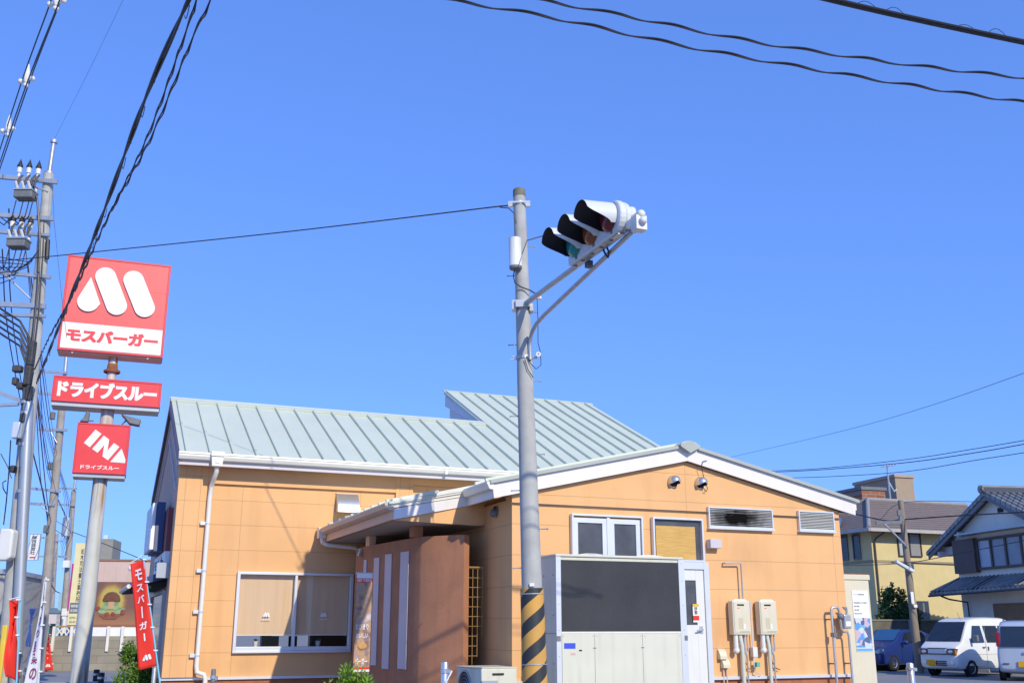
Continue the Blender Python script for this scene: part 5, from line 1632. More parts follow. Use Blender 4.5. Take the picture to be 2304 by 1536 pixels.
# three high-voltage lines with spacers
zH = at_y(0, 352, 20).z + 0.1
hv = [((-14, 380), (52, 175), (112, 10), (122, -30)), ((-10, 395), (58, 195), (131, 10), (141, -30)), ((-2, 385), (68, 180), (137, 0), (146, -30))]
for i, h in enumerate(hv):
    P_ = [at_z(*q, zH - (0.25 if i == 1 else 0.0)) for q in h]
    cable('power_line', P_, 0.012, ('left black power line of the three that carry white spacers', 'lowest black power line of the three that carry white spacers', 'right black power line of the three that carry white spacers')[i], n=24, group=GC, cat='power line')
for (px, py, lab) in ((60, 178, 'white three-armed cable spacer, middle one of the three at top left'), (18, 290, 'white three-armed cable spacer, lowest one of the three at top left'), (128, 4, 'white three-armed cable spacer, topmost one cut by the photo edge')):
    c = at_z(px, py, zH - 0.05)
    o = empty('cable_spacer', c, R(-20), lab, 'spacer', 'spacers on the power lines')
    MB().lathe([(0.015, 0.30), (0.05, 0.12), (0.055, 0.0), (0.03, -0.08)], (0, 0, 0), n=8).tube([(-0.13, 0, -0.02), (0.13, 0, -0.02)], 0.025, 6).build('body', M['porcelain'], o, smooth=True)
    for x, z in ((-0.14, -0.02), (0.14, -0.02), (0.0, -0.13)):
        MB().sphere((x, 0, z), 0.05, 10).build('clip', M['porcelain'], o, smooth=True)
cable('thin_wire', [at_z(282, -10, at_y(121, 316, 20).z), at_z(205, 150, at_y(121, 316, 20).z - .05), at_y(121, 316, 20)], 0.0025, 'hair-thin wire rising from the top of the nearest utility pole', n=16, group=GC)
# span wire from signal pole to the left
cable('span_wire', [at_y(1152, 462, 13.5), at_y(1130, 463.5, 13.6), at_y(640, 522, 16.2), at_y(200, 568, 18.8), at_y(60, 582, 19.7), at_y(-40, 590, 20.5)], 0.010, 'long nearly level wire from the signal pole to the left edge', n=50, group=GC)
cable('stay_wire', [at_y(1186, 541, 13.45), at_y(1235, 528, 12.2), at_y(1300, 520, 11.6)], 0.008, 'short wire from the signal pole towards the traffic light', n=6, group=GC)
# twisted pair across the top right
zT = 6.6
cable('twisted_cable', [at_z(985, -4, zT), at_z(1240, 40, zT - .03), at_z(1560, 108, zT - .08), at_z(1900, 168, zT - .12), at_z(2150, 208, zT - .12), at_z(2330, 234, zT - .1)], 0.0068, 'lower of the two wavy twisted cables across the top right sky', strands=2, rad=0.0068, twist=1, per=0.62, wob=0.013, n=240, group=GC)
cable('twisted_cable', [at_z(1185, -5, zT + .2), at_z(1400, 35, zT + .17), at_z(1700, 95, zT + .12), at_z(2000, 140, zT + .08), at_z(2180, 162, zT + .06), at_z(2330, 178, zT + .06)], 0.0068, 'upper of the two wavy twisted cables across the top right sky', strands=2, rad=0.0068, twist=1, per=0.62, wob=0.013, n=240, group=GC)
zK = 7.2
cable('cable_bundle', [at_z(1800, -18, zK), at_z(1950, 18, zK - .02), at_z(2130, 58, zK - .04), at_z(2330, 100, zK - .05)], 0.013, 'thick lashed cable bundle with wire loops in the top right corner', strands=3, rad=0.019, n=50, ties=0.3, group=GC)
# wires on the right
far = 45
cable('house_wire', [at_y(1640, 1029, 60), at_y(1900, 968, 45), at_y(2100, 910, 36), at_y(2330, 830, 28)], 0.009, 'pale distant wire climbing to the right edge above the houses', n=30, group=GC)
cable('house_wire', [at_y(1715, 1060, 48), at_y(1850, 1053, 44), at_y(2040, 1033, 40), at_y(2200, 1008, 37), at_y(2330, 986, 35)], 0.014, 'upper dark wire above the roofs on the right', n=30, group=GC)
cable('house_wire', [at_y(1730, 1062, 48), at_y(1850, 1056, 44), at_y(2040, 1040, 40), at_y(2200, 1017, 37), at_y(2330, 994, 35)], 0.017, 'second dark wire just below the upper wire above the roofs', n=30, group=GC)
cable('house_wire', [at_y(1765, 1075, 48), at_y(1880, 1071, 44), at_y(2040, 1060, 40), at_y(2200, 1034, 37), at_y(2330, 1014, 35)], 0.014, 'lowest of the dark wires above the roofs on the right', n=30, group=GC)
cable('house_wire', [at_y(1900, 1150, 42), at_y(1990, 1170, 39), at_y(2032, 1168, 38), at_y(2150, 1160, 36), at_y(2330, 1150, 34)], 0.025, 'dark service wire crossing in front of the tiled gable', n=30, group=GC)
cable('house_wire', [at_y(1895, 1272, 44), at_y(2035, 1266, 38), at_y(2150, 1246, 36), at_y(2330, 1210, 34)], 0.014, 'thin wire sloping in front of the tiled house windows', n=30, group=GC)
cable('house_wire', [at_y(1980, 1168, 42), at_y(2034, 1130, 38.2), at_y(2200, 1128, 39), at_y(2330, 1128, 38)], 0.010, 'thin wire from the street lamp pole to the tiled house gable', n=20, group=GC)
# wires running down the left street
for i in range(9):
    x0 = 58 + (i * 7) % 30
    y0 = 540 + i * 42 + (i * i * 13) % 17
    lab = ['down-street wire number group']
    a_, b_, c_ = at_y(x0 - 2, y0, 20.2), at_y(96 + (i * 11) % 34, 930 + i * 30, 39.2), at_y(146 + (i * 5) % 18, 1125 + i * 11, 52.2)
    dd = at_y(136 + i * 0.6, 1215 + i * 8, 85)
    cable('street_wire', [a_, b_, c_, dd], 0.008 + 0.003 * (i % 3), 'black wire strung from pole to pole down the left street', n=40, sag=0.1, group='wires strung down the left street')
cable('street_wire', [at_y(20, 470, 20), at_y(26, 700, 24), at_y(60, 940, 33)], 0.014, 'black wire strung from pole to pole down the left street', n=20, group='wires strung down the left street')
cable('street_wire', [at_y(5, 560, 20), at_y(20, 760, 24), at_y(70, 1020, 35)], 0.014, 'black wire strung from pole to pole down the left street', n=20, group='wires strung down the left street')
cable('service_wire', [at_y(72, 1010, 38), at_y(105, 1150, 39), at_y(112, 1290, 42), at_y(122, 1325, 50), at_y(134, 1333, 60)], 0.025, 'thick drooping service wire beside the second utility pole', n=30, group=GC)
cable('service_wire', [at_y(160, 1195, 52), at_y(240, 1225, 50), at_y(330, 1262, 48)], 0.018, 'thin wire from the third pole to the pink building', n=16, group=GC)

# ------------------------------------------------------------------ left background
WF = Frame(at_y(200, 1408, 40), 8)
bw = N('concrete_block_courses')
br2 = bw.n('ShaderNodeTexBrick')
tc2 = bw.n('ShaderNodeTexCoord')
mp2 = bw.n('ShaderNodeMapping')
mp2.inputs['Rotation'].default_value = (R(90), 0, 0)
bw.l(tc2.outputs['Object'], mp2.inputs[0])
bw.l(mp2.outputs[0], br2.inputs['Vector'])
br2.inputs['Color1'].default_value = (0.36, 0.32, 0.24, 1)
br2.inputs['Color2'].default_value = (0.29, 0.26, 0.20, 1)
br2.inputs['Mortar'].default_value = (0.22, 0.20, 0.16, 1)
br2.inputs['Scale'].default_value = 1.0
br2.inputs['Mortar Size'].default_value = 0.012
br2.inputs['Brick Width'].default_value = 0.8
br2.inputs['Row Height'].default_value = 0.27
cc = bw.mix(bw.ramp(bw.noise(1.2, 6), 0.4, 0.75, 0, 0.6), br2.outputs['Color'], (0.17, 0.15, 0.11))
bw.l(cc, bw.b.inputs['Base Color'])
bw.b.inputs['Roughness'].default_value = 0.9
wl = empty('block_wall', WF.O, WF.ang, 'low grey-brown concrete block wall behind the pole sign', 'wall')
zw = WF.at(200, 1430, y=0).z
xa, xb = WF.at(112, 1430, y=0).x, WF.at(375, 1430, y=0).x
MB().box(xa, xb, 0, 0.15, 0, zw).build('blocks', bw.m, wl)
ps_ = MB()
for px in (120, 160, 243, 275): 
    x = WF.at(px, 1430, y=-0.05).x
    ps_.box(x - 0.05, x + 0.05, -0.08, -0.002, zw - 0.55, zw + 0.35)
ps_.build_each('fence_post', M['cream'], wl)
lt_ = MB()
xc, xd = WF.at(125, 1420, y=-0.03).x, WF.at(172, 1420, y=-0.03).x
zl0, zl1 = zw + 0.02, zw + 0.32
k_ = xc
while k_ < xd:
    lt_.slab([(k_, 0, zl0), (k_ + 0.05, 0, zl0), (k_ + 0.26, 0, zl1), (k_ + 0.21, 0, zl1)], (0, 1, 0), 0.02)
    lt_.slab([(k_ + 0.21, 0.022, zl0), (k_ + 0.26, 0.022, zl0), (k_ + 0.05, 0.022, zl1), (k_, 0.022, zl1)], (0, 1, 0), 0.02)
    k_ += 0.17
lt_.build('lattice', M['cream'], wl)
MB().box(xc, xd + 0.2, -0.02, 0.04, zl1 + 0.001, zl1 + 0.06).build('lattice_rail', M['wood'], wl)
x1_ = WF.at(247, 1430, y=0.5).x
MB().box(xd + 0.3, xb, 0.05, 0.1, zw + 0.0, zw + 0.32).build('upper_panel', M['wht'], wl)

# pink building with a mural panel
PFm = Frame(at_y(215, 1408, 54), 10)
pk = empty('pink_building', PFm.O, PFm.ang, 'pale pink flat-roofed building behind the block wall', 'building')
zp = PFm.at(280, 1262, y=0).z
xp1 = PFm.at(420, 1300, y=0).x
xp0 = PFm.at(205, 1300, y=0).x
MB().box(xp0, xp1, 0, 9, 0, zp).build('wall', siding('pink_siding', (0.62, 0.46, 0.40), 0.0, 3.0, joints=[xp0 + i * 0.6 for i in range(1, 9)], streak=0.1), pk)
MB().box(xp0 - 0.05, xp1 + 0.05, -0.05, 9.05, zp + 0.001, zp + 0.10).build('parapet', mat('brown_coping', (0.28, 0.16, 0.12), 0.7), pk)
xt0, xt1 = PFm.at(186, 1230, y=3).x, PFm.at(254, 1230, y=3).x
mur = empty('wall_panel', PFm.O, PFm.ang, 'large brown picture panel with a yellow-green glow on the pink building', 'panel')
m0, m1 = PFm.at(218, 1308, y=-0.1), PFm.at(338, 1404, y=-0.1)
mu = N('panel_print')
X_ = mu.xyz()
cx_, cz_ = PFm.at(251, 1352, y=-0.1).x, (PFm.at(251, 1352, y=-0.1)).z
dx = mu.math('DIVIDE', mu.math('SUBTRACT', X_[0], cx_), 0.80)
dz = mu.math('DIVIDE', mu.math('SUBTRACT', X_[2], cz_), 1.0)
rr = mu.math('SQRT', mu.math('ADD', mu.math('MULTIPLY', dx, dx), mu.math('MULTIPLY', dz, dz)))
rr = mu.math('ADD', rr, mu.math('MULTIPLY', mu.math('SUBTRACT', mu.noise(3, 3), 0.5), 0.25))
cr = mu.n('ShaderNodeValToRGB')
els = cr.color_ramp.elements
els[0].color, els[0].position = (0.16, 0.30, 0.12, 1), 0.35
els[1].color, els[1].position = (0.17, 0.09, 0.07, 1), 1.0
for p_, c_ in ((0.55, (0.42, 0.42, 0.12, 1)), (0.68, (0.50, 0.33, 0.06, 1)), (0.85, (0.25, 0.13, 0.07, 1))):
    e_ = els.new(p_); e_.color = c_
mu.l(rr, cr.inputs[0])
gz = mu.ramp(X_[2], m1.z, m1.z + 0.9, 0.8, 0.0)
mu.l(mu.mix(gz, cr.outputs[0], (0.42, 0.20, 0.09)), mu.b.inputs['Base Color'])
MB().box(m0.x, m1.x, -0.12, -0.002, m1.z, m0.z).build('board', mu.m, mur)
bo = MB().lathe([(0.0, 0), (0.30, 0.0), (0.52, 0.18), (0.56, 0.22), (0.5, 0.22)], (cx_, -0.15, m1.z + 0.25), n=20)
bo.v = [Vector((q.x, -0.14 + (q.y + 0.15) * 0.03, q.z)) for q in bo.v]
bo.build('bowl_shape', mat('print_brown', (0.25, 0.10, 0.06), 0.7, var=0.3), mur)
cap = MB().lathe([(0.0, 0.50), (0.20, 0.46), (0.36, 0.32), (0.44, 0.10), (0.42, 0.0), (0.0, 0.03)], (cx_, 0, m1.z + 1.12), n=24)
cap.v = [Vector((q.x, -0.135 + q.y * 0.04, q.z)) for q in cap.v]
cap.build('mushroom_cap', mat('print_cap_brown', (0.16, 0.06, 0.035), 0.7, var=0.25, scale=5), mur)
stm = MB().lathe([(0.0, 0.45), (0.16, 0.42), (0.15, 0.15), (0.22, 0.0), (0.0, -0.02)], (cx_, 0, m1.z + 0.76), n=20)
stm.v = [Vector((q.x, -0.14 + q.y * 0.04, q.z)) for q in stm.v]
stm.build('mushroom_stem', mat('print_stem', (0.55, 0.33, 0.20), 0.7, var=0.2, scale=6), mur)
for sx in (-1, 1):
    for k_, (dx_, dz_, tl_) in enumerate(((0.26, 0.80, 0.2), (0.46, 0.72, 0.5), (0.36, 0.60, 0.1))):
        lfm = MB()
        pts = [(sx * (dx_ - 0.20), dz_ - 0.02), (sx * (dx_ - 0.05), dz_ + 0.12), (sx * (dx_ + 0.16), dz_ + 0.10), (sx * (dx_ + 0.27), dz_ + 0.10 * tl_), (sx * (dx_ + 0.10), dz_ - 0.07), (sx * (dx_ - 0.08), dz_ - 0.08)]
        lfm.prism([(cx_ + a_, m1.z + b_) for a_, b_ in pts], 'xz', -0.150 - 0.003 * k_ - 0.001 * sx, -0.1205)
        lfm.build('leaf_shape', mat('print_leaf_green', (0.20, 0.33, 0.17) if k_ % 2 else (0.30, 0.42, 0.22), 0.7, var=0.25, scale=8), mur)
for dx_, dz_, r_ in ((-0.62, 0.78, 0.11), (0.60, 0.60, 0.13), (0.14, 0.50, 0.12), (-0.16, 0.48, 0.13)):
    MB().sphere((cx_ + dx_, -0.155, m1.z + dz_), r_, 14, (1, 0.04, 1)).build('fruit_shape', mat('print_red', (0.27, 0.06, 0.045), 0.7, var=0.3, scale=10), mur)
MB().box(m0.x, xp1, -0.14, -0.002, m1.z - 0.12, m1.z - 0.001).build_each('lower_rail', mat('panel_rail', (0.28, 0.13, 0.08), 0.7), mur)
ct = empty('concrete_block', at_y(228, 1408, 75) - Vector((0.3, 0, 1.6)), R(10), 'plain grey concrete stair tower rising behind the pink building', 'tower')
p0, p1 = at_y(202, 1214, 75) - ct.location, at_y(253, 1290, 75) - ct.location
zbt = at_y(228, 1214, 75).z
MB().box(p0.x, p1.x, -1, 2, 0, zbt).build('wall', mat('grey_concrete', (0.30, 0.29, 0.25), 0.9, streak=0.3), ct)
MB().box(p0.x + 0.2, p0.x + 0.5, 0, 0.3, zbt + 0.001, zbt + 0.25).box(p1.x - 0.9, p1.x - 0.6, 0, 0.3, zbt + 0.001, zbt + 0.35).tube([(p0.x + 0.1, -1.05, zbt - 3), (p0.x + 0.1, -1.05, zbt)], 0.06, 6).build_each('roof_fitting', M['alu'], ct)

# yellow vertical office sign
ys = empty('office_sign', at_y(176, 1408, 47), R(6), 'tall pale yellow vertical sign with black characters behind the white sign pole', 'sign')
p0, p1 = at_y(169, 1222, 47) - ys.location, at_y(198, 1410, 47) - ys.location
zb_, zt_ = p1.z + 1.6 - ys.location.z * 0, p0.z
zb_ = at_y(160, 1405, 47).z
zt_ = at_y(170, 1222, 47).z
ys.location.z = 0
x0, x1 = at_y(163, 1320, 47).x - ys.location.x, at_y(193, 1320, 47).x - ys.location.x
MB().box(x0, x1, -0.12, 0.12, zb_, zt_).build('board', mat('pale_yellow_sign', (0.80, 0.71, 0.38), 0.6, var=0.06, streak=0.1), ys)
MB().text('坂本司法書士事務所', (x0 + (x1 - x0) * 0.42, -0.122, zb_ + (zt_ - zb_) * 0.27), (1, 0, 0), (0, 0, 1), (x1 - x0) * 0.26, (zt_ - zb_) * 0.66, 0.012, 0.004, vertical=True).build('lettering', M['dark'], ys)
MB().box(x0 + 0.04, x1 - 0.03, -0.14, -0.121, zb_ + 0.5, zb_ + 0.95).build('dark_plate', M['boxgrey'], ys)
MB().text('相続登記', (x0 + 0.08, -0.142, zb_ + 0.75), (1, 0, 0), (0, 0, 1), 0.4, 0.12, 0.01, 0.003).text('会社設立', (x0 + 0.08, -0.142, zb_ + 0.56), (1, 0, 0), (0, 0, 1), 0.4, 0.12, 0.01, 0.003).build('lettering', M['wht'], ys)
MB().text('0797-35', (x0 + 0.07, -0.122, zb_ + 0.25), (1, 0, 0), (0, 0, 1), 0.42, 0.10, 0.01, 0.003).text('35-0135', (x0 + 0.07, -0.122, zb_ + 0.08), (1, 0, 0), (0, 0, 1), 0.42, 0.10, 0.01, 0.003).build('lettering', M['dark'], ys)
MB().box(x0 - 0.10, x0 - 0.002, -0.05, 0.05, zb_ + 0.6, zt_ - 0.9).build('side_plate', mat('magenta_plate', (0.5, 0.05, 0.25), 0.5), ys)
MB().box((x0 + x1) / 2 - 0.08, (x0 + x1) / 2 + 0.08, -0.06, 0.06, 0, zb_ - 0.001).build('post', M['steel'], ys)

# blue-roofed shop far down the street, and other far things
sh = empty('far_shop', at_y(118, 1408, 80) - Vector((0, 0, 1.6)), R(12), 'far low shop with a grey-blue roof down the left street', 'shop')
p0, p1 = at_y(100, 1375, 80) - sh.location, at_y(137, 1375, 80) - sh.location
zr_, ze_ = at_y(118, 1367, 80).z, at_y(118, 1379, 80).z
MB().box(p0.x, p1.x, 0, 6, 0, ze_ - 0.4).build('wall', mat('shop_wall', (0.45, 0.42, 0.38), 0.8), sh)
MB().prism([(p0.x - 0.3, ze_), (p1.x + 0.3, ze_), (p1.x - 0.3, zr_), (p0.x + 0.3, zr_)], 'xz', -0.6, 6.5).build('roof', mat('blue_grey_roof', (0.12, 0.20, 0.27), 0.6), sh)
MB().box(p0.x - 0.1, p1.x + 0.1, -0.5, -0.1, ze_ - 0.75, ze_ - 0.01).build('fascia_sign', M['stripe'], sh)
MB().box(p0.x, p1.x, -0.06, -0.002, 0.4, ze_ - 0.9).build('window', M['darkglass'], sh)
MB().box(p1.x - 0.2, p1.x + 0.5, -0.5, 0.5, 0, at_y(134, 1332, 80).z).build('pillar', mat('teal_pillar', (0.30, 0.48, 0.55), 0.6), sh)
for i, (px0, px1, pt_, Y, c, lab) in enumerate((
        (46, 62, 1365, 120, (0.34, 0.29, 0.22), 'distant tan building on the left horizon'),
        (60, 104, 1395, 130, (0.30, 0.34, 0.38), 'distant grey building behind the violet banner'),
        (-60, 8, 1290, 46, (0.40, 0.38, 0.34), 'grey house wall behind the nearest utility pole'),
        (66, 80, 1380, 100, (0.42, 0.45, 0.48), 'distant pale block beside the tan building'))):
    b = at_y((px0 + px1) / 2, 1408, Y)
    o = empty('distant_building', (b.x, b.y, 0), R(12), lab, 'building', 'buildings far down the left street')
    hw = (at_y(px1, 1408, Y).x - at_y(px0, 1408, Y).x) / 2
    h = at_y(px0, pt_, Y).z
    MB().box(-hw, hw, 0, 8, 0, h).build('wall', mat('far_wall', c, 0.85, var=0.15), o)
    MB().box(-hw - 0.1, hw + 0.1, -0.1, 8.1, h + 0.001, h + 0.2).build('roof', M['alu_dark'], o)
    wn_ = MB()
    for k_ in range(3):
        for z in (1.2, 3.2):
            if z + 1 < h: wn_.box(-hw + 0.3 + k_ * hw * 0.6, -hw + 0.3 + k_ * hw * 0.6 + hw * 0.35, -0.05, -0.002, z, z + 0.9)
    if wn_.v: wn_.build('window', M['darkglass'], o)
for i, (px, py, w, h, Y, mm, lab) in enumerate((
        (52, 1393, 0.8, 0.7, 70, mat('far_green', (0.10, 0.55, 0.20), 0.6), 'small green sign board far down the left street'),
        (58, 1412, 0.9, 1.6, 66, M['wht'], 'small white sign board far down the left street'),
        (47, 1402, 0.6, 1.0, 62, M['redflag'], 'small red sign board far down the left street'),
        (62, 1418, 0.4, 0.7, 58, mat('far_green2', (0.15, 0.60, 0.25), 0.6), 'lower green sign board far down the left street'),
        (37, 1312, 0.22, 0.9, 24, M['wht'], 'narrow white sign behind the nearest pole'))):
    c = at_y(px, py, Y)
    o = empty('street_sign', (c.x, c.y, 0), R(8), lab, 'sign', 'signs far down the left street')
    MB().box(-w / 2, w / 2, -0.05, 0.05, c.z - h / 2, c.z + h / 2).build('board', mm, o)
    MB().box(-w / 2 - 0.03, w / 2 + 0.03, -0.03, 0.03, c.z + h / 2 + 0.001, c.z + h / 2 + 0.06).build('frame', M['alu'], o)
    MB().tube([(0, 0.08, 0), (0, 0.08, c.z + h / 2)], 0.05, 6).build('post', M['steel'], o)


# ------------------------------------------------------------------ bollards and posts
def bollard(loc, h, r, label, m, chain=False, cat='bollard'):
    o = empty('bollard', loc, 0, label, cat, 'bollards round the restaurant')
    MB().lathe([(r, 0), (r, h - 0.02), (r * 0.8, h), (0, h + 0.005)], (0, 0, 0), n=16).build('post', m, o, smooth=True)
    MB().lathe([(r * 1.25, h - 0.14), (r * 1.25, h - 0.09), (r * 1.02, h - 0.085)], (0, 0, 0), n=16).box(r, r * 1.8, -0.02, 0.02, h - 0.16, h - 0.1).build('collar', M['stainless'], o)
    if chain:
        c = MB()
        for i in range(14):
            t = i / 13
            c.tube([(r + 0.05 - t * (2 * r + 0.10), -r - 0.02, h - 0.12 - t * 0.36 + (0.0 if i % 2 else 0.01)), (r + 0.03 - t * (2 * r + 0.10), -r - 0.025, h - 0.15 - t * 0.36)], 0.012, 5)
        c.build('chain', M['wht'], o)
    return o


p = at_y(2047, 1490, 22)
bollard((p.x, 22, 0), p.z, 0.072, 'stainless steel bollard in front of the parked cars', M['stainless'])
p = at_y(1001, 1488, 14.3)
bollard((p.x, 14.3, 0), p.z, 0.05, 'steel bollard with a white chain before the brown wall', M['stainless'], True)
p = at_y(481, 1504, 16)
bollard((p.x, 16, 0), p.z, 0.035, 'thin dark bollard before the big dining window', M['boxgrey'])
p = at_y(218, 1505, 27)
bollard((p.x, 27, 0), p.z, 0.075, 'black bollard beside the pole sign, nearer the sign', M['black'])
p = at_y(229, 1512, 25)
bollard((p.x, 25, 0), p.z, 0.07, 'black bollard with a grey top beside the pole sign, nearer the shrub', M['black'])
p = at_y(350, 1482, 19)
bollard((p.x, 19, 0), p.z, 0.04, 'grey post behind the blue banner pole at the building corner', M['steel'])
p = at_y(51, 1500, 20)
bollard((p.x, 20, 0), p.z, 0.045, 'dark thin post between the leftmost red banner and the white banner', M['boxgrey'])

# ------------------------------------------------------------------ right side: houses
HF = Frame(at_y(1978, 1408, 46), 22.5)
h1 = empty('cream_house', HF.O, HF.ang, 'two-storey cream house with a brown hipped roof behind the parked cars', 'house')
CREAMW = mat('cream_wall', (0.66, 0.54, 0.27), 0.85, var=0.06, bump=0.15, streak=0.08)
zwall = 5.78
MB().box(0, 10, 0, 7, 0, zwall).build('wall', CREAMW, h1)
MB().box(-0.02, 10, -0.02, -0.001, 4.30, 4.42).box(-0.02, -0.001, -0.02, 7, 4.30, 4.42).build('band', mat('band_grey', (0.34, 0.28, 0.16), 0.8), h1)
rt = N('brown_roof_tiles')
X_ = rt.xyz()
fz = rt.math('FRACT', rt.math('MULTIPLY', X_[2], 7.5))
cc = rt.mix(rt.math('GREATER_THAN', fz, 0.7), (0.20, 0.15, 0.115), (0.10, 0.075, 0.06))
cc = rt.mix(rt.ramp(rt.noise(5, 4), 0.35, 0.7, 0, 0.4), cc, (0.26, 0.21, 0.17))
rt.l(cc, rt.b.inputs['Base Color'])
rt.b.inputs['Roughness'].default_value = 0.7
rt.bump(fz, 0.6, 0.03)
ev = 0.6
zE = 5.72
zR = 7.55
rx = 3.1
ry = 3.5
E = [(-ev, -ev, zE), (10.6, -ev, zE), (10.6, 7.6, zE), (-ev, 7.6, zE)]
Rg = [(rx, ry, zR), (9.5, ry, zR)]
r1 = MB().add(E + Rg, [(0, 1, 5, 4), (1, 2, 5), (2, 3, 4, 5), (3, 0, 4), (0, 3, 2, 1)])
r1o = r1.build('roof', rt.m, h1)
hp_ = MB().tube([(-ev, -ev, zE + 0.03), (rx, ry, zR + 0.05)], 0.09, 8).tube([(rx, ry, zR + 0.05), (9.5, ry, zR + 0.05)], 0.10, 8).tube([(-ev, 7.6, zE + 0.03), (rx, ry, zR + 0.05)], 0.08, 8)
hp_.build('ridge_tiles', mat('grey_ridge', (0.30, 0.29, 0.28), 0.7), r1o)
MB().box(-ev - 0.05, 10.6, -ev - 0.10, -ev - 0.001, zE - 0.12, zE + 0.02).box(-ev - 0.10, -ev - 0.001, -ev - 0.10, 7.6, zE - 0.12, zE + 0.02).build('gutter', mat('pale_gutter', (0.46, 0.43, 0.40), 0.5), h1)
MB().box(-ev, 10.6, -ev, -0.001, zE - 0.05, zE - 0.02).box(-ev, -0.001, 0, 7.6, zE - 0.05, zE - 0.02).build('soffit', M['soffit'], h1)
for (xa_, xb_, za_, zb_) in ((1.45, 2.80, 4.60, 5.66),):
    f_ = MB()
    frame_rect(f_, xa_, xb_, za_, zb_, 0.05, -0.07, -0.001)
    f_.box((xa_ + xb_) / 2 - 0.03, (xa_ + xb_) / 2 + 0.03, -0.07, -0.002, za_ + 0.051, zb_ - 0.051)
    wo = f_.build('window', mat('bronze_frame', (0.06, 0.05, 0.045), 0.5), h1)
    MB().box(xa_ + 0.051, (xa_ + xb_) / 2 - 0.031, -0.03, -0.003, za_ + 0.051, zb_ - 0.051).build('pane', mat('curtained_glass', (0.42, 0.45, 0.45), 0.3), wo)
    MB().box((xa_ + xb_) / 2 + 0.031, xb_ - 0.051, -0.03, -0.003, za_ + 0.051, zb_ - 0.051).build('pane', mat('curtained_dim_glass', (0.30, 0.29, 0.27), 0.3), wo)
for (ya_, yb_) in ((0.70, 1.18), (1.52, 2.05)):
    f_ = MB()
    frame_rect(f_, ya_, yb_, 4.48, 5.62, 0.05, -0.07, -0.001)
    f_.v = [Vector((q.y, q.x, q.z)) for q in f_.v]
    wo = f_.build('window', M['boxgrey'], h1)
    MB().box(-0.03, -0.003, ya_ + 0.051, yb_ - 0.051, 4.531, 5.569).build('pane', M['darkglass'], wo)
dw = MB().box(2.22, 2.86, -0.06, -0.001, 0.4, 2.68)
dwo = dw.build('door', M['darkglass'], h1)
MB().box(2.48, 2.60, -0.075, -0.061, 0.5, 2.6).build('curtain', M['boxgrey'], dwo)
pp = MB().tube([(0.35, -0.5, 5.6), (0.18, -0.1, 5.35), (0.12, -0.07, 5.2), (0.12, -0.07, 0)], 0.04, 8)
pp.build('downpipe', mat('brown_pipe', (0.10, 0.07, 0.05), 0.5), h1)
MB().tube([(1.0, -0.05, 4.36), (8, -0.05, 4.30)], 0.025, 6).build('conduit', M['boxgrey'], h1)
sk = MB().slab([(-0.2, 1.7, 6.02), (0.5, 2.4, 6.42), (0.5, 3.4, 6.42), (-0.2, 3.0, 6.02)], (-0.5, 0, 1), 0.05)
sk.build('skylight', M['lens_g'] if False else mat('skylight_glass', (0.10, 0.22, 0.38), 0.15), r1o)

# towers behind
def tower(name, x0, x1, xs, ztop, Y, m, mside, label, cat='building', fittings=False):
    a, b, c = at_y(x0, 1140, Y), at_y(x1, 1140, Y), at_y(xs, 1140, Y)
    o = empty(name, (b.x, Y, 0), R(18), label, cat)
    z = at_y(x1, ztop, Y).z
    w = (c.x - b.x) / math.cos(R(18)) * 1.1
    MB().box(0, w, 0, 4.0, 0, z).build('wall', m, o)
    MB().box(-0.08, w + 0.08, -0.08, 4.08, z + 0.001, z + 0.18).build('parapet', mside, o)
    MB().box(-0.03, -0.001, 1.2, 1.9, z - 3.2, z - 2.2).build('window', M['darkglass'], o)
    return o, w, z


brk = N('red_brick')
bt_ = brk.n('ShaderNodeTexBrick')
tc2 = brk.n('ShaderNodeTexCoord')
mp2 = brk.n('ShaderNodeMapping')
mp2.inputs['Rotation'].default_value = (R(90), 0, 0)
brk.l(tc2.outputs['Object'], mp2.inputs[0])
brk.l(mp2.outputs[0], bt_.inputs['Vector'])
for k_, c_ in (('Color1', (0.33, 0.13, 0.07, 1)), ('Color2', (0.24, 0.09, 0.05, 1)), ('Mortar', (0.36, 0.24, 0.18, 1))): bt_.inputs[k_].default_value = c_
bt_.inputs['Scale'].default_value = 1.0
bt_.inputs['Brick Width'].default_value = 0.6
bt_.inputs['Row Height'].default_value = 0.2
bt_.inputs['Mortar Size'].default_value = 0.02
brk.l(bt_.outputs[0], brk.b.inputs['Base Color'])
brk.b.inputs['Roughness'].default_value = 0.9
tower('brick_tower', 1910, 1942, 1996, 1101, 58, brk.m, M['boxgrey'], 'square red brick chimney tower behind the cream house roof')
ot, wt, zt_ = tower('concrete_tower', 1988, 2020, 2063, 1073, 62, mat('tan_concrete', (0.38, 0.29, 0.20), 0.85, var=0.08, streak=0.15), mat('tan_coping', (0.44, 0.34, 0.25), 0.8), 'tan concrete stair tower rising behind the cream house')
an = empty('antenna', (at_y(1996, 1050, 60).x, 60, 0), 0, 'thin television aerial standing at the edge of the tan tower', 'antenna')
az_ = at_y(1996, 1046, 60).z
MB().tube([(0, 0, 0), (0, 0, az_)], 0.05, 6).build('mast', M['steel'], an)
yb = MB().tube([(-0.3, 0, az_ - 0.1), (0.5, 0, az_)], 0.03, 5)
for k_ in range(5): yb.tube([(-0.25 + 0.17 * k_, -0.35, az_ - 0.08 + 0.02 * k_), (-0.25 + 0.17 * k_, 0.35, az_ - 0.08 + 0.02 * k_)], 0.02, 4)
yb.build('element', M['alu'], an)

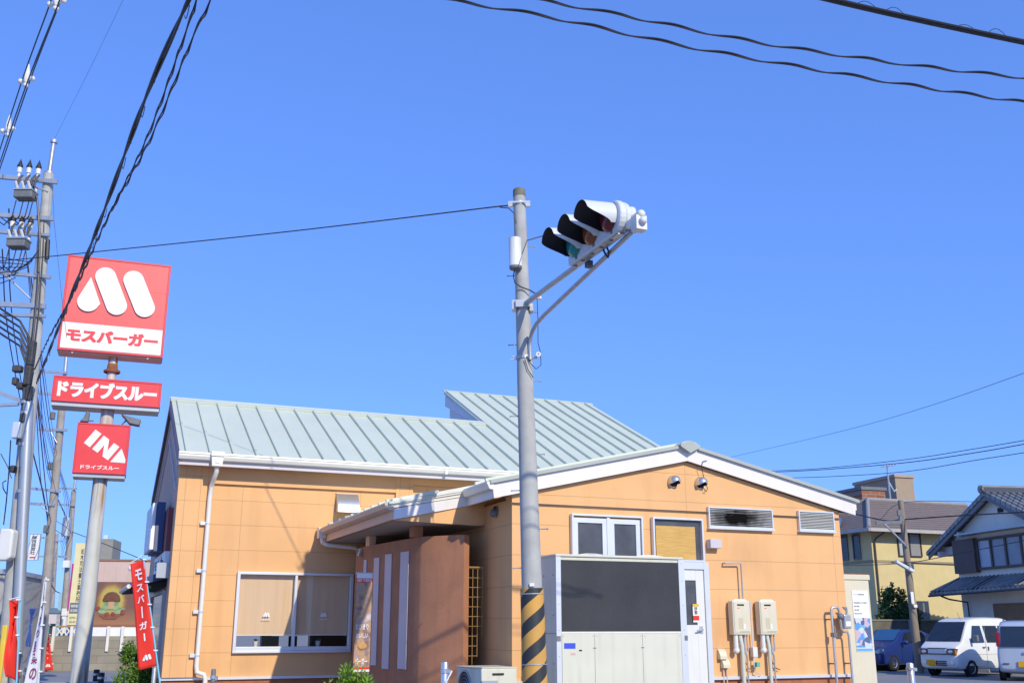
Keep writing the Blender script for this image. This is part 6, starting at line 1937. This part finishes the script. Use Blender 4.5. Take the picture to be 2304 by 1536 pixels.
# tiled Japanese house
JF = Frame((17.81 + 0.30, 40.05), 10)
jh = empty('tiled_house', JF.O, JF.ang, 'grey-walled house with dark glazed tile roofs and a gable facing left', 'house')
GREYW = mat('grey_plaster', (0.84, 0.80, 0.68), 0.85, var=0.06, bump=0.1)
zpk = 6.55
sg_ = 0.46
yp = -1.02
def zj(y): return zpk - 0.16 - sg_ * abs(y - yp)
# upper storey: gable wall x = 0, y from -5 to 1.75
MB().prism([(1.72, 0.0), (1.72, zj(1.72) - 0.1), (yp, zpk - 0.22), (-4.2, zj(-4.2) - 0.1), (-4.2, 0.0)], 'yz', 0.0, 8.0).build('wall', GREYW, jh)
tile = N('glazed_roof_tile')
X_ = tile.xyz()
cc = tile.mix(tile.ramp(tile.noise(2.5, 4), 0.35, 0.7), (0.19, 0.20, 0.20), (0.32, 0.32, 0.31))
fr_ = tile.math('FRACT', tile.math('MULTIPLY', X_[1], 3.6))
cc = tile.mix(tile.math('GREATER_THAN', fr_, 0.82), cc, (0.07, 0.075, 0.085))
tile.l(cc, tile.b.inputs['Base Color'])
tile.b.inputs['Roughness'].default_value = 0.3
tile.bump(fr_, 0.5, 0.03)
ru = MB()
for ye in (3.25, -5.2):
    s_ = 1 if ye > yp else -1
    p0, p1 = (yp, zpk - 0.05), (ye, zpk - 0.05 - sg_ * abs(ye - yp))
    ru.add([(-0.38, p0[0], p0[1]), (8.3, p0[0], p0[1]), (8.3, p1[0], p1[1]), (-0.38, p1[0], p1[1]), (-0.38, p0[0], p0[1] - 0.12), (8.3, p0[0], p0[1] - 0.12), (8.3, p1[0], p1[1] - 0.12), (-0.38, p1[0], p1[1] - 0.12)],
           [(0, 1, 2, 3), (4, 7, 6, 5), (0, 3, 7, 4), (1, 5, 6, 2), (3, 2, 6, 7)])
    x = -0.33
    while x < 8.2:
        ru.tube([(x, p0[0] + s_ * 0.05, p0[1]), (x, p1[0], p1[1] + 0.0)], 0.055, 6, caps=True)
        x += 0.27
ruo = ru.build('upper_roof', tile.m, jh)
rdg = MB().box(-0.43, 8.3, yp - 0.12, yp + 0.12, zpk - 0.06, zpk + 0.12).tube([(-0.45, yp, zpk + 0.13), (8.3, yp, zpk + 0.13)], 0.10, 10)
rdg.build('ridge_tiles', tile.m, ruo)
MB().sphere((-0.47, yp, zpk + 0.06), 0.16, 12, (0.6, 1, 1.1)).build('ridge_ornament', tile.m, ruo, smooth=True)
vb2 = MB()
for ye in (3.2, -5.2):
    z1_ = zpk - 0.18 - sg_ * abs(ye - yp)
    vb2.prism([(yp, zpk - 0.18), (ye, z1_), (ye, z1_ - 0.16), (yp, zpk - 0.34)], 'yz', -0.33, -0.27)
vb2.build('verge_board', mat('grey_verge_board', (0.20, 0.22, 0.23), 0.7), jh)
pb = MB()
for y in (1.1, 2.55): pb.box(-0.26, 0.0, y - 0.07, y + 0.07, zj(y) - 0.42, zj(y) - 0.22)
pb.box(0.0, 0.5, 1.721, 2.9, zj(2.3) - 0.5, zj(2.3) - 0.15)
pb.build_each('purlin_end', M['stripe'], jh)
MB().box(-0.04, -0.001, -1.55, -1.25, 5.72, 5.88).build('vent', M['dark'], jh)
# upper windows
f_ = MB()
frame_rect(f_, -3.6, 0.25, 3.68, 4.86, 0.09, -0.12, -0.001)
for y in (-0.62, -1.5, -2.4): f_.box(y - 0.05, y + 0.05, -0.10, -0.003, 3.771, 4.769)
f_.box(0.26, 1.66, -0.20, -0.001, 3.60, 4.90)
f_.v = [Vector((q.y, q.x, q.z)) for q in f_.v]
wo = f_.build('window', mat('brown_frame', (0.10, 0.075, 0.065), 0.6), jh)
for y0_, y1_, c_ in ((-0.56, 0.155, (0.40, 0.46, 0.54)), (-1.445, -0.675, (0.24, 0.28, 0.34)), (-2.345, -1.555, (0.24, 0.28, 0.34)), (-3.505, -2.455, (0.40, 0.46, 0.54))):
    MB().box(-0.05, -0.004, y0_, y1_, 3.775, 4.765).build('pane', mat('house_pane', c_, 0.25), wo)
MB().box(-0.55, -0.001, -4.0, 0.9, 5.02, 5.08).build('window_awning', M['alu_dark'], jh)
# lower skirt roof
sk_ = MB()
sk_.add([(0.0, 1.75, 3.42), (0.0, -4.2, 3.46), (-1.0, -4.8, 2.98), (-1.0, 2.35, 2.88), (0.0, 1.75, 3.28), (0.0, -4.2, 3.32), (-1.0, -4.8, 2.88), (-1.0, 2.35, 2.78)],
        [(0, 1, 2, 3), (4, 7, 6, 5), (3, 2, 6, 7), (0, 3, 7, 4), (1, 5, 6, 2)])
y = 2.2
while y > -4.7:
    sk_.tube([(0.0, min(y, 1.7), 3.44), (-1.02, y, 2.91 + (2.2 - y) * 0.012)], 0.05, 6)
    y -= 0.25
sk_.build('lower_roof', tile.m, jh)
MB().tube([(-1.05, 2.3, 2.76), (-1.05, -4.8, 2.86)], 0.045, 6).tube([(-0.95, 1.6, 2.74), (-0.6, 1.6, 2.62), (-0.1, 1.2, 2.5), (-0.06, 1.2, 0)], 0.035, 6).build('gutter', mat('dark_gutter', (0.05, 0.05, 0.055), 0.5), jh)
MB().box(-0.06, -0.001, -2.9, -0.3, 0.6, 2.42).build('timber_shutter', mat('shutter_wood', (0.28, 0.18, 0.10), 0.7, var=0.2), jh)

# street lamp pole between the houses
lb = at_y(2058, 1408, 38)
sl = empty('lamp_pole', (lb.x, 38, 0), 0, 'brown concrete street lamp pole in front of the cream house', 'lamp pole', rot=(0, 0, 0))
def f5(px, py, d=0.0): return at_y(px, py, 38 + d) - Vector((lb.x, 38, 0))
l_, h_ = f5(2057, 1400), f5(2026, 1125)
MB().tube([l_ + (l_ - h_) * (l_.z / (h_.z - l_.z)), h_], 0.15, 14, 0.10).build('shaft', mat('brown_pole_concrete', (0.28, 0.225, 0.165), 0.85, var=0.15, streak=0.3), sl, smooth=True)
MB().tube([f5(2042, 1230, -.15), f5(1990, 1178, -.4)], 0.035, 8).build('arm', M['steel'], sl)
MB().slab([f5(1972, 1172, -.3), f5(2030, 1170, -.3), f5(2030, 1178, -.3), f5(1972, 1180, -.3)], (0, 1, 0), 0.1).build('crossarm', M['boxgrey'], sl)
lmp = MB()
lmp.prism([(0, 0), (0.62, -0.36), (0.60, -0.44), (0.50, -0.42), (-0.02, -0.10)], 'xz', -0.12, 0.12)
q_ = f5(2015, 1259, -.3)
lmp.v = [v_ + q_ for v_ in lmp.v]
lmp.build('lamp_head', M['signal'], sl, bevel=0.02)
MB().tube([f5(2000, 1085, -.1), f5(2012, 1105, -.1), f5(2018, 1100, -.1)], 0.03, 6).build('bracket', M['alu'], sl)
nb = MB()
for px, py in ((2024, 1153), (2028, 1166), (2050, 1275)):
    c = f5(px, py, -.2); nb.box(c.x - .08, c.x + .08, c.y - .06, c.y + .06, c.z - .1, c.z + .1)
nb.build_each('fitting', M['boxgrey'], sl)
c = f5(2053, 1345, -.2)
MB().box(c.x - .05, c.x + .05, c.y - .02, c.y + .02, c.z - .2, c.z + .22).box(c.x + 0.02, c.x + .14, c.y - .02, c.y + .02, c.z - .32, c.z - .22).build_each('notice', M['wht'], sl)

# garden: low wall and trees
gwf = Frame(at_y(2000, 1408, 42), 20)
gw_ = empty('garden_wall', gwf.O, gwf.ang, 'low dark garden wall behind the parked blue car', 'wall')
zz0 = gwf.at(2040, 1396, y=0).z
MB().box(-1.5, 6, 0, 0.2, 0, zz0).build('blocks', mat('mossy_wall', (0.14, 0.13, 0.10), 0.9, var=0.3, bump=0.3), gw_)
MB().box(-1.5, 6, -0.03, 0.23, zz0 + 0.001, zz0 + 0.06).build('coping', mat('wall_coping', (0.26, 0.23, 0.17), 0.9), gw_)
x_ = gwf.at(2055, 1400, y=-0.1).x
MB().box(x_ - 0.2, x_ + 0.2, -0.1, -0.031, 0, zz0 + 0.05).build('pier', mat('pier_concrete', (0.40, 0.35, 0.28), 0.9), gw_)


def tree(loc, h, rad, n, seed, label, col):
    o = empty('garden_tree', loc, 0, label, 'tree', 'garden trees by the cream house')
    foliage((0, 0, h - rad[2]), rad, n, 0.09, seed, 18).build('crown', leaf_mat('garden_leaf', col), o)
    tb = MB().tube([(0, 0, 0), (0.03, 0, h * 0.4), (0.0, 0.02, h * 0.75)], 0.07, 8, 0.03)
    for k_ in range(4): tb.tube([(0.02, 0, h * 0.4 + 0.1 * k_), (rad[0] * 0.5 * math.cos(k_ * 1.7), rad[1] * 0.5 * math.sin(k_ * 1.7), h * 0.6 + 0.15 * k_)], 0.03, 6, 0.01)
    tb.build('trunk', M['wood'], o)


p = at_y(2018, 1408, 43)
tree((p.x, 43, 0), at_y(2018, 1322, 43).z, (0.55, 0.5, 0.85), 2600, 11, 'upright dark green tree against the cream house corner', (0.05, 0.11, 0.025))
p = at_y(2042, 1408, 42.8)
tree((p.x, 42.8, 0), at_y(2042, 1352, 42.8).z, (0.6, 0.5, 0.6), 1800, 12, 'lower bushy dark green tree beside the street lamp pole', (0.035, 0.085, 0.025))
p = at_y(2000, 1408, 42.6)
tree((p.x, 42.6, 0), at_y(2003, 1372, 42.6).z, (0.5, 0.4, 0.4), 900, 13, 'small low bush above the garden wall left of the trees', (0.045, 0.09, 0.025))


# ------------------------------------------------------------------ cars
def wheel(o, x, y, r, rim_m, side):
    w = MB().lathe([(r * 0.62, -0.085), (r * 0.95, -0.085), (r, -0.05), (r, 0.05), (r * 0.95, 0.085), (r * 0.62, 0.085)], (x, y, r), (0, 1, 0), 24)
    wo = w.build('wheel', M['rubber'], o, smooth=True)
    rm = MB().lathe([(0.0, 0.055), (r * 0.2, 0.065), (r * 0.25, 0.05), (r * 0.52, 0.05), (r * 0.60, 0.082), (r * 0.64, 0.082)], (x, y, r), (0, side, 0), 20)
    rm.build('rim', rim_m, wo, smooth=True)
    hl = MB()
    for k_ in range(8):
        a = R(45 * k_)
        hl.lathe([(0.0, 0.052), (r * 0.075, 0.0525)], (x + math.cos(a) * r * 0.40, y, r + math.sin(a) * r * 0.40), (0, side, 0), 8)
    hl.build('rim_hole', M['dark'], wo)


def car_body(stations, m, o, sub=2):
    st2 = []
    for a, b in zip(stations, stations[1:]):
        st2 += [a, tuple(p + (q - p) * 0.5 for p, q in zip(a, b))] if b[0] - a[0] > 0.25 else [a]
    stations = st2 + [stations[-1]]
    e0 = stations[0]
    stations = [(e0[0], e0[1] + 0.02, e0[2], e0[3] - 0.02, e0[4] * 0.97, e0[5] * 0.97, e0[6] * 0.97)] + [(e0[0] + 0.008,) + tuple(e0[1:])] + stations[1:]
    """stations: x, sill z, belt z, top z, half width at sill / belt / top"""
    vs, fs = [], []
    k = 18
    for (x, zs, zb, zt_, ws, wb_, wt_) in stations:
        half = [(ws * 0.9, zs), (ws, zs + 0.03), (wb_ - 0.004, zs + 0.10), (wb_, zs + (zb - zs) * 0.55), (wb_, zb), (wt_ + (wb_ - wt_) * 0.16, zb + (zt_ - zb) * 0.84), (wt_ + (wb_ - wt_) * 0.04, zb + (zt_ - zb) * 0.95), (wt_ * 0.88, zt_), (wt_ * 0.4, zt_ + 0.012)]
        ring = [(x, -a, b) for a, b in half] + [(x, a, b) for a, b in half[::-1]]
        vs += ring
    n = len(stations)
    for i in range(n - 1):
        for j in range(k):
            fs.append((i * k + j, i * k + (j + 1) % k, (i + 1) * k + (j + 1) % k, (i + 1) * k + j))
    fs.append(tuple(range(k))[::-1])
    fs.append(tuple((n - 1) * k + j for j in range(k)))
    mb = MB().add(vs, fs)
    return mb.build('body', m, o, smooth=True, sub=sub)


def paint(name, c): return mat(name, c, 0.28, 0.0, var=0.03, spec=0.5, coat=0.6)


CG = mat('car_glass', (0.02, 0.03, 0.045), 0.06, var=0.2, spec=0.7)
LAMPM = mat('headlamp_glass', (0.55, 0.57, 0.60), 0.15, 0.3, var=0.2, scale=20)


VSUB = 1


def kei_van(loc, yaw, body_m, label, front=True, plate=True, group=None, rear=False):
    o = empty('parked_van', loc, yaw, label, 'van', group)
    st = [(0.0, 0.40, 0.62, 0.80, 0.60, 0.64, 0.60), (0.04, 0.28, 0.64, 0.93, 0.68, 0.71, 0.66), (0.16, 0.22, 0.68, 1.00, 0.70, 0.735, 0.70), (0.36, 0.22, 0.95, 1.09, 0.71, 0.738, 0.70),
          (0.46, 0.22, 1.02, 1.20, 0.71, 0.738, 0.69), (0.80, 0.22, 1.03, 1.62, 0.71, 0.738, 0.62), (1.0, 0.22, 1.03, 1.80, 0.71, 0.738, 0.60), (1.35, 0.22, 1.03, 1.875, 0.71, 0.738, 0.60), (2.0, 0.22, 1.03, 1.90, 0.71, 0.738, 0.60),
          (2.9, 0.22, 1.03, 1.89, 0.71, 0.738, 0.60), (3.2, 0.24, 1.03, 1.85, 0.71, 0.735, 0.60), (3.33, 0.28, 1.03, 1.70, 0.70, 0.725, 0.58), (3.38, 0.38, 1.0, 1.45, 0.66, 0.69, 0.56)]
    bo = car_body(st, body_m, o, VSUB)
    def sy(z): return 0.748 - max(0, z - 1.03) * 0.155
    for s in (-1, 1):
        for (x0, x1, x2, x3, nm) in ((0.98, 1.55, 1.50, 1.03, 'side_window'), (1.72, 2.42, 2.42, 1.66, 'side_window'), (2.52, 3.18, 3.10, 2.52, 'side_window')):
            g_ = MB()
            pts = [(x0 - 0.16 if x0 < 1 else x0, s * sy(1.08), 1.08), (x1, s * sy(1.08), 1.08), (x2, s * sy(1.62), 1.62), (x3 + (0.06 if x0 < 1 else 0), s * sy(1.62), 1.62)]
            g_.slab(pts, (0, s, 0), 0.008)
            g_.build(nm, CG, o)
        d_ = MB()
        for (xa_, xb_) in ((0.84, 1.62),):
            d_.box(1.615, 1.625, s * 0.742 - 0.004, s * 0.742 + 0.004, 0.35, 1.6)
        d_.box(0.80, 2.9, s * 0.742 - 0.004, s * 0.742 + 0.004, 0.70, 0.708)
        d_.build('door_seam', M['alu_dark'], o)
        MB().box(1.42, 1.56, s * 0.755 - 0.015, s * 0.755 + 0.015, 0.90, 0.945).box(1.70, 1.74, s * 0.755 - 0.015, s * 0.755 + 0.015, 0.82, 0.95).build_each('door_handle', M['boxgrey'], o)
        mr = MB().box(0.78, 0.90, s * 0.92 - 0.08, s * 0.92 + 0.08, 1.10, 1.32)
        mr.build('mirror', M['boxgrey'], o, bevel=0.03)
        for x in (0.72, 2.72):
            MB().lathe([(0.33, 0.0), (0.0, 0.001)], (x, s * 0.728, 0.30), (0, s, 0), 24).build('wheel_arch', M['dark'], o)
            wheel(o, x, s * 0.665, 0.27, M['steel'], s)
            ar = MB().lathe([(0.28, 0.0), (0.31, 0.03), (0.34, 0.03), (0.36, 0.0)], (x, s * 0.722, 0.29), (0, s, 0), 24, 0, 2 * math.pi)
    wsd = MB().slab([(0.37, -0.64, 1.12), (0.37, 0.64, 1.12), (0.90, 0.55, 1.735), (0.90, -0.55, 1.735)], (-1, 0, 0.75), 0.02)
    wsd.build('windscreen', CG, o)
    MB().tube([(0.36, -0.5, 1.125), (0.34, 0.05, 1.13), (0.36, 0.55, 1.125)], 0.012, 5).tube([(0.35, 0.0, 1.12), (0.46, -0.35, 1.26)], 0.010, 5).build('wiper', M['black'], o)
    for s in (-1, 1):
        hl_ = MB().prism([(s * 0.36, 0.70), (s * 0.68, 0.68), (s * 0.70, 0.90), (s * 0.38, 0.89)], 'yz', -0.035, 0.12)
        ho_ = hl_.build('headlight', mat('headlamp_dark', (0.10, 0.10, 0.11), 0.15), o, bevel=0.015)
        MB().sphere((-0.035, s * 0.50, 0.79), 0.075, 12, (0.4, 1.2, 0.8)).build('reflector', M['stainless'], ho_, smooth=True)
        MB().box(-0.038, 0.05, s * 0.665 - 0.03, s * 0.665 + 0.03, 0.70, 0.88).build('indicator', mat('amber_indicator', (0.5, 0.2, 0.05), 0.3), ho_)
        MB().lathe([(0.055, 0), (0.06, 0.012), (0.0, 0.014)], (-0.005, s * 0.52, 0.44), (-1, 0, 0), 14).build('fog_lamp', M['stainless'], o)
    gr_ = MB().box(-0.035, 0.03, -0.34, 0.34, 0.88, 0.905).box(-0.035, 0.03, -0.34, 0.34, 0.70, 0.725)
    gr_.build('grille', M['black'], o)
    MB().box(-0.038, 0.02, -0.33, 0.33, 0.73, 0.87).build('grille_panel', M['signal'], o, bevel=0.01)
    MB().box(-0.03, 0.06, -0.30, 0.36, 0.47, 0.50).box(-0.03, 0.06, -0.30, 0.36, 0.41, 0.44).box(-0.03, 0.06, -0.30, 0.36, 0.35, 0.38).build('lower_intake', M['black'], o)
    pl_ = MB().box(-0.055, -0.03, -0.34 + 0.42, -0.01 + 0.42, 0.36, 0.525).build('number_plate', M['plate'], o)
    MB().tube([(0.95, -0.35, 1.80), (0.75, -0.38, 2.05)], 0.006, 5).build('aerial', M['black'], o)
    return o


GV = 'cars in the parking lot'
vy = R(33)
p = at_z(2118, 1515, 0)
vdir = Vector((math.cos(vy), math.sin(vy), 0))
loc = at_z(2115, 1521, 0)
kei_van((loc.x, loc.y, 0), vy, paint('van_white', (0.80, 0.79, 0.74)), 'small white van with a yellow number plate parked facing left', group=GV)

# dark blue hatchback
def blue_car(loc, yaw, label):
    o = empty('parked_car', loc, yaw, label, 'car', GV)
    m = paint('dark_blue_paint', (0.016, 0.036, 0.17))
    st = [(0.0, 0.36, 0.55, 0.66, 0.55, 0.60, 0.55), (0.06, 0.24, 0.58, 0.74, 0.70, 0.75, 0.66), (0.3, 0.20, 0.66, 0.84, 0.78, 0.83, 0.74), (0.9, 0.20, 0.78, 0.98, 0.80, 0.85, 0.74), (1.15, 0.20, 0.92, 1.06, 0.80, 0.85, 0.74),
          (1.6, 0.20, 0.95, 1.30, 0.80, 0.85, 0.64), (1.95, 0.20, 0.96, 1.46, 0.80, 0.85, 0.58), (2.5, 0.20, 0.97, 1.51, 0.80, 0.85, 0.58), (3.1, 0.20, 1.0, 1.48, 0.80, 0.85, 0.57), (3.7, 0.22, 1.0, 1.36, 0.79, 0.84, 0.56), (3.95, 0.28, 0.98, 1.15, 0.76, 0.80, 0.58), (4.03, 0.40, 0.8, 0.95, 0.68, 0.72, 0.6)]
    car_body(st, m, o)
    MB().slab([(1.16, -0.66, 1.085), (1.16, 0.66, 1.085), (1.90, 0.52, 1.47), (1.90, -0.52, 1.47)], (-0.45, 0, 1), 0.012).build('windscreen', mat('blue_tinted_glass', (0.02, 0.09, 0.20), 0.06, spec=0.8), o)
    MB().box(1.17, 1.34, -0.35, 0.4, 1.075, 1.10).build('dash_paper', mat('pale_green_paper', (0.35, 0.55, 0.45), 0.8), o)
    for s in (-1, 1):
        for pts in ([(1.45, 1.0), (2.35, 1.03), (2.35, 1.40), (1.95, 1.36)], [(2.45, 1.03), (3.3, 1.05), (3.1, 1.38), (2.45, 1.41)]):
            MB().slab([(x, s * (0.862 - (z - 0.97) * 0.50), z) for x, z in pts], (0, s, 0.4), 0.006).build('side_window', CG, o)
        for x in (0.78, 3.25):
            MB().lathe([(0.345, 0.0), (0.0, 0.001)], (x, s * 0.832, 0.32), (0, s, 0), 24).build('wheel_arch', M['dark'], o)
            wheel(o, x, s * 0.77, 0.30, M['stainless'], s)
        MB().sphere((1.42, s * 0.98, 1.02), 0.11, 12, (0.8, 1.1, 0.75)).build('mirror', m, o, smooth=True)
        MB().prism([(s * 0.45, 0.60), (s * 0.76, 0.64), (s * 0.77, 0.80), (s * 0.52, 0.72)], 'yz', 0.02, 0.30).build('headlight', LAMPM, o, bevel=0.03)
        MB().box(2.40, 2.41, s * 0.852 - 0.004, s * 0.852 + 0.004, 0.35, 0.95).box(1.35, 1.36, s * 0.852 - 0.004, s * 0.852 + 0.004, 0.35, 0.95).build('door_seam', M['black'], o)
        MB().box(2.15, 2.32, s * 0.86 - 0.015, s * 0.86 + 0.015, 0.86, 0.90).build('door_handle', m, o)
    MB().box(-0.02, 0.04, -0.45, 0.45, 0.30, 0.44).build('lower_intake', M['black'], o)
    return o


loc = at_z(1956, 1512, 0)
blue_car((loc.x + 0.2, loc.y + 1.3, 0), R(38), 'dark blue hatchback parked between the cream shed and the white van')
kei_van((13.75, 44.3, 0), R(33), paint('van_white_far', (0.78, 0.77, 0.73)), 'white van mostly hidden behind the blue car and the cream shed', group=GV)

# silver blue wagon seen from behind at the right edge
loc = at_z(2318, 1534, 0)
o = empty('parked_wagon', (loc.x + 0.05, loc.y + 0.3, 0), R(62), 'silver blue boxy car seen from behind at the right edge', 'car', GV)
sv = paint('silver_blue_paint', (0.42, 0.50, 0.62))
# rear end at x = 0, body runs away along +x;  +y is the left side in the picture
st = [(0.0, 0.36, 0.85, 1.15, 0.62, 0.68, 0.60), (0.05, 0.28, 0.90, 1.45, 0.68, 0.72, 0.58), (0.2, 0.24, 0.95, 1.70, 0.70, 0.735, 0.58), (0.5, 0.22, 0.95, 1.76, 0.71, 0.738, 0.58), (1.8, 0.22, 0.95, 1.78, 0.71, 0.738, 0.58), (2.3, 0.22, 0.95, 1.60, 0.71, 0.735, 0.58), (2.7, 0.24, 0.9, 1.05, 0.70, 0.73, 0.66), (3.3, 0.26, 0.7, 0.9, 0.66, 0.70, 0.6), (3.38, 0.36, 0.6, 0.75, 0.6, 0.62, 0.55)]
car_body(st, sv, o, VSUB)
MB().slab([(-0.02, -0.56, 1.0), (-0.02, 0.60, 1.0), (0.10, 0.55, 1.60), (0.10, -0.52, 1.60)], (-1, 0, 0.1), 0.02).build('rear_window', CG, o)
for s in (-1, 1):
    MB().box(-0.02, 0.14, s * 0.66 - 0.05, s * 0.66 + 0.05, 1.0, 1.42).build('tail_light', mat('tail_red', (0.30, 0.01, 0.03), 0.2), o, bevel=0.02)
    MB().slab([(0.3, s * 0.745, 1.02), (1.1, s * 0.745, 1.02), (1.1, s * 0.67, 1.55), (0.35, s * 0.67, 1.55)], (0, s, 0), 0.008).build('side_window', CG, o)
    for x in (0.6, 2.7):
        MB().lathe([(0.33, 0.0), (0.0, 0.001)], (x, s * 0.728, 0.30), (0, s, 0), 24).build('wheel_arch', M['dark'], o)
        wheel(o, x, s * 0.665, 0.27, M['steel'], s)
    MB().box(-0.03, 0.0, s * 0.5 - 0.09, s * 0.5 + 0.09, 0.50, 0.525).build('reflector', M['lens_r'], o)
MB().box(-0.045, -0.02, -0.17, 0.17, 0.42, 0.585).build('number_plate', M['plate'], o)
MB().box(-0.05, 0.02, -0.25, 0.0, 0.80, 0.86).build('handle', sv, o, bevel=0.01)
# far car down the left street
loc = at_z(46, 1466, 0)
o = empty('distant_car', (loc.x, loc.y, 0), R(110), 'small white car far down the left street', 'car', None)
car_body([(0.0, 0.3, 0.8, 1.0, 0.6, 0.7, 0.6), (0.1, 0.25, 0.9, 1.35, 0.72, 0.76, 0.6), (0.8, 0.22, 0.95, 1.5, 0.74, 0.78, 0.6), (2.2, 0.22, 0.95, 1.45, 0.74, 0.78, 0.6), (2.9, 0.25, 0.85, 0.95, 0.72, 0.76, 0.66), (3.6, 0.3, 0.65, 0.8, 0.62, 0.66, 0.6)], paint('far_white', (0.7, 0.68, 0.66)), o)
MB().slab([(0.0, -0.55, 0.98), (0.0, 0.55, 0.98), (0.12, 0.5, 1.38), (0.12, -0.5, 1.38)], (-1, 0, 0.1), 0.03).build('rear_window', CG, o)
for s in (-1, 1):
    for x in (0.6, 2.8): wheel(o, x, s * 0.7, 0.28, M['steel'], s)
# concrete wheel stops
for i, (px, lab) in enumerate(((2105, 'concrete wheel stop under the front of the white van'), (2228, 'concrete wheel stop behind the front wheel of the white van'))):
    q_ = at_z(px, 1513, 0)
    o = MB().prism([(-0.3, 0), (0.3, 0), (0.27, 0.12), (-0.27, 0.12)], 'xz', -0.08, 0.08).build('wheel_stop', mat('stop_concrete', (0.35, 0.33, 0.30), 0.9), None, bevel=0.01)
    o.location = (q_.x, q_.y + 0.6, 0)
    o.rotation_euler = (0, 0, R(-50))
    tag(o, lab, 'wheel stop', 'wheel stops in the parking lot')
